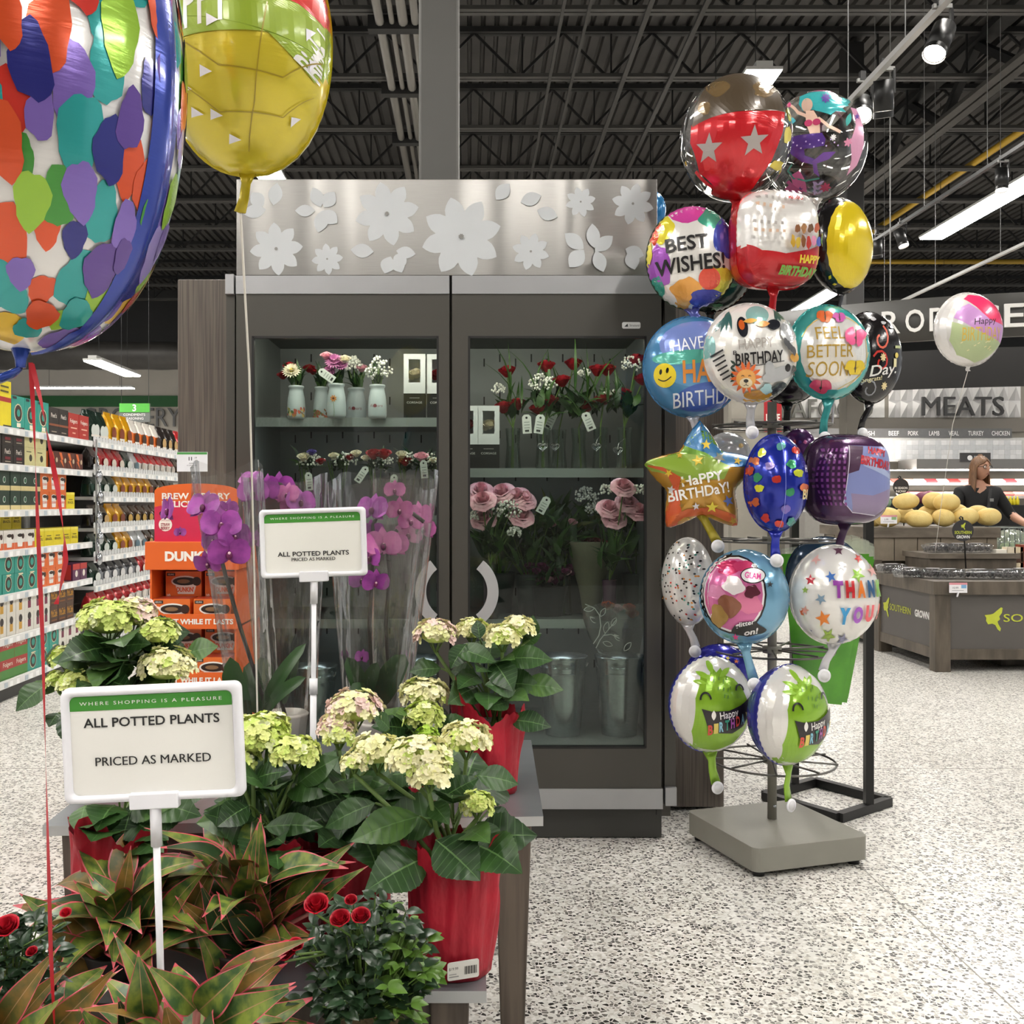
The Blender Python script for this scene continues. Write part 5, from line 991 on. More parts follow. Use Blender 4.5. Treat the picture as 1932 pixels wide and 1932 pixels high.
# ---------------------------------------------------------------- red edged plants
aglm = M('aglaonema_green', '#38562a', .36, 0, hex2='#7a8838', vscale=46, vstretch=(1, 1, .7), spec=.45); aglb = M('aglaonema_bronze', '#54562a', .42, 0, hex2='#84652f', vscale=40, spec=.35); agld = M('aglaonema_dark', '#22351f', .36, 0, hex2='#2c4424', vscale=30, spec=.45); agle = M('aglaonema_edge', '#bd3f50', .42, 0, hex2='#c8646c', vscale=40); aglv = M('aglaonema_rib', '#b08a62', .45, var=.2)
AM = {'g': aglm, 'b': aglb, 'd': agld}
def aglao(label, px, Y, zt, leaves, nr, seed, h, zl):
    rr = random.Random(seed); x = (px-CX)*Y/F; t = thing('red_edged_plant', label, 'potted plant', (x, Y, zt), 'red edged foliage plants'); a = MB(); a.lathe([(.05, .002), (.066, h*.9), (.07, h), (.064, h), (.06, h*.9)], paint('#3a3532', .6), (x, Y, zt), 28); a.build('pot', t)
    a = MB(); s_ = MB()
    for (bx, by, tx, ty, wpx, k, dyt) in leaves:
        A = at(bx, by, Y-.02); B = at(tx, ty, Y+dyt); leaf2(a, A, B, wpx*Y/F*1.1, AM[k], up=(rr.uniform(-.5, .5), -.85, .6), arch=.09, fold=.3, n=14, m=8, edge=agle, vein=aglv, prof='la', twist=rr.uniform(-.4, .4)); s_.tube([(x, Y, zt+h*.8), A.lerp(Vector((x, Y, zt+h)), .4), A], .004, M('aglaonema_stalk', '#b06a60', .5, var=.2), n=6)
    for i in range(nr):
        az = rr.uniform(0, 2*pi); el = rr.uniform(-.3, .75); L_ = rr.uniform(.13, .21); A = Vector((x+.02*cos(az), Y+.02*sin(az), zt+h+rr.uniform(*zl))); B = A+Vector((cos(az)*cos(el), sin(az)*cos(el), sin(el)))*L_
        leaf2(a, A, B, L_*rr.uniform(.34, .44), AM[rr.choice('ggggbd')], arch=.14, fold=.3, n=12, m=8, edge=agle, vein=aglv, prof='la', twist=rr.uniform(-.6, .6)); s_.tube([(x, Y, zt+h*.8), A], .004, _M['aglaonema_stalk'], n=6)
    s_.build('stalks', t); a.build('foliage', t)
aglao('red edged foliage plant at the left behind the stem of the front sign', 225, 1.86, T2, [(242, 1792, 341, 1608, 62, 'g', -.03), (305, 1745, 400, 1630, 44, 'g', -.05), (220, 1740, 138, 1660, 44, 'g', -.05), (135, 1745, 36, 1685, 36, 'g', -.03), (192, 1830, 66, 1738, 74, 'b', -.08), (217, 1812, 96, 1697, 56, 'b', -.02), (230, 1700, 247, 1595, 30, 'b', -.02), (240, 1720, 160, 1640, 40, 'g', .03), (220, 1790, 250, 1690, 50, 'd', -.05)], 34, 3, .05, (-.01, .10))
aglao('red edged foliage plant in the middle, right of the front sign stem', 470, 1.86, T2, [(355, 1750, 424, 1605, 52, 'b', -.03), (474, 1752, 488, 1550, 48, 'g', -.05), (469, 1800, 376, 1662, 60, 'd', -.06), (409, 1850, 366, 1744, 44, 'g', -.1), (485, 1732, 492, 1536, 46, 'g', -.03), (501, 1765, 470, 1612, 46, 'b', -.06), (540, 1715, 673, 1586, 46, 'g', -.03), (590, 1720, 696, 1633, 32, 'g', -.06), (514, 1762, 576, 1682, 36, 'b', -.08), (487, 1775, 408, 1682, 48, 'd', -.08), (518, 1758, 592, 1768, 34, 'b', -.12), (460, 1700, 420, 1600, 44, 'b', 0), (420, 1760, 330, 1690, 40, 'b', -.06)], 38, 8, .05, (-.01, .12))
aglao('red edged foliage plant at the bottom centre edge of the picture', 360, 1.52, T3, [(369, 1905, 276, 1820, 56, 'g', -.05), (272, 1930, 261, 1793, 56, 'g', -.05), (374, 1908, 482, 1806, 62, 'g', -.05), (400, 1940, 560, 1860, 66, 'g', -.08), (400, 1875, 540, 1801, 50, 'b', -.04), (420, 1935, 558, 1853, 56, 'g', -.05), (300, 1900, 213, 1758, 42, 'g', -.02), (410, 1850, 595, 1768, 40, 'b', 0), (200, 1990, 150, 1900, 60, 'g', -.1), (330, 1990, 310, 1890, 70, 'b', -.1), (250, 1990, 222, 1880, 50, 'd', -.05)], 36, 15, .14, (-.0, .09))
aglao('red edged foliage plant at the bottom left corner of the picture', 60, 1.52, T3, [(85, 1960, 224, 1821, 54, 'b', -.04), (0, 1940, 114, 1783, 48, 'b', -.05), (20, 1950, 137, 1815, 40, 'b', -.02), (40, 1990, 120, 1880, 60, 'g', -.08), (-20, 1960, 5, 1860, 50, 'b', -.05)], 32, 23, .14, (-.02, .08))
# ---------------------------------------------------------------- miniature roses
rl = M('rose_leaf', '#2c432c', .33, 0, hex2='#22361f', vscale=30, spec=.5); rlf = M('rose_leaf_fresh', '#5a7f2e', .4, var=.2); rred = petal_mat('#c4182e', '#a01024'); wick = M('wicker', '#7d6a48', .7, hex2='#54432c', vscale=40, bump=.6, bscale=60)
def rosebush(label, px, py, Y, rx, rz, roses, n, seed, fresh=0):
    rr = random.Random(seed); c = at(px, py, Y); t = thing('miniature_rose', label, 'potted plant', (c.x, Y, T3), 'miniature rose bushes'); a = MB(); a.lathe([(.055, .002), (.085, .17), (.088, .19), (.08, .19), (.078, .16)], wick, (c.x, Y, T3), 36, fn=lambda r, z, q: r*(1+.015*sin(24*q)*sin(z*160))); a.build('basket', t)
    a = MB(); a.lathe([(.001, .165), (.078, .16)], soil, (c.x, Y, T3), 24, close=False); a.build('soil', t)
    a = MB(); s_ = MB()
    for i in range(n):
        z = rr.uniform(-.9, 1); q = sqrt(1-z*z); an = rr.uniform(0, 2*pi); d = Vector((q*cos(an), q*sin(an), z)); k = rr.uniform(.45, 1.02); b = c+Vector((d.x*rx*k, d.y*rx*k*.9, d.z*rz*k)); m_ = rlf if (fresh and d.x > .35 and rr.random() < .5) else rl
        s_.tube([c+Vector((d.x*rx*.2, d.y*rx*.2, -rz*.6)), b], .0012, stemg, n=4)
        for u in range(3):
            aa = rr.uniform(0, 6.28); e = Vector((cos(aa), sin(aa), rr.uniform(-.5, .4)))+d*.5; e.normalize(); L_ = rr.uniform(.018, .034); leaf2(a, b, b+e*L_, L_*.52, m_, up=(rr.uniform(-.4, .4), -.5, .9), arch=.08, fold=.2, n=5, m=4)
    for (rx_, ry_, r_) in roses:
        p_ = at(rx_, ry_, Y-.08); m_ = MB(); rose(m_, p_, r_*Y/F, rred, up=(rr.uniform(-.2, .2), -.6, 1), rings=4); m_.build('rose', t); s_.tube([c+Z_*rz*.3, p_-Z_*.015], .0018, stemg, n=5)
    s_.build('stems', t); a.build('foliage', t)
rosebush('miniature red rose bush in a basket right of the red edged plants', 690, 1825, 1.60, .112, .105, [(597, 1706, 19), (642, 1733, 16), (681, 1728, 15), (537, 1795, 18), (662, 1698, 10), (558, 1782, 12)], 330, 4, 1)
rosebush('miniature red rose bush at the left edge behind the red ribbon', 20, 1830, 1.62, .085, .085, [(12, 1748, 20), (124, 1722, 9), (60, 1795, 9)], 190, 6)
# ---------------------------------------------------------------- signs
plast = M('white_plastic', '#e9e9ee', .35, 0, var=.02); paper = M('sign_paper', '#e6e5df', .6, var=.015); grn = paint('#3f8f2e', .5)
def holder(label, px, py, Y, wpx, hpx, roll, lines, foot, stem_to, sleeve_at=None, yaw=0.):
    c = at(px, py, Y); s = Y/F; W_, H_ = wpx*s, hpx*s; t = thing('sign_holder', label, 'sign', (c.x, Y, stem_to[2] if stem_to else c.z)); Rm = Matrix.Rotation(yaw, 3, 'Z') @ Matrix.Rotation(-roll, 3, 'Y'); ux = Rm @ X_; uz = Rm @ Z_; nn = ux.cross(uz)
    a = MB(); th = .012; out = rrect(W_, H_, W_*.04, 6); inn_ = rrect(W_*.90, H_*.855, W_*.035, 6); a.poly(out, c+nn*-.004, ux, uz, plast, .008)
    n = len(out)
    for z0_, z1_, A_, B_ in ((0, 0, out, [(x*.965, z*.95) for x, z in out]),): pass
    ring = [(out, -.004), ([(x*.985, z*.975) for x, z in out], .006), ([(x*1.03, z*1.03) for x, z in inn_], .006), (inn_, -.0005)]
    vs = [c+ux*x+uz*z+nn*d for P, d in ring for x, z in P]; a.add(vs, [(i*n+k, i*n+(k+1) % n, (i+1)*n+(k+1) % n, (i+1)*n+k) for i in range(3) for k in range(n)], plast, True); a.build('frame', t)
    a = MB(); a.poly(inn_, c, ux, uz, paper); top = [p_ for p_ in inn_ if p_[1] > H_*.855/2-W_*.036]; zc = H_*.855/2-H_*.125
    a.poly([p_ for p_ in inn_ if p_[1] > zc]+[(-W_*.45, zc), (W_*.45, zc)], c+nn*.0006, ux, uz, grn)
    a.text('WHERE SHOPPING IS A PLEASURE', c+uz*(H_*.855/2-H_*.062)+nn*.0012, ux, uz, paint('#f2f5ee', .5), w=W_*.79, h=H_*.030, space=1.35)
    for (st_, dz, w_, h_) in lines: a.text(st_, c+uz*(dz*H_)+nn*.001, ux, uz, dk, w=w_*W_, h=h_*H_, fat=.018)
    a.build('insert', t)
    b = c-uz*(H_*.5); a = MB(); q = ux*(W_*.02)
    vs = [b+ux*(i*W_*.135)+uz*(j-.004)+nn*k_ for k_ in (-.008, .010) for j in (-.006, .018) for i in (-1, 1)]; a.add(vs, [(0, 2, 3, 1), (4, 5, 7, 6), (0, 1, 5, 4), (2, 6, 7, 3), (0, 4, 6, 2), (1, 3, 7, 5)], plast); a.build('clip', t, bevel=.002)
    e = Vector(stem_to); a = MB(); a.tube([b, b.lerp(e, .12)], .0085, plast, n=14); a.tube([b.lerp(e, .05), e], .0055, plast, n=12)
    if sleeve_at: a.tube([b.lerp(e, sleeve_at-.035), b.lerp(e, sleeve_at+.035)], .0095, plast, n=14); a.tube([b.lerp(e, sleeve_at), e], .0075, plast, n=12)
    a.build('stem', t)
    if foot: a = MB(); a.lathe([(.062, .001), (.062, .004), (.02, .008), (.012, .02), (.009, .022)], plast, (e.x, e.y, e.z), 36); a.build('base', t)
holder('large white framed plant sign on a stick at the front left', 288, 1402, 1.54, 340, 218, RD(2.6), [('ALL POTTED PLANTS', .197, .755, .082), ('PRICED AS MARKED', -.14, .64, .075)], True, ((314-CX)*1.62/F, 1.62, T3), None)
holder('smaller white framed plant sign in front of the orchids', 590.5, 1024, 2.34, 201, 130, RD(1.9), [('ALL POTTED PLANTS', -.155, .67, .068), ('PRICED AS MARKED', -.235, .41, .048)], True, (( 590-CX)*2.36/F, 2.36, T1), .5)
# ================================================================ BALLOONS
def tris_of(p2):
    return [[p2[i] for i in t_] for t_ in tessellate_polygon([[Vector((x, z, 0)) for x, z in p2]])]
def split(tri, lim, out, depth=0):
    a, b, c = tri; m = max(hypot(a[0]-b[0], a[1]-b[1]), hypot(b[0]-c[0], b[1]-c[1]), hypot(c[0]-a[0], c[1]-a[1]))
    if m <= lim or depth > 5: out.append(tri); return
    ab = ((a[0]+b[0])/2, (a[1]+b[1])/2); bc = ((b[0]+c[0])/2, (b[1]+c[1])/2); ca = ((c[0]+a[0])/2, (c[1]+a[1])/2)
    for q in ((a, ab, ca), (ab, b, bc), (ca, bc, c), (ab, bc, ca)): split(q, lim, out, depth+1)
GB = 'foil balloons on the wire balloon rack'
def bal(label, px, py, Y, hx, hz, decals=(), yaw=0., pitch=0., roll=0., T=.62, p=2.2, q=1.9, po=2., front='#e8e6e2', back=None, star=False, tail=(0, -.10, '#dddddd'), clip=True, group=GB, name='foil_balloon', mat=None, bmat=None, crimp=1., stick=None, dlim=.12, tw=.018, clipz=.0, metal=.3, string=None):
    c = at(px, py, Y); hx *= Y/F; hz *= Y/F; t = thing(name, label, 'balloon', c, group); t.rotation_euler = (pitch, roll, yaw)
    Td = T*min(hx, hz); NC = 44
    def edge(an):
        if star:
            k = (an-pi/2) % (2*pi/5); k = abs(k-pi/5)/(pi/5)   # 1 at a tip, 0 in a notch
            return hx*(.60+.40*k**1.6)
        return (abs(cos(an)/hx)**po+abs(sin(an)/hz)**po)**(-1/po)
    def D(r): return Td*max(0., 1-r**p)**(1/q)
    ox = -(c.x)*Td*.85/Y/hx*cos(yaw); oz = -(c.z-CH)*Td*.85/Y/hz
    fm = mat or foil(front, metal); bm_ = bmat or (foil(back, metal) if back else fm); nr, ns = 15, 88
    a = MB()
    for sgn, mt in ((-1, fm), (1, bm_)):
        vs = []
        for i in range(nr+1):
            r = sin(pi/2*i/nr)**.9
            for k in range(ns):
                an = 2*pi*k/ns; e = edge(an); kk_ = max(0, (r-.62)/.38)**2*crimp
                e *= 1+.012*cos(NC*an)*kk_*(1 if not star else .5); y = sgn*D(r)*(1-.16*kk_*(.5+.5*cos(NC*an)))+.0
                vs.append((r*e*cos(an), y, r*e*sin(an)))
        if sgn > 0: fs = [(i*ns+k, i*ns+(k+1) % ns, (i+1)*ns+(k+1) % ns, (i+1)*ns+k)[::1] for i in range(nr) for k in range(ns)]
        else: fs = [(i*ns+k, (i+1)*ns+k, (i+1)*ns+(k+1) % ns, i*ns+(k+1) % ns) for i in range(nr) for k in range(ns)]
        a.add(vs, fs, mt, True)
    if crimp and not star:   # flat seam around the rim
        vs = [(edge(2*pi*k/ns)*f*cos(2*pi*k/ns), .0, edge(2*pi*k/ns)*f*sin(2*pi*k/ns)) for f in (.985, 1.02+.0) for k in range(ns)]
        a.add(vs, [(k, (k+1) % ns, ns+(k+1) % ns, ns+k) for k in range(ns)], bm_, True)
    lay = [0]; zones = []
    def press(ts, mt, back_=False, u=None):
        lay[0] += 1; eps = .0012+.00032*lay[0]; vs = []; fs = []
        for tri in ts:
            b = len(vs)
            for x, z in tri:
                r = hypot(x, z)/edge(atan2(z, x)) if (x or z) else 0
                if r > .965: x *= .965/r; z *= .965/r; r = .965
                vs.append((x, -(D(r)+eps) if not back_ else D(r)+eps, z))
            fs.append((b, b+1, b+2))
        a.add(vs, fs, mt, True)
    for d in decals:
        k = d[0]; bk = d[-1] == 'back'; d = d[:-1] if bk else d
        if k == 't':   # text, x, z, w, h, colour, [rot, fat, shear]
            st_, x, z, w_, h_, col = d[1:7]; x += ox*(1-.6*abs(x)); z += oz*(1-.6*abs(z)); rot = d[7] if len(d) > 7 else 0; fat = d[8] if len(d) > 8 else .01; sh = d[9] if len(d) > 9 else 0
            vs, fs, bw, bh = glyphs(st_, False, fat, sh); sx, sz = w_*hx/bw, h_*hz/bh; cs, sn = cos(rot), sin(rot); ts = []
            P = [(x*hx+(u*sx)*cs-(v*sz)*sn, z*hz+(u*sx)*sn+(v*sz)*cs) for u, v, _ in vs]
            for f in fs:
                for j in range(1, len(f)-1): split((P[f[0]], P[f[j]], P[f[j+1]]), .013, ts)
            press(ts, ink(col), bk)
        else:
            if k == 'c': pts = circ(d[1], d[2], d[3], 22)
            elif k == 'e': pts = circ(d[1], d[2], d[3], 22, d[4], d[5])
            elif k == 's': pts = starp(d[1], d[2], d[3], .42, 5, d[4] if len(d) > 5 else 0)
            elif k == 'p': pts = list(d[1])
            elif k == 'l': pts = stroke(d[1], d[2])
            elif k == 'b':   # blob
                rr = random.Random(int(d[1]*977+d[2]*331)); ph = [rr.uniform(0, 6.28) for _ in range(3)]
                pts = [(d[1]+d[3]*(1+.16*sin(3*q_+ph[0])+.08*sin(5*q_+ph[1]))*cos(q_), d[2]+d[4]*(1+.16*sin(2*q_+ph[2])+.07*sin(7*q_))*sin(q_)) for q_ in [2*pi*i/26 for i in range(26)]]
            elif k == 'f': pts = [(d[1]+x, d[2]+z) for x, z in petalr(d[3], d[4], .5, .3)]
            elif k == 'n': pts = lens(d[1], d[2], d[3], d[4], d[5])
            pts = [(x+ox*max(0, 1-hypot(x, z)**3), z+oz*max(0, 1-hypot(x, z)**3)) for x, z in pts]
            P = [(x*hx, z*hz) for x, z in pts]; ts = []
            if k in 'pbe' and max(hypot(*q) for q in pts) > .9: zones.append((P, foil(d[-1], metal)))
            for tri in tris_of(P): split(tri, dlim*hx, ts)
            press(ts, foil(d[-1], metal) if (k in 'pbe' and len(pts) > 12) else ink(d[-1]), bk)
    for P, mt in zones:      # printed colour runs over the rim on the front half
        ki = a.mi(mt); lo = (min(q[0] for q in P), min(q[1] for q in P)); hi = (max(q[0] for q in P), max(q[1] for q in P))
        for i in range(nr):
            if sin(pi/2*(i+.5)/nr)**.9 < .955: continue
            for k in range(ns):
                f = a.f[i*ns+k]; x = sum(a.v[q][0] for q in f)/4*.97; z = sum(a.v[q][2] for q in f)/4*.97; ins = False
                if not (lo[0] <= x <= hi[0] and lo[1] <= z <= hi[1]): continue
                for (x1, z1), (x2, z2) in zip(P, P[1:]+P[:1]):
                    if (z1 > z) != (z2 > z) and x < (x2-x1)*(z-z1)/(z2-z1)+x1: ins = not ins
                if ins: a.m[i*ns+k] = ki
    a.build('envelope', t, world=False)
    if tail:
        dx, dz, col = tail; a = MB(); tm = foil(col, .35); z0 = -hz if not star else -hx*.56; pts = [(0, 0, z0+.012), (dx*.2, -.004, z0+dz*.25), (dx*.6, .004, z0+dz*.6), (dx, -.004, z0+dz)]
        a.tube(pts, [tw*1.7, tw*.75, tw*.8, tw*.95], tm, n=10, flat=.25); a.build('tail', t, world=False)
        if clip:
            a = MB(); q_ = Vector((dx, -.012, z0+dz-.012+clipz)); a.tube([q_, q_-Y_*.005], .022, plast, n=22); a.tube([q_-Y_*.005, q_-Y_*.007], .016, M('clip_white', '#d6d6d8', .4), n=22); a.build('weight_disc', t, world=False)
        if stick: a = MB(); e_ = Vector((dx, 0, z0+dz-stick)) if not isinstance(stick, tuple) else t.rotation_euler.to_matrix().inverted() @ (Vector(stick)-c); a.tube([(dx, 0, z0+dz), e_], .0035, plast, n=6); a.build('stick', t, world=False)
        if string: a = MB(); a.tube([(dx, 0, z0+dz)]+[tuple(Vector(s_)-c) for s_ in string], .0022, paint('#e6e2da', .5), n=5); a.build('string', t, world=False)
    return t
W, BK = '#e9e7e2', '#1c1a1b'
# --- top row
bal('large clear bubble balloon printed red and brown with two grey stars, topmost on the rack', 1388, 262, 3.50, 103, 116, [('p', [(-.78, .1), (-.78, -.05), (-.6, -.5), (-.3, -.86), (-.08, -.98), (.1, -.98), (.3, -.82), (.62, -.4), (.78, .0), (.8, .3), (.4, .36), (0, .38), (-.4, .33), (-.78, .2)], '#c9232b'), ('p', [(-.76, .18), (-.4, .32), (0, .37), (.4, .35), (.79, .3), (.7, .62), (.5, .85), (.2, .97), (-.1, .98), (-.4, .9), (-.62, .7), (-.74, .45)], '#4f4334'), ('b', -.35, .72, .22, .1, '#7a6443'), ('b', .45, .66, .2, .12, '#7a6443'), ('b', -.55, .45, .12, .1, '#7a6443'), ('s', -.42, -.13, .24, '#a59c98'), ('s', .33, -.08, .24, '#a59c98'),
    ('b', .9, .3, .05, .15, '#d5c44a'), ('b', .86, -.05, .06, .14, '#e0d060'), ('b', .7, -.5, .1, .08, '#d5c44a'), ('b', -.82, -.4, .07, .12, '#c9a23a'), ('b', -.7, -.62, .08, .1, '#8a5a28'), ('b', -.9, .3, .04, .16, '#2a2522')],
    yaw=-.05, T=.98, p=2, q=2, mat=clear('bubble_clear', '#f4f4f2', .55, .07, bump=.03, bscale=6), tail=(.0, -.05, '#c9232b'), clip=False, name='bubble_balloon', crimp=0)
MER = '#e6c2ae'
def q_(*p): return [((x-1315)/355, (660-z)/375) for x, z in p]
bal('clear bubble balloon printed with a teal haired mermaid', 1537, 279, 3.74, 95, 102, [('p', q_((1490, 430), (1540, 440), (1585, 560), (1595, 680), (1560, 800), (1500, 860), (1520, 760), (1500, 640), (1530, 540)), '#d79ab8'), ('e', .06, .96, .2, .05, 0, '#d86aa0'),
    ('b', .02, .72, .42, .16, '#3fb0b5'), ('p', q_((1150, 400), (1160, 350), (1230, 320), (1330, 320), (1420, 370), (1480, 420), (1430, 430), (1460, 460), (1390, 450), (1360, 470), (1300, 450), (1260, 440), (1240, 400), (1200, 400), (1180, 440)), '#46bcc0'), ('e', -.31, .68, .10, .11, .2, MER), ('p', q_((1200, 440), (1250, 440), (1290, 500), (1300, 585), (1240, 585), (1215, 530), (1205, 490)), MER),
    ('l', q_((1215, 475), (1150, 450), (1085, 400)), .05, MER), ('l', q_((1280, 485), (1350, 540), (1430, 580)), .05, MER), ('c', -.66, .7, .06, '#e0508a'), ('e', -.26, .39, .07, .055, 0, '#d24a78'), ('e', -.12, .4, .07, .055, 0, '#d24a78'),
    ('p', q_((1230, 580), (1310, 580), (1335, 620), (1330, 660), (1260, 670), (1210, 670), (1220, 710), (1290, 740), (1280, 770), (1210, 750), (1140, 700), (1100, 650), (1110, 600), (1160, 585)), '#5f3f98'), ('p', q_((1270, 750), (1330, 700), (1410, 700), (1370, 745), (1300, 765), (1310, 800), (1330, 850), (1290, 820)), '#6b3f98'), ('f', .02, .78, .09, 8, '#5a3f9a'),
    ('p', q_((1150, 830), (1200, 800), (1240, 860), (1255, 960), (1240, 1010), (1150, 1000), (1165, 930)), '#e07ab0'), ('p', q_((1040, 850), (1090, 870), (1120, 930), (1160, 990), (1110, 970), (1040, 910), (1000, 870)), '#e58bb8'), ('l', q_((1150, 760), (1130, 800), (1170, 850), (1250, 870), (1330, 860)), .03, '#58a898'), ('s', -.6, -.6, .07, '#5a3a90'), ('s', -.28, -.72, .06, '#5a3a90'),
    ('l', q_((1290, 1000), (1305, 940), (1300, 880)), .035, '#c4b2dd')]+[('n', -.02+.09*(i % 2), -.62-.09*(i//2), .13, .05, .6 if i % 2 else 2.5, '#c4b2dd') for i in range(6)]+[('f', .15, -.72, .1, 7, '#d2557a'), ('f', .46, .03, .08, 6, '#d88aa8'), ('n', .44, .4, .22, .1, 1.3, '#4ab0a8'), ('f', .18, .12, .06, 8, '#f2f2f2'), ('n', -.58, .42, .16, .1, 0, '#4ab0c0'), ('s', .6, .44, .06, '#6a4aa0')]+[('c', -.5+.07*i, .08-.05*(i % 3), .014, '#cbb6e8') for i in range(12)],
    yaw=.1, T=.98, p=2, q=2, mat=_M['bubble_clear'], tail=(0, -.05, '#e6e2da'), clip=False, name='bubble_balloon', crimp=0)
bal('round white BEST WISHES foil balloon with colourful blotches', 1305, 487, 3.50, 84, 97, [('e', 0, 0, .93, .93, 0, W), ('b', -.1, .84, .48, .17, '#d24aa0'), ('b', .42, .72, .22, .2, '#3f9a80'), ('b', .78, .36, .26, .42, '#3a48a8'), ('b', -.62, .54, .26, .24, '#e0d23f'), ('b', -.8, .5, .14, .22, '#d2492f'), ('b', -.66, -.14, .28, .4, '#a256b8'), ('b', -.76, -.58, .18, .24, '#3a9a8a'), ('b', -.1, -.66, .32, .28, '#e2a04a'), ('b', .62, -.5, .3, .34, '#ded045'), ('e', .42, -.42, .22, .22, 0, '#d8503c'), ('b', .36, -.82, .42, .17, '#3840a0'), ('b', -.92, .1, .06, .2, '#e0d23f'),
    ('t', 'BEST', -.05, .26, .92, .28, BK, .1, .02), ('t', 'WISHES!', .03, -.12, 1.5, .30, BK, .1, .02)], yaw=-.12, front='#dcd8d4', back='#3a4a3a', tail=(.06, -.085, '#5a62b0'))
bal('cube shaped foil balloon, red below and white with grey squares above', 1458, 455, 3.40, 77, 90, [('p', [(-1, -.18), (-.6, -.26), (0, -.28), (.6, -.2), (1, -.12), (1, -1), (-1, -1)], '#b81a22')]+[('p', R4(x_-.035, x_+.035, z_-.03, z_+.03), c_) for x_, z_, c_ in [(-.8+.16*i+.05*(j % 2), .9-.15*j, ['#b9b6b2', '#9f9a96', '#c8a890'][(i*3+j) % 3]) for i in range(11) for j in range(7) if not (i > 4 and j > 1)]]+
    [('t', 'MARIO', .22, .79, .4, .1, '#b8322a', .0, .03), ('t', 'HAPPY', .56, -.42, .62, .16, '#d9c23a', .03, .05), ('t', 'BIRTHDAY', .36, -.68, 1.05, .17, '#6aa83c', -.02, .05)]+[('b', .1+.13*i, -.05-.03*(i % 2), .06, .12, c_) for i, c_ in enumerate(('#c9a03a', '#d8b84a', '#8a5a3a', '#b8332a', '#d78aa8', '#4a5ab0', '#5a9a4a'))]+[('b', .2+.16*i, .2, .07, .09, c_) for i, c_ in enumerate(('#8a5a3a', '#a87a50', '#6a4a30', '#b85a3a'))],
    yaw=.28, T=.92, p=3.2, q=2.6, po=3.6, front='#e6e3df', back='#b81a22', tail=(.0, -.11, '#b81a22'), crimp=.4, metal=.3)
bal('yellow faced foil balloon with a black rim beside the red cube balloon', 1585, 464, 3.64, 76, 90, [('e', 0, 0, .86, .9, 0, '#e0c620')], yaw=.62, front='#1b1a1a', back='#1b1a1a', tail=(0, -.07, '#1b1a1a'), clip=False, stick=(1.293, 3.65, 1.534))
bal('dark green foil balloon mostly hidden behind the BEST WISHES balloon', 1340, 508, 3.72, 78, 80, [('b', .5*cos(i), .7*sin(i)-.2, .12, .05, '#3a6a4a') for i in range(10)], front='#16241c', back='#16241c', tail=(0, -.06, '#1a1a1a'), clip=False)
bal('small sliver of a blue foil balloon behind the steel header', 1232, 395, 4.45, 24, 34, [], front='#1f6aa0', tail=(0, -.05, '#1f6aa0'), clip=False, group=None)
# --- second row
bal('round blue foil birthday balloon with a yellow smiling face', 1307, 692, 3.50, 92, 95, [('e', .1, .45, .75, .42, 0, '#7c8fd0'), ('e', .2, -.05, .72, .36, 0, '#5f9ac8'), ('e', .25, -.6, .6, .28, .2, '#3f5fb0'), ('e', -.1, .18, .7, .14, .05, '#58b0a0'), ('c', -.52, -.17, .24, '#e8cf2a'), ('e', -.6, -.1, .03, .055, -.2, BK), ('e', -.46, -.07, .03, .055, -.2, BK), ('l', [(-.66+.014*i*1.0, -.24-.06*sin(pi*i/20)+.005*i*.5) for i in range(21)], .022, BK), ('t', 'HAVE', -.05, .42, .62, .25, '#e9ecf2', .12, .0), ('t', 'A', .5, .5, .14, .2, '#e9ecf2', .1), ('t', 'HAPPY', .42, -.08, 1.2, .44, '#d98a3a', .05, .02), ('t', 'BIRTHDAY', .38, -.6, 1.45, .28, '#dfe6ee', .1, .0)],
    yaw=-.1, front='#4a86b4', back='#4a86b4', tail=(.02, -.06, '#c8ccd8'))
lion = [('f', -.2, -.5, .33, 14, '#d9652a'), ('e', -.2, -.52, .2, .19, 0, '#e0a050'), ('e', -.2, -.6, .13, .1, 0, '#eedcb8'), ('e', -.2, -.56, .05, .035, 0, BK), ('l', [(-.3, -.47), (-.27, -.45), (-.24, -.47)], .014, BK), ('l', [(-.16, -.47), (-.13, -.45), (-.1, -.47)], .014, BK), ('l', [(-.2, -.58), (-.2, -.64), (-.25, -.66)], .012, BK), ('l', [(-.2, -.64), (-.15, -.66)], .012, BK)]
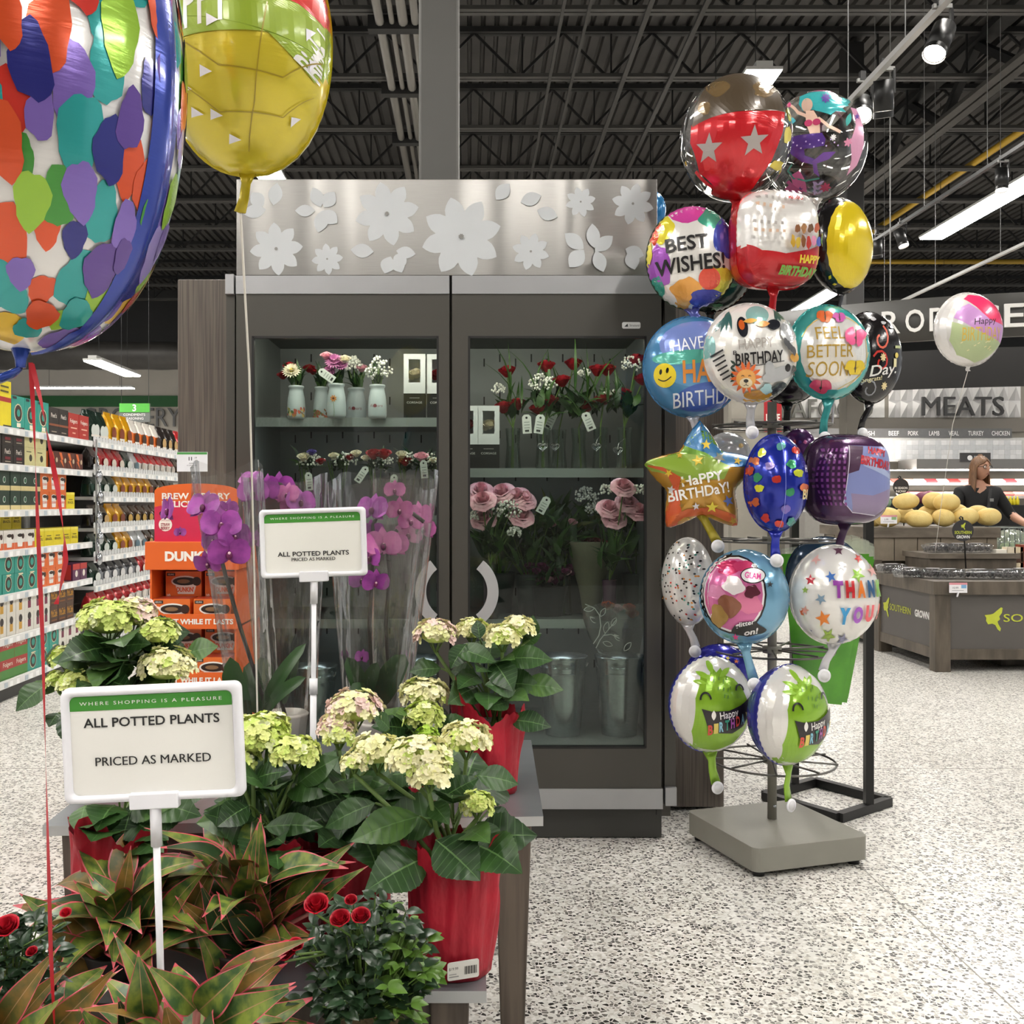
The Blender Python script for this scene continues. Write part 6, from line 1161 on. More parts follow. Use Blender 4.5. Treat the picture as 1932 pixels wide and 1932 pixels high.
bal('white foil balloon with jungle animals and an orange lion', 1416, 667, 3.38, 90, 94, [('e', 0, 0, .92, .92, 0, W), ('e', .05, .74, .24, .18, 0, '#8ab8b4'), ('e', -.9, .1, .1, .22, 0, '#8ab8b4')]+[('n', -.62+.05*i, .62+.03*i, .5, .07, 1.2+.28*i, '#2f5a58') for i in range(-2, 3)]+[('n', .48+.04*i, .74, .3, .07, 2.0+.4*i, '#3a5a52') for i in range(-1, 2)]+[('e', -.26, .5, .11, .2, .2, '#22242c'), ('e', -.28, .54, .06, .1, .2, '#d9652a'), ('n', -.1, .62, .3, .09, .1, '#d8a040'), ('e', .38, .55, .14, .1, 0, '#22242c'), ('n', .15, .56, .3, .12, .05, '#c88a3a'), ('e', .72, .42, .2, .22, 0, '#b4b6b8'), ('e', .6, .5, .08, .08, 0, '#a4a6a8'),
    ('t', 'HAPPY', .02, .18, .72, .2, '#a09a94', .08, .0), ('t', 'BIRTHDAY', .1, -.1, 1.0, .24, BK, .1, .02), ('t', 'B', -.44, .0, .07, .08, BK), ('l', [(-.3, -.28), (.1, -.24), (.6, -.16)], .02, '#555555'), ('e', .5, -.42, .36, .14, .3, '#b0b2b4'), ('e', .3, -.32, .1, .16, .2, '#b0b2b4'), ('e', .68, -.3, .06, .08, 0, BK), ('n', .84, -.1, .2, .24, 1.4, '#d8a040'), ('e', .08, -.84, .3, .1, .05, '#d09a38'), ('b', .52, -.74, .2, .14, '#2a3a3c'), ('b', .25, -.72, .12, .1, '#9ac0c4')]+[('l', [(-.92+.05*i, -.1-.09*i), (-.66+.03*i, .05-.1*i)], .035, BK) for i in range(6)]+[('n', .62+.06*i, .2-.06*i, .2, .09, 1.9-.2*(i % 2), '#4a4a4c') for i in range(4)]+[('n', -.46+.0*i, -.2-.07*i, .14, .05, .6 if i % 2 else 2.5, '#20352e') for i in range(6)]+[('n', .82, -.3-.07*i, .14, .05, .6 if i % 2 else 2.5, '#20352e') for i in range(4)]+lion, yaw=.1, front='#e2e0dc', back='#e2e0dc', tail=(.0, -.085, '#b8b8bc'))
bal('round teal foil balloon reading FEEL BETTER SOON with butterflies', 1562, 665, 3.50, 84, 89, [('e', 0, 0, .78, .8, 0, '#dcdcd8'), ('e', -.1, -.2, .6, .45, 0, '#e4dfd4')]+[('l', [(-.75+1.5*i/12, .62*sqrt(max(0, 1-((-.75+1.5*i/12)/.78)**2))+.12) for i in range(13)], .016, '#c9b04a'), ('l', [(.3, -.75), (.75, -.3), (.72, .3)], .014, '#c9b04a'), ('l', [(.1, -.78), (.6, -.5), (.8, 0)], .014, '#c9b04a')]+
    [('t', 'FEEL', -.12, .38, .62, .26, '#b08f3a', .03, .0), ('t', 'BETTER', -.1, .02, 1.0, .26, '#b08f3a', .03, .0), ('t', 'SOON!', -.08, -.36, .95, .3, '#b08f3a', .03, .0)]+sum([[('n', x_-.09*s_, z_+.02, .24*s_, .16*s_, r_+.5, c_), ('n', x_+.09*s_, z_+.02, .24*s_, .16*s_, r_-.5+pi, c_), ('n', x_-.06*s_, z_-.08*s_, .16*s_, .11*s_, r_-.7, c_), ('n', x_+.06*s_, z_-.08*s_, .16*s_, .11*s_, r_+.7, c_), ('l', [(x_, z_-.1*s_), (x_, z_+.08*s_)], .02, '#4a3424')] for x_, z_, s_, r_, c_ in ((-.24, .74, 1, .2, '#d9682f'), (.08, .72, .8, -.2, '#c85aa8'), (.44, .34, 1.5, .6, '#e0558a'), (.44, -.3, 1.3, 0, '#dcc030'), (-.32, -.72, 1.3, -.1, '#cf4a6a'))], []), yaw=.22, front='#3fa8a4', back='#3fa8a4', tail=(-.02, -.12, '#3a9a98'))
bal('black foil party balloon with curls, right of the teal balloon', 1640, 675, 3.72, 66, 86, [('e', 0, 0, .9, .9, 0, '#171416')]+[('l', [(.1+.3*q_*cos(5*q_)*.6, .4+.2*q_*sin(5*q_)) for q_ in [i/10 for i in range(4, 16)]], .05, '#d8604a'), ('l', [(.1+.3*q_*cos(6*q_)*.6, -.1+.18*q_*sin(6*q_)) for q_ in [i/10 for i in range(4, 16)]], .05, '#c8322a'), ('l', [(-.2+.3*q_*cos(6*q_)*.6, -.7+.16*q_*sin(6*q_)) for q_ in [i/10 for i in range(4, 16)]], .04, '#8a8e94'), ('t', 'Day.', .2, -.3, .9, .3, '#e9e7e2', .15, .01, .2), ('t', 'Congrats!', -.2, -.5, .7, .12, '#e2d8a8', .15), ('f', .25, -.62, .1, 8, '#e0cf9a'), ('f', .15, .0, .1, 8, '#e0cf9a'), ('s', .5, .75, .1, '#e6e6e8'), ('p', R4(.5, .6, -.2, -.02), '#e2d8a8'), ('c', .6, .05, .06, '#e0c860'), ('p', R4(.55, .75, .2, .26), '#b8c08a')]+[('b', -.1+.3*i, .82-.08*i, .08, .04, '#d8d8dc') for i in range(3)], yaw=.3, front='#171416', back='#171416', tail=(-.04, -.10, '#171416'), tw=.016)
bal('black foil balloon hidden behind the lion and teal balloons', 1485, 700, 3.78, 66, 62, [], front='#171416', tail=(0, -.11, '#171416'), tw=.016)
# --- third row
starcol = [('e', 0, .42, .5, .4, 0, '#6f9a3a'), ('p', [(-.14, 1.0), (.14, 1.0), (.24, .6), (.6, .42), (1.0, .32), (1.0, .2), (.5, .2), (.1, .45), (-.1, .52), (-.24, .6)], '#2f6fa0'), ('p', [(-1, .3), (-.3, .45), (.1, .4), (.5, .22), (.4, .0), (-.4, .0), (-.5, .1), (-1, .2)], '#7f9a34'), ('p', [(-1, .28), (-.55, .14), (-.42, -.1), (-.5, -.4), (-.62, -.8), (-.5, -.86), (-.3, -.6), (-.34, -.2), (-.3, .05), (-.6, .22)], '#c4532a'), ('p', [(-.62, -.84), (-.25, -.62), (.2, -.58), (.62, -.82), (.56, -.6), (.2, -.46), (-.2, -.48), (-.5, -.6)], '#c8602c')]
bal('rainbow foil star balloon with gold stars', 1322, 905, 3.44, 112, 112, starcol+[('t', 'HaPPY', .05, .02, .68, .17, '#eceae4', .15, .02), ('t', 'BIRTHDaY!', .0, -.2, 1.0, .18, '#eceae4', .15, .02)]+[('s', x_, z_, r_, .2*i, c_) for i, (x_, z_, r_, c_) in enumerate([(.12, .58, .09, '#e0c23a'), (-.02, .32, .1, '#d8bc3a'), (.34, .36, .11, '#7a7a6a'), (-.5, .12, .07, '#e0c23a'), (-.26, -.02, .06, '#caa030'), (-.45, -.15, .07, '#d8d8da'), (.2, -.46, .1, '#e8d84a'), (-.06, -.44, .07, '#d8d8da'), (.46, -.36, .1, '#5a6aa0'), (-.16, -.72, .1, '#e0c23a'), (-.34, -.9, .06, '#e6e6e6'), (.62, .3, .07, '#c8a838'), (-.3, .42, .06, '#caa030'), (-.3, -.42, .05, '#8a6a30'), (.66, -.5, .06, '#c8a030'), (.52, -.7, .08, '#c8a030')])], star=True, front='#b98a30', back='#8a5a2a', T=.40, p=2.0, q=1.7, roll=-.02, yaw=-.08, tail=(.05, -.10, '#a89a2a'), dlim=.08)
bal('blue polka dot foil balloon between the star and the purple cube balloon', 1463, 912, 3.34, 59, 92, [('b', x_, z_, .13, .085, c_) for x_, z_, c_ in ((-.45, .62, '#c8d030'), (.1, .74, '#6ab0a8'), (.55, .66, '#c83a30'), (-.62, .45, '#e07a4a'), (-.2, .35, '#8a7ab0'), (.42, .38, '#2f8a5a'), (-.55, .12, '#2f8a5a'), (.62, .2, '#c8d030'), (0, .08, '#c83a30'), (-.5, -.1, '#d8dc30'), (.38, -.18, '#2f8a5a'), (-.62, -.38, '#e0784a'), (.25, -.52, '#7a6ab8'), (-.35, -.7, '#d03a30'), (.05, -.82, '#e04a3a'), (.4, -.78, '#4a9a90'), (.78, -.1, '#e07a4a'), (-.8, .25, '#c83a30'))]+[('l', [(0, .95), (0, -.95)], .015, '#8a94d8'), ('t', 'BI', .82, -.22, .22, .2, '#d8c88a', .0, .03), ('t', 'Y', -.9, -.2, .12, .2, '#d8c88a', 0, .03), ('t', 'H', .86, .3, .1, .14, '#e4e4e4', 0, .02)], front='#2030a0', T=1.15, p=2, q=2, tail=(0, -.08, '#2434b0'), crimp=.5, metal=.5)
bal('purple cube shaped foil birthday balloon with red lettering', 1593, 905, 3.45, 75, 84, [('p', [(-.1, .74), (.85, .7), (.9, -.5), (.5, -.8), (.0, -.72), (-.2, -.5)], '#7d86b8'), ('p', [(.0, -.3), (.5, -.35), (.9, -.2), (.9, -.5), (.5, -.8), (.0, -.72)], '#8a7a98'), ('p', [(-.1, .74), (.25, .72), (.2, .2), (-.15, .1)], '#4a3048'), ('p', [(.3, .5), (.9, .1), (.9, .0), (.3, .3)], '#a4b0d0'), ('l', [(-.1, .74), (-.2, -.5), (.0, -.72), (.5, -.8)], .02, '#d0c8d8'), ('t', 'HAPPY', .62, .6, .5, .16, '#b3202c', -.2, .05), ('t', 'BIRTHDAY', .58, .36, .85, .2, '#b3202c', -.2, .05)]+[('p', R4(-.85+.12*i, -.79+.12*i, .6-.13*j, .67-.13*j), '#7a3f80') for i in range(6) for j in range(10)], yaw=.1, front='#4a2850', back='#2f1a36', T=.92, p=3.2, q=2.6, po=3.4, tail=(-.02, -.09, '#3f2347'), crimp=.4, metal=.45)
bal('purple and pink foil balloon peeking over the blue polka dot balloon', 1508, 845, 3.72, 32, 36, [('b', -.3+.3*i, .3, .1, .1, c_) for i, c_ in enumerate(('#b03a4a', '#6a4ab0', '#c05a9a'))], front='#5a2a6a', tail=(0, -.05, '#5a2a6a'), clip=False)
bal('grey white foil balloon behind the top right of the star balloon', 1372, 858, 3.78, 44, 42, [('l', [(-.3, .3), (.1, .5), (.5, .3)], .05, '#a0a0a0'), ('c', .55, .4, .1, '#b0904a')], front='#b8b8ba', tail=(0, -.05, '#b8b8ba'), clip=False)
# --- fourth row
bal('white foil balloon with black and coloured dots, left of the blue rimmed balloon', 1298, 1097, 3.70, 50, 82, [('e', x_, z_, .035, .022, 0, c_) for x_, z_, c_ in [(rnd.uniform(-.9, .9), rnd.uniform(-.9, .95), rnd.choice([BK, BK, BK, '#3a3436', '#c83a30', '#4a9a8a', '#d8883a'])) for _ in range(150)] if hypot(x_, z_) < .93], yaw=-.5, front='#e6e4e0', T=.95, tail=(.03, -.08, '#d0d0d2'), crimp=.5)
DOLL = []
bal('light blue foil balloon with a pink round panel', 1404, 1126, 3.38, 82, 88, [('e', -.22, .06, .74, .84, 0, BK), ('e', -.22, .06, .70, .80, 0, '#e8e4e6'), ('e', -.22, .06, .66, .76, 0, '#c8689a'), ('b', -.3, .62, .32, .14, '#b8285a'), ('b', -.02, .66, .2, .12, '#c23a68'), ('b', -.6, .1, .2, .16, '#d88ab0'), ('b', .1, -.1, .3, .26, '#d8789c'), ('b', -.3, -.2, .26, .22, '#8a5a44'), ('b', -.55, -.4, .2, .22, '#a8864a'), ('b', -.2, .25, .24, .18, '#e6dfe0'), ('b', .2, .12, .16, .14, '#5a2434'), ('e', .22, .46, .27, .17, 0, BK), ('e', .22, .46, .25, .15, 0, '#ece8ea'), ('t', 'GLAM', .22, .46, .36, .13, '#c83a8a', -.12, .03), ('b', .1, -.66, .36, .15, BK), ('t', 'glitter', .06, -.56, .44, .13, '#ece8ea', .25, .02, .2), ('t', 'on!', .2, -.72, .32, .13, '#ece8ea', .2, .03, .2), ('s', .58, .28, .07, BK), ('s', .25, .66, .07, BK), ('s', -.2, -.84, .08, '#d83a8a')], yaw=-.1, front='#6f9fbc', back='#6f9fbc', tail=(.03, -.12, '#79a9c4'), metal=.35)
tstars = [(.0, .9, .12, '#5a3a4a'), (.42, .74, .1, '#c8322a'), (.06, .56, .1, '#a8a8a8'), (-.18, .36, .12, '#3a6ab0'), (.38, .4, .16, '#8ab83a'), (-.6, .3, .12, '#b8283a'), (-.4, -.08, .12, '#7a94a8'), (-.74, -.3, .1, '#d89a8a'), (-.36, -.46, .17, '#e0802f'), (-.26, -.8, .16, '#9ab84a'), (-.72, .1, .08, '#8aa84a'), (-.85, -.35, .1, '#d8683a'), (.05, -.88, .14, '#7a7a9a'), (.72, .5, .14, '#e0a8a0'), (-.5, .72, .12, '#d8a8a0'), (-.7, -.72, .1, '#6a6a7a')]
bal('round white THANK YOU foil balloon with stars', 1573, 1122, 3.40, 84, 93, [('s', x_, z_, r_, i*.5, c_) for i, (x_, z_, r_, c_) in enumerate(tstars)]+[('t', ch, -.06+.23*i, .12+.0*i, .2, .34, c_, .0, .07) for i, (ch, c_) in enumerate(zip('THANK', ('#8a3a98', '#b8242c', '#dd7a30', '#1d4f7a', '#7ab03a')))]+[('t', ch, .08+.26*i, -.4+.02*i, .23 if ch != '!' else .07, .34, c_, .0, .07) for i, (ch, c_) in enumerate(zip('YOU!', ('#3a96cc', '#a45ac0', '#e05a62', '#d8422f')))], yaw=.12, front='#e6e4e0', T=.85, p=2.1, q=2, tail=(-.04, -.09, '#c8c8cc'), crimp=.7)
bal('dark blue foil balloon behind the THANK YOU balloon', 1555, 1085, 3.72, 72, 72, [], front='#27405a', tail=(0, -.06, '#27405a'), clip=False)
# --- bottom row
def monster(dx=-.14):
    G = '#86b32c'; B = BK
    D_ = [('e', -.1, 0, .92, .93, 0, '#e4e2de'), ('e', -.28, .3, .14, .22, 0, '#d8c838'), ('p', [(-.42, .15), (-.3, .45), (-.26, .62), (-.05, .62), (.0, .82), (.1, .66), (.22, .76), (.28, .6), (.5, .52), (.7, .3), (.85, .0), (.8, -.5), (.5, -.8), (.1, -.92), (-.4, -.84), (-.5, -.5)], G), ('n', -.2, .62, .36, .12, 2.6, G), ('n', -.02, .8, .34, .14, 1.7, G), ('n', .3, .66, .36, .12, .6, G), ('n', -.3, .48, .3, .1, 2.9, G)]+[('l', [(x_, z_), (x_+.015, z_+.07)], .022, '#3f6a1c') for x_, z_ in ((0, .46), (.12, .5), (.22, .44), (.3, .5), (.08, .3), (.2, .28), (.3, .26), (.36, .3), (.2, .14), (.28, .12))]+[('l', [(-.22+.11*cos(q_)+.0, .12+.14*sin(q_)) for q_ in [pi*i/10 for i in range(11)]], .04, B), ('l', [(.6+.1*cos(q_), .28+.12*sin(q_)) for q_ in [pi*i/10 for i in range(11)]], .04, B), ('p', [(-.32, -.06), (-.1, -.12), (.3, -.12), (.6, -.02), (.85, .14), (.82, -.2), (.68, -.44), (.4, -.58), (.05, -.56), (-.2, -.4)], '#241f22'), ('n', -.06, -.2, .2, .1, pi/2, '#ece8e2'), ('t', 'Happy', .3, -.2, .46, .2, '#eceae6', .15, .01)]+[('t', ch, -.12+.125*i, -.48+.03*i, .1, .22, c_, .12, .04) for i, (ch, c_) in enumerate(zip('BIRTHDAY', ('#d8503f', '#dcc860', '#8ac4d8', '#3f9a80', '#a85aa8', '#d8503f', '#8ac4d8', '#dcd060')))]
    def mv(d):
        if d[0] in 'pl': return (d[0], [(x+dx, z) for x, z in d[1]])+tuple(d[2:])
        if d[0] == 't': return ('t', d[1], d[2]+dx)+tuple(d[3:])
        return (d[0], d[1]+dx)+tuple(d[2:])
    return D_[:2]+[mv(d) for d in D_[2:]]
bal('green monster foil birthday balloon, left of the pair at the bottom', 1340, 1328, 3.52, 84, 90, monster(), yaw=.30, front='#e4e2de', back='#2a2f8a', T=.7, tail=(.02, -.11, '#86b32c'), tw=.02)
bal('green monster foil birthday balloon, right of the pair at the bottom', 1486, 1348, 3.38, 88, 94, monster(), yaw=.62, front='#e4e2de', back='#2a2f8a', T=.72, tail=(.0, -.12, '#86b32c'), tw=.02)
bal('dark blue foil balloon with stars above the left monster balloon', 1356, 1272, 3.74, 62, 56, [('s', -.5+.25*i, .45+.1*(i % 2), .08, .3*i, c_) for i, c_ in enumerate(('#d8c04a', '#e07a3a', '#6ab0d0', '#d8c04a', '#e07a3a'))], front='#2a2a9a', tail=(-.09, -.02, '#c8c8d0'), clip=False, metal=.5)
# --- far right single balloon
bal('pink and green foil birthday balloon floating alone in front of the produce sign', 1826, 622, 6.5, 66, 69, [('e', 0, 0, .93, .93, 0, '#d8d5d2'), ('p', [(-.1, .92), (.4, .85), (.8, .5), (.92, .1), (.5, .2), (.1, .6), (-.25, .8)], '#d8305f'), ('p', [(-.4, .55), (-.1, .68), (.5, .25), (.9, .08), (.85, -.4), (.4, -.15), (.0, .05), (-.5, .3)], '#b585bb'), ('p', [(-.55, .2), (-.2, .1), (.4, -.15), (.85, -.4), (.5, -.75), (.1, -.92), (-.4, -.7), (-.6, -.3)], '#a9b78a'), ('t', 'Happy', .35, .2, .72, .22, '#2a2024', .12, .0, .2), ('t', 'BIRTHDAY', .3, -.12, 1.2, .36, '#c8a84a', .03, .0)]+[('p', [(x_, z_), (x_+.06, z_+.03), (x_+.05, z_+.05), (x_-.01, z_+.02)], '#d8d0a0') for x_, z_ in [(rnd.uniform(-.3, .6), rnd.uniform(-.6, -.35)) for _ in range(12)]], yaw=.12, front='#dcd9d6', back='#dcd9d6', tail=(0, -.03, '#d8d5d2'), clip=False, group=None, string=[at(1825, 800, 7.2), at(1825, 960, 7.9), at(1826, 1043, 8.30)])
# ================================================================ LARGE FOREGROUND BALLOONS
bal('large yellow, green and red foil balloon at the top beside the multicolour one', 468, 92, 1.62, 157, 238, [('p', [(-1, .06), (-.85, -.06), (.24, .1), (.5, -.06), (.79, -.28), (1, -.2), (.95, .1), (.6, .3), (.0, .4), (-.6, .34), (-1, .2)], '#8ca32e'), ('p', [(-1, .2), (-.6, .34), (0, .4), (.6, .3), (.95, .1), (1, 1), (-1, 1)], '#c9281f'), ('t', 'HAPPY', -.62, .30, 1.1, .4, '#e2e0dc', .1, .02, .2), ('t', 'Birthday', .95, .08, .75, .3, '#e2e0dc', 1.1, .02, .2)]+[('p', [(x_, z_), (x_+.13, z_-.04), (x_+.0, z_-.09)], '#e2dfe6') for x_, z_ in ((-.42, .2), (.68, .13), (-.72, -.32), (-.4, -.48), (-.6, -.5), (.72, -.1), (.5, -.52), (-.98, .0), (-.5, -.17), (-.2, -.66))]+[('l', [(-.95, .02), (-.3, -.16), (.4, -.22), (.9, -.16)], .012, '#94801a'), ('l', [(.25, .3), (.16, 0), (.08, -.4), (.02, -.8)], .014, '#94801a'), ('l', [(-.9, -.3), (-.3, -.5), (.4, -.52), (.8, -.42)], .010, '#94801a')], front='#cdbb34', back='#c2b02a', T=.95, p=2.2, q=2.0, po=2.15, tail=(-.012, -.06, '#b8a41c'), clip=False, group=None, crimp=.5, metal=.3, tw=.010, string=[at(470, 700, 1.9), at(480, 1100, 2.2), at(489, 1506, 2.32)])
def orb():
    cxp, cyp, Y = 46, 150, 1.25; c = at(cxp, cyp, Y); rx, rz = 292*Y/F, 512*Y/F; t = thing('foil_balloon', 'huge white foil balloon with multicolour paint blotches and a blue band', 'balloon', c)
    def S(lon, lat, e=0.):   # lon 0 = towards the viewer, lat from the equator
        k = abs(cos(lat))**.86; q = Vector((sin(lon)*k*rx, -cos(lon)*k*rx, sin(lat)*rz)); n = Vector((q.x/rx**2, q.y/rx**2, q.z/rz**2)).normalized(); return q+n*e
    a = MB(); vs = [S(2*pi*i/72, -pi/2+pi*j/48) for j in range(49) for i in range(72)]
    a.add(vs, [(j*72+i, j*72+(i+1) % 72, (j+1)*72+(i+1) % 72, (j+1)*72+i) for j in range(48) for i in range(72)], foil('#dedcda', .35), True)
    cols = ['#d2512a', '#3f8a36', '#d8ae28', '#7a62b0', '#2a2c78', '#2f9a98', '#8fb83a', '#c83328', '#9a8ac8', '#5a3f8a', '#d2512a', '#2f9a98', '#7a62b0']; rr = random.Random(5); ly = 0; used = []
    for i in range(1500):
        lat = -1.35+2.6*rr.random(); lon = rr.uniform(-1.9, 2.1); sz = rr.uniform(.10, .21)
        if any(abs(lat-u[0])/1.5+abs((lon-u[1])*cos(lat)) < (sz+u[2])*.42 for u in used): continue
        used.append((lat, lon, sz)); col = rr.choice(cols); ly += 1; ph = rr.uniform(0, 6); vv = [S(lon, lat, .0012+.000012*ly)]; n = 20; tilt = rr.uniform(-.3, .3)
        for ring in (.5, 1):
            for k in range(n):
                q = 2*pi*k/n; r_ = sz*ring*(1+.10*sin(3*q+ph)+.05*sin(7*q)); u = r_*cos(q)*.62; v = r_*sin(q)*.86
                vv.append(S(lon+(u*cos(tilt)-v*sin(tilt))/max(.3, cos(lat)), max(-1.5, min(1.5, lat+(u*sin(tilt)+v*cos(tilt))*.85)), .0012+.000012*ly))
        a.add(vv, [(0, 1+k, 1+(k+1) % n) for k in range(n)]+[(1+k, 1+n+k, 1+n+(k+1) % n, 1+(k+1) % n) for k in range(n)], foil(col, .35), True)
    a.build('envelope', t, world=False)
    a = MB(); vs = []
    for j in range(61):
        lat = -1.54+3.0*j/60
        for i in range(5): vs.append(S(1.37+.30*(i/4-.5)*(1 if lat > -1.2 else 1.6), lat, .006-.0014*abs(i-2)))
    a.add(vs, [(j*5+i, j*5+i+1, (j+1)*5+i+1, (j+1)*5+i) for j in range(60) for i in range(4)], foil('#2a3f9a', .45), True); a.build('seam_band', t, world=False, label='dark blue seam band')
    a = MB(); b = Vector((0, -.01, -rz)); a.tube([b+Z_*.02, b-Z_*.012, b-Z_*.022], [.018, .007, .006], foil('#1f3f9a', .5), n=12); a.tube([b-Z_*.022, b-Z_*.03-X_*.012, b-Z_*.036-X_*.028, b-Z_*.036-X_*.042], [.006, .012, .014, .010], foil('#1f3f9a', .5), n=12, flat=.4); a.build('tail', t, world=False)
    a = MB(); rm = M('ribbon_red', '#b81f2c', .4, var=.1); s0 = c+b-Z_*.022
    def rib(pts, wd):
        vs = []
        for i, p_ in enumerate(pts): tw = .9*i; vs += [p_+Vector((cos(tw*.25)*wd/2, sin(tw*.25)*wd/2, 0)), p_-Vector((cos(tw*.25)*wd/2, sin(tw*.25)*wd/2, 0))]
        a.add([v-c for v in vs], [(2*i, 2*i+1, 2*i+3, 2*i+2) for i in range(len(pts)-1)], rm, True)
    def line(ks): 
        o = []
        for (x0_, y0_, d0), (x1_, y1_, d1) in zip(ks, ks[1:]):
            for i in range(6): q = i/6; o.append(at(x0_+(x1_-x0_)*q, y0_+(y1_-y0_)*q, d0+(d1-d0)*q))
        return o+[at(*ks[-1])]
    rib(line([(58, 684, 1.24), (64, 800, 1.25), (70, 960, 1.27), (80, 1200, 1.32), (88, 1500, 1.38), (96, 1800, 1.43), (104, 1960, 1.46)]), .0055)
    rib(line([(60, 686, 1.235), (78, 760, 1.235), (95, 850, 1.24), (110, 930, 1.24), (122, 1020, 1.24), (124, 1060, 1.24), (112, 1120, 1.25), (106, 1140, 1.25)]), .006); a.build('ribbon', t, world=False, label='red curling ribbon')
orb()
# ================================================================ WIRE BALLOON STAND
sg = M('stand_grey', '#85837a', .45, .1, var=.05); wire = M('rack_wire', '#6a6864', .35, .6)
c0 = Vector((1.098, 3.69, 0)); ang = RD(17.5); t = thing('balloon_stand', 'grey balloon stand with wire hoops on a square base', 'display stand', c0)
a = MB(); Rm = Matrix.Rotation(ang, 3, 'Z'); n = None; P = rrect(.455, .455, .03, 6); pts = [tuple((Rm @ Vector((x, y, 0))+c0)[:2]) for x, y in P]; a.poly(pts, (0, 0, .102), X_, Y_, sg, .08); a.build('base', t, bevel=.002)
for x, y in ((-.19, -.19), (.19, -.19), (.19, .19), (-.19, .19)): a = MB(); q = Rm @ Vector((x, y, 0))+c0; a.tube([(q.x, q.y, .001), (q.x, q.y, .025)], .02, blkm, n=12); a.build('foot', t)
px_, py_ = 1.105, 3.74; a = MB(); a.tube([(px_, py_, .102), (px_, py_, 1.62)], .0165, sg, n=18); a.tube([(px_+.005, py_-.0165, .15), (px_+.005, py_-.019, .15)], .006, um, n=10); a.build('pole', t)
for z, r in ((.318, .222), (.718, .215), (1.118, .215), (1.536, .21)):
    a = MB(); a.tube([(px_+r*cos(2*pi*i/48), py_+r*sin(2*pi*i/48), z-.004) for i in range(49)], .0042, wire, n=6, cap=False)
    for k in range(9): q = 2*pi*k/9+.3; a.tube([(px_+.018*cos(q), py_+.018*sin(q), z), (px_+(r+.006)*cos(q), py_+(r+.006)*sin(q), z+.002)], .0036, wire, n=6)
    a.tube([(px_, py_, z-.012), (px_, py_, z+.012)], .034, sg, n=20); a.build('hoop', t)
# ================================================================ BLACK TUBE RACK WITH GREEN BAGS
t = thing('tube_rack', 'black square tube floor rack behind the balloon stand', 'rack', (1.5, 4.3, 0)); B1, B2, B3, B4 = Vector((1.53, 4.54, .02)), Vector((1.735, 4.24, .02)), Vector((1.45, 4.02, .02)), Vector((1.245, 4.32, .02)); a = MB()
for p_, q_ in ((B1, B2), (B2, B3), (B3, B4), (B4, B1)): a.bar(p_, q_, .035, .035, blk)
a.build('foot_frame', t); m1 = B2.lerp(B3, .42); m2 = B1.lerp(B4, .42)
for m_ in (m1, m2): a = MB(); a.bar(m_+Z_*.017, m_+Z_*1.28, .032, .032, blk, up=(0, 1, 0)); a.build('post', t)
a = MB(); a.bar(m1+Z_*1.26, m2+Z_*1.26, .032, .032, blk); a.bar(m1+Z_*1.18, m1+Z_*1.18+Vector((-.16, -.24, 0)), .014, .014, blk); a.bar(m2+Z_*1.18, m2+Z_*1.18+Vector((-.1, -.2, 0)), .014, .014, blk); a.build('top_bar', t)
gb = M('green_bag', '#4f9a1e', .35, 0, hex2='#3d7f18', vscale=5, coat=.4); cl = clear('bag_clear', '#eef2e8', .5, .1, bump=.4, bscale=14, haze=.3, hazec='#dfe6d4')
for i, (tl, tr, bl, br, Y) in enumerate((((1474, 1045), (1640, 1045), (1505, 1322), (1588, 1330), 4.0), ((1482, 1050), (1648, 1050), (1520, 1318), (1598, 1326), 4.06), ((1490, 1055), (1650, 1055), (1528, 1310), (1600, 1318), 4.12))):
    a = MB(); c_ = [at(*q, Y) for q in (tl, tr, br, bl)]; n = 8; o_ = sum(c_, Vector())/4; t_ = thing('green_bag', ('frontmost', 'middle', 'rearmost')[i]+' of the tapered green plastic bags hanging on the black rack', 'bag', (o_.x, Y, o_.z), 'green bags on the black rack')
    for sg_ in (-1, 1):
        vs = []
        for j in range(n+1):
            l = c_[0].lerp(c_[3], j/n); r = c_[1].lerp(c_[2], j/n)
            for k in range(n+1): p_ = l.lerp(r, k/n); vs.append(p_+Y_*(sg_*.022*sin(pi*j/n)**.6*sin(pi*k/n)**.6))
        fs = [(j*(n+1)+k, j*(n+1)+k+1, (j+1)*(n+1)+k+1, (j+1)*(n+1)+k) for j in range(n) for k in range(n)]; a.add(vs, fs if sg_ < 0 else [f[::-1] for f in fs], gb, True)
    a.build('bag', t_); a = MB(); vs = [c_[0]-Y_*.004, c_[1]-Y_*.004, c_[1]+Vector((.0, .0, .05)), c_[0].lerp(c_[1], .8)+Z_*.075, c_[0].lerp(c_[1], .2)+Z_*.03, c_[0]+Z_*.02]; a.add(vs, [(0, 1, 2, 3, 4, 5)], cl); a.build('bag_neck', t_)
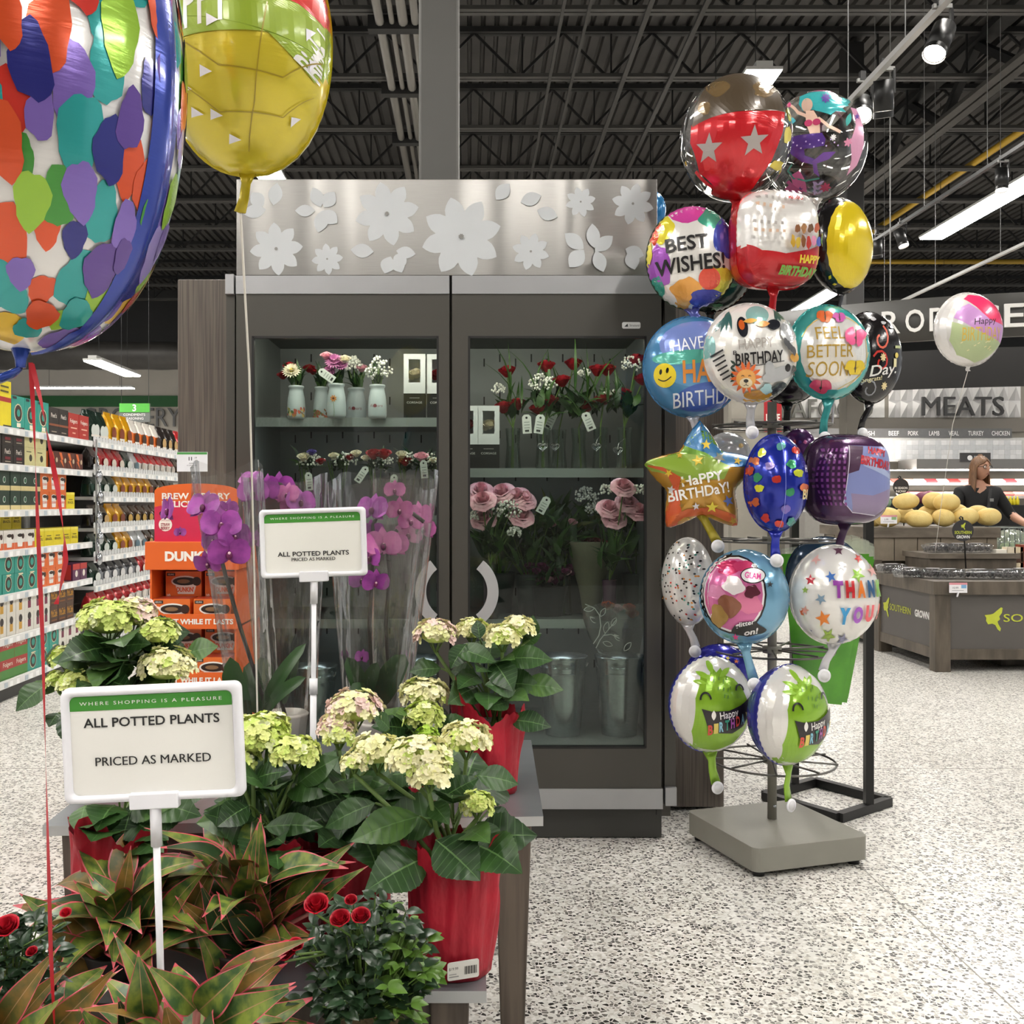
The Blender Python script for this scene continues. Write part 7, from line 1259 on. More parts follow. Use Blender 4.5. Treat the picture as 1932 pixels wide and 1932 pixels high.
# ================================================================ PRODUCE AREA (right)
wdp = wood('bin_wood', '#6e655a', '#574f45', (3, 3, 9)); wdd = wood('bin_wood_dark', '#5f564b', '#4a433a', (9, 9, 2)); tile = M('bin_tile', '#7d7364', .5, 0, hex2='#6d6355', vscale=6); pan = M('bin_panel', '#55514e', .5, var=.04); yg = paint('#b9c23a', .5)
SE = [(-.5, .2), (-.15, .25), (.0, .3), (.45, .75), (.55, .7), (.5, .35), (.35, .1), (.4, -.1), (.25, -.25), (.3, -.45), (.45, -.75), (.4, -.95), (.25, -.8), (.12, -.5), (-.05, -.4), (-.3, -.45), (-.42, -.2), (-.4, .0)]
def logo(mb, o, ux, uz, hh, total):
    o = Vector(o); nn = ux.cross(uz)*.003
    mb.poly([(x*hh*.75, z*hh*.62) for x, z in SE], o-ux*(total*.5-hh*.4)+nn, ux, uz, yg)
    mb.text('SOUTHERN', o+ux*(-total*.5+hh*.85+total*.235)+nn, ux, uz, yg, w=total*.47, h=hh*.34, fat=.005); mb.text('GROWN', o+ux*(total*.5-total*.14)+nn, ux, uz, paint('#eeeeea', .5), w=total*.29, h=hh*.36, fat=.04)
X0b, X1b, Y0b, Y1b, Hb = 3.455, 5.9, 7.6, 8.75, .675
t = thing('produce_bin', 'grey wooden produce bin with SOUTHERN GROWN panels nearest at the right', 'produce bin', ((X0b+X1b)/2, Y0b, 0))
for x, y in ((X0b, Y0b), (X1b-.11, Y0b), (X0b, Y1b-.1), (X1b-.11, Y1b-.1)): a = MB(); a.box(x, x+.115, y, y+.10, 0, Hb-.03, wdd); a.build('corner_post', t, bevel=.003)
a = MB(); a.box(X0b-.02, X1b+.02, Y0b-.02, Y1b, Hb-.10, Hb, wdd); a.box(X0b+.10, X1b-.1, Y0b+.01, Y0b+.04, .09, .17, wdd); a.box(X0b+.01, X0b+.04, Y0b+.1, Y1b-.1, .09, .17, wdd); a.build('rail', t, bevel=.003)
a = MB(); a.box(X0b+.115, X1b-.115, Y0b+.02, Y0b+.035, .17, Hb-.10, pan); logo(a, ((X0b+1.02), Y0b+.02, .40), X_, Z_, .17, 1.3); a.build('front_panel', t)
a = MB(); a.box(X0b+.02, X0b+.035, Y0b+.10, Y1b-.10, .17, Hb-.10, pan); logo(a, (X0b+.02, (Y0b+Y1b)/2, .40), -Y_, Z_, .16, .86); a.build('side_panel', t)
a = MB(); a.box(4.1, 4.55, 7.9, 8.3, 0, .1, wdd); a.build('plinth', t)
X2, X3, Y2, Y3, H2 = 3.47, 4.56, 8.85, 10.1, 1.045
t = thing('produce_bin', 'taller tiled wooden bin heaped with yellow melons', 'produce bin', ((X2+X3)/2, Y2, 0))
a = MB(); a.box(X2-.02, X3+.02, Y2-.02, Y3, H2-.09, H2, wdp); a.build('rim', t, bevel=.004)
a = MB(); x = X2
while x < X3-.05: a.box(x+.004, min(x+.2, X3)-.004, Y2, Y2+.02, H2-.29, H2-.09, tile); x += .2
for j in range(5): a.box(X2, X2+.02, Y2+.02+.22*j, Y2+.225+.22*j, H2-.29, H2-.09, tile)
a.build('tile_band', t)
a = MB(); a.box(X2+.02, X3, Y2+.03, Y3-.02, .05, H2-.05, wdd); a.box(X2+.005, X2+.02, Y2+.06, Y3-.3, .2, .62, pan); a.build('cabinet', t)
for x, y in ((X2-.01, Y2-.01), (X3-.09, Y2-.01), (X2-.01, Y3-.1)): a = MB(); a.box(x, x+.1, y, y+.09, 0, H2-.28, wdd); a.build('corner_post', t)
t = thing('riser', 'wooden riser box standing on the near produce bin under the berry packs', 'riser', (4.1, 8.3, Hb)); a = MB(); a.box(3.72, 4.42, 8.28, 8.75, Hb+.001, Hb+.17, wdd); a.build('box', t, bevel=.003); a = MB(); a.box(3.70, 4.44, 8.26, 8.76, Hb+.13, Hb+.172, wdp); a.build('top', t)
# melons
mel = M('melon_skin', '#c9a95e', .55, 0, hex2='#d9c27c', vscale=6, bump=.25, bscale=70)
def melon(px, py, Y, rx, rz, label, first=[None]):
    c = at(px, py, Y); s = Y/F; a = MB(); vs = []; n, h = 28, 16
    for i in range(h+1):
        b = pi*i/h
        for k in range(n): q = 2*pi*k/n; r = 1-.018*(abs(cos(5*q))**.5); vs.append((c.x+rx*s*cos(b), c.y+rz*s*1.0*sin(b)*cos(q)*r, c.z+rz*s*sin(b)*sin(q)*r))
    a.add(vs, [(i*n+k, i*n+(k+1) % n, (i+1)*n+(k+1) % n, (i+1)*n+k) for i in range(h) for k in range(n)], mel, True); o = a.build('melon', loc=(c.x, c.y, c.z)); o.rotation_euler = (rnd.uniform(-.2, .2), rnd.uniform(-.12, .12), rnd.uniform(-.4, .4))
    tag(o, label, 'melon', 'melons heaped on the tiled bin')
for px, py, Y, rx, rz, lab in ((1675, 976, 9.0, 26, 19, 'melon at the front left of the pile behind the price card'), (1733, 979, 9.0, 25, 17, 'second melon from the left in the front row'), (1780, 977, 9.0, 24, 17, 'third melon from the left in the front row'), (1822, 975, 9.0, 24, 17, 'melon in the front row behind the round hanging sign'), (1865, 975, 9.02, 23, 17, 'rightmost melon in the front row'), (1648, 978, 9.25, 18, 16, 'melon at the far left end of the pile'),
                            (1707, 972, 9.3, 22, 15, 'melon in the second row between the first two front melons'), (1752, 970, 9.3, 22, 17, 'melon in the second row, second from left'), (1805, 965, 9.3, 22, 15, 'melon in the second row left of the woman'), (1845, 967, 9.3, 20, 14, 'melon in the second row in front of the woman'), (1709, 946, 9.12, 24, 16, 'left melon on top of the pile'), (1762, 945, 9.25, 21, 17, 'middle melon on top of the pile'), (1786, 948, 9.08, 24, 18, 'right melon on top of the pile')): melon(px, py, Y, rx, rz, lab)
def card(px, py, Y, w_, h_, label, blue=False):
    c = at(px, py, Y); s = Y/F; t_ = thing('price_card', label, 'sign', (c.x, Y, c.z)); a = MB(); a.poly(R4(-w_*s/2, w_*s/2, -h_*s/2, h_*s/2), c, X_, Z_, paint('#e9e7ea', .5), .002); a.poly(R4(-w_*s/2, w_*s/2, h_*s*.3, h_*s/2), c-Y_*.001, X_, Z_, paint('#d8909a', .5)); a.poly(R4(w_*s*.16, w_*s*.45, -h_*s*.05, h_*s*.3), c-Y_*.0015, X_, Z_, paint('#7aa8d0' if blue else '#8ab07a', .5))
    a.text('10.99' if blue else '2.99', c-X_*w_*s*.16-Y_*.001, X_, Z_, dk, h=h_*s*.2); a.poly(R4(-w_*s*.35, w_*s*.3, -h_*s*.3, -h_*s*.26), c-Y_*.001, X_, Z_, paint('#777777', .5)); a.build('card', t_)
    a = MB(); a.bar(c-Z_*h_*s*.45, c-Z_*h_*s*.9+Y_*.02, .01, .01, plast); a.build('clip', t_)
card(1677, 980, 8.78, 31, 16, 'small price card clipped in front of the melons'); card(1808, 1109, 7.55, 34, 19, 'small price card on the rim of the near produce bin', True)
# round hanging signs
def disc_sign(px, py, Y, r, label, lines, foot):
    c = at(px, py, Y); s = Y/F; t_ = thing('round_sign', label, 'sign', (c.x, Y, foot)); a = MB(); a.poly(circ(0, 0, r*s, 32), c, X_, Z_, M('sign_black', '#2a292b', .5), .006)
    if lines[0] == 'SOUTHERN': a.poly([(x*r*s*.42, r*s*.45+z*r*s*.4) for x, z in SE], c-Y_*.001, X_, Z_, yg)
    for i, l in enumerate(lines): a.text(l, c-Y_*.001-Z_*(r*s*(.18+.42*i)), X_, Z_, (yg if (i == 0 and l == 'SOUTHERN') else paint('#eeeeea', .5)), w=r*s*(1.6 if i == 0 else 1.25), h=r*s*.3, fat=.02)
    a.build('disc', t_); a = MB(); x = c.x+.03; a.tube([(x, Y+.01, foot), (x-.02, Y+.01, c.z+r*s*.4), (x-.03, Y+.01, c.z+r*s*1.25), (x-.045, Y+.01, c.z+r*s*1.32), (x-.055, Y+.01, c.z+r*s*1.2), (c.x-.01, Y+.008, c.z+r*s*.95)], .006, blk, n=8); a.build('hook_stand', t_)
disc_sign(1817, 1001, 8.2, 20, 'round black sign with a yellow green map hanging over the berry packs', ['SOUTHERN', 'GROWN'], Hb); disc_sign(1700, 918, 9.5, 15, 'round black IN SEASON NOW sign above the melon pile', ['IN SEASON', 'NOW'], H2)
# berry packs
clam = clear('clamshell', '#f4f6f8', .6, .14, bump=.5, bscale=30, haze=.05); berry = M('blackberry', '#17151c', .3, 0, var=.3, vscale=60)
proto = None; SP = [(1682, 1071, 8.5, 'left end of the near bin'), (1760, 1078, 7.9, 'upper front edge of the near bin'), (1790, 1072, 7.85, 'front edge below the round sign'), (1846, 1079, 7.82, 'front edge right of the round sign'), (1895, 1080, 7.8, 'right front edge of the near bin'), (1925, 1079, 7.9, 'far right front edge of the near bin'), (1715, 1081, 8.0, 'front left corner of the near bin'), (1770, 1034, 8.45, 'left end of the riser'), (1808, 1036, 8.42, 'middle of the riser'), (1842, 1036, 8.45, 'right end of the riser')]
for i, (px, py, Y, wh) in enumerate(SP):
    z = Hb+.001 if 'riser' not in wh else Hb+.173; x = (px-CX)*Y/F; lab = 'clear pack of dark berries at the %s' % wh
    if proto is None:
        proto = thing('berry_pack', lab, 'berry pack', (0, 0, 0), 'berry packs on the produce bin'); a = MB(); vs = []
        for zz_, f in ((0, .85), (.05, 1), (.055, 1.04), (.06, 1), (.075, .8)):
            vs += [(u*.105*f, v*.07*f, zz_) for u, v in ((-1, -1), (1, -1), (1, 1), (-1, 1))]
        a.add(vs, [(j*4+k, j*4+(k+1) % 4, (j+1)*4+(k+1) % 4, (j+1)*4+k) for j in range(4) for k in range(4)]+[(16, 17, 18, 19), (3, 2, 1, 0)], clam); a.build('clamshell', proto, world=False); a = MB()
        for u in range(7):
            for v in range(5): a.ball((-.08+.0265*u+rnd.uniform(-.004, .004), -.05+.025*v, .022+rnd.uniform(0, .016)), .014, berry, 7)
        a.build('berries', proto, world=False); a = MB(); a.poly(R4(-.05, .05, -.02, .02), (0, 0, .0765), X_, Y_, paint('#e6e6e8', .5)); a.build('label', proto, world=False); o = proto; o.location = (x, Y, z)
    else: o = dup(proto, (x, Y, z), lab, rnd.uniform(-.3, .3))
# ---------------------------------------------------------------- back wall: meats, seafood
MY = 17.0; sm_ = MY/F
def mx_(px): return (px-CX)*sm_
def mz(py): return CH-(py-CY)*sm_
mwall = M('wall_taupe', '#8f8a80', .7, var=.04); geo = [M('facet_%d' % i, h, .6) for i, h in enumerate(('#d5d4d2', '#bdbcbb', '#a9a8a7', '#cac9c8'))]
mb = MB(); mb.box(mx_(1380), 14.5, MY, MY+.2, 0, mz(688), mwall); mb.box(mx_(1380), 14.5, MY-.05, MY, mz(815), mz(790), M('wall_taupe_dark', '#77726a', .6)); struct(mb, 'wall_right')
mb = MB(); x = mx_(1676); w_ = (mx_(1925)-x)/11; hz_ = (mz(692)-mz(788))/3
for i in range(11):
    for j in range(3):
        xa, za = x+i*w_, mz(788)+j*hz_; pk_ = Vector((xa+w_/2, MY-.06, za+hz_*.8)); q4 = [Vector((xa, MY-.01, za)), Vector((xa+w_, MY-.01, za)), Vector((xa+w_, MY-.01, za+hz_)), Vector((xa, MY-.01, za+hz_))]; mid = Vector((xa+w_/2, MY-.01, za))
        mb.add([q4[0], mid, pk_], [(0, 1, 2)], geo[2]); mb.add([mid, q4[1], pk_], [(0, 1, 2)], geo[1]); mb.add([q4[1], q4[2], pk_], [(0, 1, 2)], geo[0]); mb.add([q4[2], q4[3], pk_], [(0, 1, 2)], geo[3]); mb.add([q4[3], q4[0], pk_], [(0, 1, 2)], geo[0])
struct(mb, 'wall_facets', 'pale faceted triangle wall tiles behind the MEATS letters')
mb = MB(); mb.text('MEATS', (mx_(1809), MY-.14, mz(768)), X_, Z_, paint('#3a3a3a', .5), w=mx_(1886)-mx_(1733), h=mz(750)-mz(786), depth=.05); tag(mb.build('wall_lettering'), 'large dark MEATS letters on the faceted wall', 'sign')
mb = MB(); mb.text('SEAFOOD', (mx_(1545), MY-.1, mz(772)), X_, Z_, paint('#55554f', .5), w=mx_(1642)-mx_(1448), h=mz(754)-mz(790), depth=.05); tag(mb.build('wall_lettering'), 'grey SEAFOOD letters partly hidden by the balloons', 'sign')
mb = MB(); mb.box(mx_(1500), mx_(1668), MY-.02, MY, mz(788), mz(700), paint('#d9d8d5', .6)); struct(mb, 'trim_3', 'pale wall panel behind the seafood letters')
t = thing('category_sign', 'grey strip sign listing beef, pork, lamb, veal, turkey and chicken', 'sign', (mx_(1750), MY-.3, mz(820))); a = MB(); a.box(mx_(1480), mx_(1890), MY-.32, MY-.28, mz(828), mz(811), paint('#6a6a6a', .5))
for px, s_ in ((1626, 'FISH'), (1671, 'BEEF'), (1707, 'PORK'), (1746, 'LAMB'), (1782, 'VEAL'), (1823, 'TURKEY'), (1869, 'CHICKEN')): a.text(s_, (mx_(px), MY-.325, mz(820)), X_, Z_, paint('#f2f2f0', .5), w=.042*len(s_), h=.075, fat=.01)
a.build('panel', t)
# meat case
t = thing('meat_case', 'white refrigerated meat case under the MEATS letters', 'display case', (mx_(1760), MY-.6, 0)); cw = paint('#cfcfcc', .4); a = MB(); a.box(mx_(1470), mx_(1925), MY-.3, MY-.02, mz(872), mz(828), cw); bt = [paint(h, .35) for h in ('#e6e6e6', '#d8dadb', '#eeeeee')]
for i in range(22):
    for j in range(4): x = mx_(1675)+i*.085*1.1; a.box(x, x+.09, MY-.305, MY-.3, mz(868)+j*.078, mz(868)+j*.078+.074, bt[(i*7+j*5+i*j) % 3])
a.build('tiled_splash', t); a = MB(); a.box(mx_(1680), mx_(1915), MY-1.0, MY-.3, mz(889), mz(871), M('hood_steel', '#8f8d8a', .35, .6)); a.box(mx_(1756), mx_(1810), MY-1.02, MY-1.0, mz(876), mz(860), paint('#3c3b3c', .5)); a.text('aprons', (mx_(1790), MY-1.024, mz(868)), X_, Z_, paint('#e6e6e6', .5), w=.17, h=.045); a.poly(circ(0, 0, .04), (mx_(1773), MY-1.024, mz(869)), X_, Z_, paint('#e6e6e6', .5)); a.build('hood', t)
a = MB(); a.box(mx_(1470), mx_(1930), MY-1.3, MY-.3, 0, 1.12, paint('#8d8a85', .5))
for j, z in enumerate((1.15, 1.36, 1.57)): a.box(mx_(1470), mx_(1925), MY-1.3+.25*j, MY-.3, z-.03, z, cw)
a.build('shelf_tiers', t); a = MB(); a.box(mx_(1480), mx_(1920), MY-.95, MY-.85, mz(891), mz(890), M('case_light', '#fff8f0', .5, emit=40)); a.build('strip_light', t)
cols = ['#b8434a', '#c87a7a', '#e0d8d0', '#a83a3a', '#d8a090', '#e8e2da', '#c85a50']; protos = []
for i, c_ in enumerate(cols): a = MB(); a.box(-.10, .10, -.06, .06, 0, .02, paint('#e8e8ea', .4)); a.box(-.085, .085, -.05, .05, .02, .045, paint(c_, .4)); protos.append(a)
built = {}
for j, (z, y) in enumerate(((1.16, MY-1.18), (1.37, MY-.93), (1.58, MY-.66))):
    for i in range(15):
        k = (i*5+j*3) % len(cols); loc = (mx_(1650)+i*.18+.09, y, z+.003); lab = '%s meat tray from the left on the %s tier of the meat case' % (ORD[i], ('lowest', 'middle', 'top')[j])
        if k in built: o = built[k].copy(); COL.objects.link(o)
        else: o = built[k] = protos[k].build('meat_tray')
        o.location = loc; o.rotation_euler = (RD(24), 0, 0); tag(o, lab, 'meat tray', 'trays in the meat case')
# produce sign (curved)
t = thing('produce_sign', 'curved dark hanging sign reading PRODUCE', 'sign', (5.0, 9.6, 3.0)); a = MB(); sgm = M('sign_charcoal', '#4a4947', .5, var=.04); cxs, cys, R_ = 6.4, 14.5, 5.2
def cp(px_x, z, dr=0.):
    q = math.asin(max(-1, min(1, (px_x-cxs)/(R_+dr)))); return Vector((cxs+(R_+dr)*sin(q), cys-(R_+dr)*cos(q), z))
zs0, zs1 = 2.80, 3.20; n = 40; vs = []
for i in range(n+1):
    x = 2.7+(9.5-2.7)*i/n
    for z in (zs0, zs1):
        for dr in (0, -.08): vs.append(cp(x, z, dr))
a.add(vs, [f for i in range(n) for f in ((4*i, 4*i+4, 4*i+6, 4*i+2), (4*i+1, 4*i+3, 4*i+7, 4*i+5), (4*i+2, 4*i+6, 4*i+7, 4*i+3), (4*i, 4*i+1, 4*i+5, 4*i+4))], sgm, True); a.build('band', t)
a = MB(); x = 3.86
for i, ch in enumerate('PRODUCE'):
    p0 = cp(x, 0); ux = (cp(x+.05, 0)-cp(x-.05, 0)).normalized(); pc = Vector((p0.x, p0.y, 2.985))-Y_*.03; a.text(ch, pc, ux, Z_, M('sign_letter', '#efeeea', .5), w=.165, h=.215, fat=.01, depth=.03); x += .212*ux.x/1.0
a.build('lettering', t)
a = MB()
for x in (4.05, 5.15, 6.2): a = MB(); p_ = cp(x, 3.2); a.tube([p_, (p_.x, p_.y, 6.5)], .006, paint('#8a8a88', .5), n=5); a.build('hanger_wire', t)
mb = MB(); vs = []
for i in range(31):
    x = 3.3+(10.5-3.3)*i/30; q = math.asin((x-7.2)/6.2)
    for z in (2.52, 2.95): vs.append((7.2+6.2*sin(q), 17.2-6.2*cos(q), z))
mb.add(vs, [(2*i, 2*i+2, 2*i+3, 2*i+1) for i in range(30)], M('soffit_black', '#1f1e1e', .6, var=.1), True); tag(mb.build('soffit_band'), 'curved black soffit band hanging below the produce sign', 'soffit')
# LOVE banner and rear bits
t = thing('red_banner', 'small red LOVE banner seen between the balloons', 'banner', at(1458, 785, 11.77)); a = MB(); c_ = at(1458, 785, 11.77); a.box(c_.x-.1, c_.x+.1, 11.765, 11.775, c_.z-.18, c_.z+.18, paint('#b3262c', .5)); a.text('LOVE', (c_.x, 11.76, c_.z-.02), X_, Z_, wtx, w=.16, h=.09, fat=.03); a.build('panel', t); a = MB(); a.tube([(c_.x, 11.73, c_.z+.18), (c_.x, 11.73, 6.14)], .004, jd, n=4); a.build('hanger_wire', t)
# extra produce behind the melons
for i, (px, py, Y, c_, nm, lab) in enumerate(((1665, 948, 10.6, '#8aa88a', 'cabbage', 'pale green cabbage behind the left end of the melons'), (1660, 935, 10.8, '#c8603a', 'tomato_bag', 'red tomato bag behind the left end of the melons'), (1742, 940, 11.2, '#6a2a44', 'red_onion_pile', 'dark red onions behind the melon gap'), (1755, 938, 11.4, '#7a3450', 'red_onion_pile', 'red onions just right of the melon gap'))):
    q = at(px, py, Y); a = MB(); a.ball(q, .09, paint(c_, .5), 12, (1, 1, .8)); a.box(q.x-.12, q.x+.12, Y-.1, Y+.1, .72 if False else 0, q.z-.06, blkm); tag(a.build(nm), lab, 'vegetable')
t = thing('bottle_shelf', 'low black shelf of yellow squeeze bottles at the right edge', 'shelving', (5.6, 10.6, 0)); a = MB(); a.box(at(1893, 0, 10.6).x, at(1960, 0, 10.6).x, 10.5, 10.8, 0, at(0, 953, 10.6).z, blkm); a.build('shelf', t)
pb_ = None
for i in range(4):
    q = at(1900+6.6*i, 953, 10.6)
    if pb_ is None: a = MB(); a.lathe([(.016, .001), (.018, .01), (.018, .05), (.008, .07), (.006, .09), (.0, .092)], paint('#d8c820', .4), (0, 0, 0), 14); pb_ = a.build('squeeze_bottle'); o = pb_
    else: o = pb_.copy(); COL.objects.link(o)
    o.location = q; tag(o, '%s yellow squeeze bottle from the left on the black shelf' % ORD[i], 'bottle', 'yellow squeeze bottles')
for i, (px, c_, w__, hh, s_) in enumerate(((1890, '#3a4a9a', .1, .2, 'blue and white carton beside the riser'), (1908, '#d8ccb4', .08, .22, 'tan printed carton, second from the riser'), (1922, '#cdbfa0', .08, .22, 'cream printed carton, third from the riser'), (1938, '#7a3420', .12, .24, 'brown carton at the right edge on the near bin'))):
    Y = 8.35; x = (px-CX)*Y/F; a = MB(); a.box(x-w__*.45, x+w__*.45, Y, Y+.08, Hb+.001, Hb+hh, paint('#e2ddd0' if i == 0 else c_, .5)); a.poly(R4(-w__*.4, w__*.4, -.04, .04), (x, Y-.001, Hb+hh*.6), X_, Z_, paint(c_ if i == 0 else '#4a3020', .5)); a.poly(circ(0, 0, w__*.2, 12), (x, Y-.0015, Hb+hh*.35), X_, Z_, paint('#e8d8b8', .5)); tag(a.build('snack_carton'), s_, 'box', 'cartons beside the riser')
# shopping cart
cy = 9.7; cxx = (1925-CX)*cy/F; t = thing('shopping_cart', 'metal shopping cart with produce bags at the right edge of the picture', 'shopping cart', (cxx, cy, 0)); cm_ = M('cart_wire', '#8c9490', .35, .7); a = MB(); x0, x1, z0, z1 = cxx-.2, cxx+.35, .62, 1.02
for i in range(12): x = x0+(x1-x0)*i/11; a.tube([(x, cy, z0), (x, cy, z1)], .004, cm_, n=5); a.tube([(x, cy+.5, z0), (x, cy+.5, z1)], .004, cm_, n=5); a.tube([(x, cy, z0), (x, cy+.5, z0)], .004, cm_, n=5)
for z in (z0, z0+.13, z0+.26, z1): a.tube([(x0, cy, z), (x1, cy, z), (x1, cy+.5, z), (x0, cy+.5, z), (x0, cy, z)], .007 if z == z1 else .004, cm_, n=6)
a.build('basket', t); a = MB()
for x in (x0+.03, x1-.03):
    for y in (cy+.05, cy+.45): a.tube([(x, y, .12), (x, y, z0)], .012, cm_, n=8)
a.build('frame', t); a = MB()
for x in (x0+.03, x1-.03):
    for y in (cy+.05, cy+.45): a.tube([(x-.015, y, .06), (x+.015, y, .06)], .06, blkm, n=18)
a.build('wheel', t)
bagm = clear('produce_bag', '#eef2ea', .5, .12, bump=.5, bscale=18, haze=.3, hazec='#d8e2d0'); a = MB(); a.ball((cxx+.02, cy+.2, .86), .17, bagm, 14, (1.1, 1, .85)); a.ball((cxx+.02, cy+.2, .80), .11, paint('#9ab08a', .5), 10, (1.2, 1, .8)); tag(a.build('produce_bag'), 'filled clear produce bag lying in the shopping cart', 'bag')
# ================================================================ PERSON
def person():
    bx = (1845-CX)*10.35/F; by = 10.35; me = bpy.data.meshes.new('p'); J = {}
    J['pel'] = (0, 0, .92, .17); J['bel'] = (0, -.01, 1.06, .19); J['ch'] = (0, 0, 1.24, .185); J['up'] = (0, .0, 1.37, .13); J['nk'] = (.0, -.01, 1.45, .055); J['nk2'] = (.005, -.02, 1.50, .053)
    J['sL'] = (-.18, .0, 1.36, .075); J['eL'] = (-.27, -.06, 1.12, .052); J['wL'] = (-.22, -.24, .98, .036); J['hL'] = (-.20, -.32, .97, .03)
    J['sR'] = (.18, .0, 1.36, .075); J['eR'] = (.31, -.05, 1.13, .052); J['wR'] = (.34, -.26, 1.05, .036); J['hR'] = (.345, -.33, 1.06, .032)
    for s_, x in (('L', -.09), ('R', .09)): J['hp'+s_] = (x, 0, .84, .105); J['kn'+s_] = (x*1.05, -.02, .48, .07); J['an'+s_] = (x*1.1, .02, .09, .045); J['to'+s_] = (x*1.2, -.14, .04, .035)
    E = [('pel', 'bel'), ('bel', 'ch'), ('ch', 'up'), ('up', 'nk'), ('nk', 'nk2'), ('up', 'sL'), ('sL', 'eL'), ('eL', 'wL'), ('wL', 'hL'), ('up', 'sR'), ('sR', 'eR'), ('eR', 'wR'), ('wR', 'hR'), ('pel', 'hpL'), ('hpL', 'knL'), ('knL', 'anL'), ('anL', 'toL'), ('pel', 'hpR'), ('hpR', 'knR'), ('knR', 'anR'), ('anR', 'toR')]
    # fingers
    for h_, sx in (('L', 1), ('R', -1)):
        hx, hy, hz, _ = J['h'+h_]
        for i in range(4):
            o_ = -.024+.016*i; L_ = (.028, .034, .036, .03)[i]; J['f%s%da' % (h_, i)] = (hx+o_, hy-.03, hz+.005, .0095); J['f%s%db' % (h_, i)] = (hx+o_, hy-.03-L_, hz+.0, .0085); J['f%s%dc' % (h_, i)] = (hx+o_*.9, hy-.04-L_*1.2, hz-.02, .0075)
            E += [('h'+h_, 'f%s%da' % (h_, i)), ('f%s%da' % (h_, i), 'f%s%db' % (h_, i)), ('f%s%db' % (h_, i), 'f%s%dc' % (h_, i))]
        J['t%sa' % h_] = (hx+sx*.035, hy-.01, hz+.015, .011); J['t%sb' % h_] = (hx+sx*.045, hy-.045, hz+.022, .009); E += [('h'+h_, 't%sa' % h_), ('t%sa' % h_, 't%sb' % h_)]
    ks = list(J); me.from_pydata([J[k][:3] for k in ks], [(ks.index(a_), ks.index(b_)) for a_, b_ in E], []); o = bpy.data.objects.new('skin', me); COL.objects.link(o)
    md = o.modifiers.new('s', 'SKIN'); 
    for v, k in zip(me.skin_vertices[0].data, ks): v.radius = (J[k][3], J[k][3]*(.78 if k in ('pel', 'bel', 'ch', 'up') else 1))
    me.skin_vertices[0].data[0].use_root = True; s2 = o.modifiers.new('d', 'SUBSURF'); s2.levels = 2; s2.render_levels = 2
    dg = bpy.context.evaluated_depsgraph_get(); m2 = bpy.data.meshes.new_from_object(o.evaluated_get(dg)); bpy.data.objects.remove(o)
    bm = bmesh.new(); bm.from_mesh(m2)
    # head: sculpted sphere, part of the same body mesh
    yaw = .35; Hc = Vector((.01, -.035, 1.605)); Rm = Matrix.Rotation(yaw, 3, 'Z')
    def headpt(d):
        x, y, z = d; f = max(0, -y); p_ = Vector((x*.076, y*.095, z*.118))
        if z < 0: p_.x *= 1-.28*(-z)**1.3; p_.y *= 1-.10*(-z)
        if f > .6: g = math.exp(-((x/.16)**2))*math.exp(-(((z+.12)/.22)**2)); p_.y -= .022*g; e = math.exp(-(((abs(x)-.38)/.16)**2))*math.exp(-(((z-.08)/.13)**2)); p_.y += .010*e; m_ = math.exp(-((x/.3)**2))*math.exp(-(((z+.52)/.09)**2)); p_.y -= .005*m_; c_ = math.exp(-((x/.3)**2))*math.exp(-(((z+.85)/.15)**2)); p_.y -= .008*c_
        return Rm @ p_+Hc
    r = bmesh.ops.create_uvsphere(bm, u_segments=40, v_segments=28, radius=1)
    hv_ = set(r['verts'])
    for v in r['verts']: v.co = headpt(v.co.copy())
    for sx in (-1, 1):
        r2 = bmesh.ops.create_uvsphere(bm, u_segments=10, v_segments=8, radius=1)
        for v in r2['verts']: v.co = Rm @ Vector((sx*.077+v.co.x*.010, .012+v.co.y*.018, -.005+v.co.z*.03))+Hc
        hv_ |= set(r2['verts'])
    skin = M('skin', '#b98a72', .5, var=.05, vscale=30); shirt = M('black_shirt', '#141416', .8, var=.1, vscale=30); pants = M('dark_trousers', '#24262c', .8); shoe = paint('#1a1a1a', .5)
    for f in bm.faces:
        c_ = f.calc_center_median(); f.smooth = True; k = 1
        if any(v in hv_ for v in f.verts) or c_.z > 1.43 or (abs(c_.x) < .06 and c_.z > 1.37 and c_.y < -.03): k = 0
        elif abs(c_.x) > .17 and c_.y < -.10 and c_.z < 1.2: k = 0
        elif c_.z < .1: k = 3
        elif c_.z < .90: k = 2
        f.material_index = k
    m2.materials.clear()
    for q in (skin, shirt, pants, shoe): m2.materials.append(q)
    bm.to_mesh(m2); bm.free()
    t = thing('person', 'woman in black with long brown hair and glasses, holding a phone behind the melons', 'person', (bx, by, 0)); b = bpy.data.objects.new('body', m2); COL.objects.link(b); b.parent = t; ORG[b.name] = Vector((bx, by, 0))
    hair = M('brown_hair', '#5b3f2a', .5, 0, hex2='#7d5a3c', vscale=20, vstretch=(6, 6, .6)); a = MB(); vs = []; n = 36; rows = 16
    for j in range(rows+1):
        q = j/rows
        for k in range(n+1):
            lim_ = 3.14159 if q < .30 else (3.14-(q-.30)/.16*1.25 if q < .46 else 1.89); an = -lim_+2*lim_*k/n   # open at the face
            if q < .5: b_ = q/.5*pi*.5; rr, zz_ = sin(b_), cos(b_); p_ = Vector((sin(an)*rr*.092, cos(an)*rr*.11+.005, zz_*.128))
            else: f = (q-.5)/.5; p_ = Vector((sin(an)*(.092+.02*f), cos(an)*(.11+.0*f)+.005, -f*.24)); 
            p_ += Vector((.004*sin(9*an), .004*cos(11*an), .0)); vs.append(Rm @ p_+Hc)
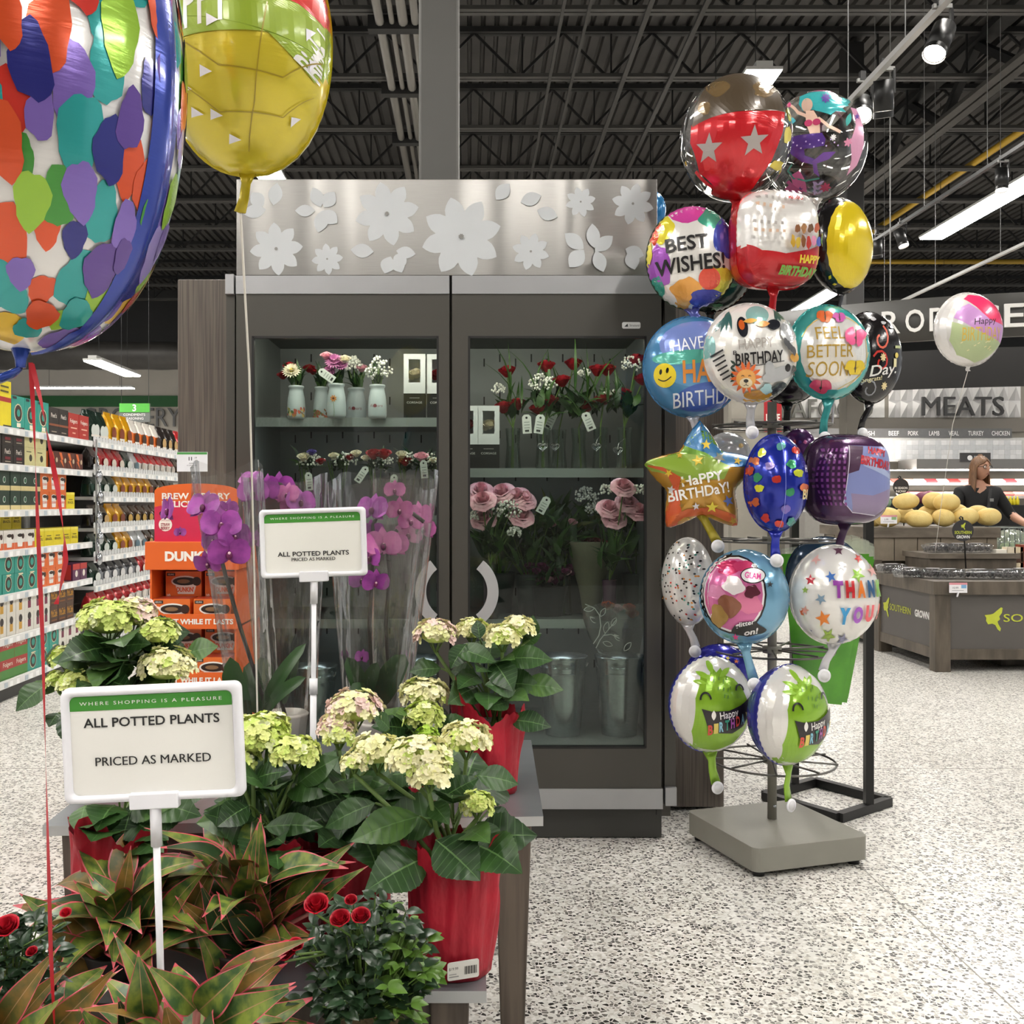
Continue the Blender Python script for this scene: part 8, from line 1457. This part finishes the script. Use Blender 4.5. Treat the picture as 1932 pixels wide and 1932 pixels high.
    a.add(vs, [(j*(n+1)+k, j*(n+1)+k+1, (j+1)*(n+1)+k+1, (j+1)*(n+1)+k) for j in range(rows) for k in range(n)], hair, True); h = a.build('hair', t, world=False); m_ = h.modifiers.new('th', 'SOLIDIFY'); m_.thickness = .014; m_.offset = -1
    a = MB(); fc = lambda x, y, z: Rm @ Vector((x, y, z))+Hc
    for sx in (-1, 1): a.tube([fc(sx*.033+.024*cos(q), -.098+.01*abs(cos(q)), .008+.018*sin(q)) for q in [2*pi*i/18 for i in range(19)]], .0026, blkm, n=6, cap=False); a.tube([fc(sx*.057, -.092, .012), fc(sx*.08, .01, .012)], .0025, blkm, n=6)
    a.tube([fc(-.009, -.1, .01), fc(.009, -.1, .01)], .0025, blkm, n=6); a.build('glasses', t, world=False)
    a = MB()
    for sx in (-1, 1): a.ball(fc(sx*.030, -.083, .01), .0105, paint('#e8e2da', .3), 10); a.ball(fc(sx*.031, -.0915, .01), .005, paint('#3a2618', .3), 8); a.tube([fc(sx*.012, -.094, .03), fc(sx*.03, -.096, .036), fc(sx*.05, -.085, .03)], .003, hair, n=5)
    a.build('eyes', t, world=False); a = MB(); a.tube([fc(-.024, -.090, -.063), fc(-.01, -.099, -.060), fc(0, -.1, -.062), fc(.01, -.099, -.060), fc(.024, -.090, -.063)], [.002, .0045, .0045, .0045, .002], paint('#96584e', .5), n=6); a.build('lips', t, world=False)
    a = MB(); a.bar((bx+.05, by-.15, 1.40), (bx-.02, by-.21, .98), .03, .006, paint('#2c2c2e', .5), up=(0, 1, 0)); a.box(bx+.02, bx+.055, by-.205, by-.195, 1.27, 1.30, paint('#9a9a98', .4, .6)); tag(a.build('shoulder_strap'), 'dark shoulder bag strap with a silver buckle across the black top', 'strap')
    a = MB(); q = Vector((bx+.355, by-.385, 1.10)); ux = Vector((.9, .2, .3)).normalized(); uz = Vector((.35, -.1, .93)).normalized(); a.poly(rrect(.075, .15, .01), q, ux, uz, paint('#3a4a8a', .4), .009); tag(a.build('phone'), 'blue cased phone held up in the right hand of the woman', 'phone')
person()
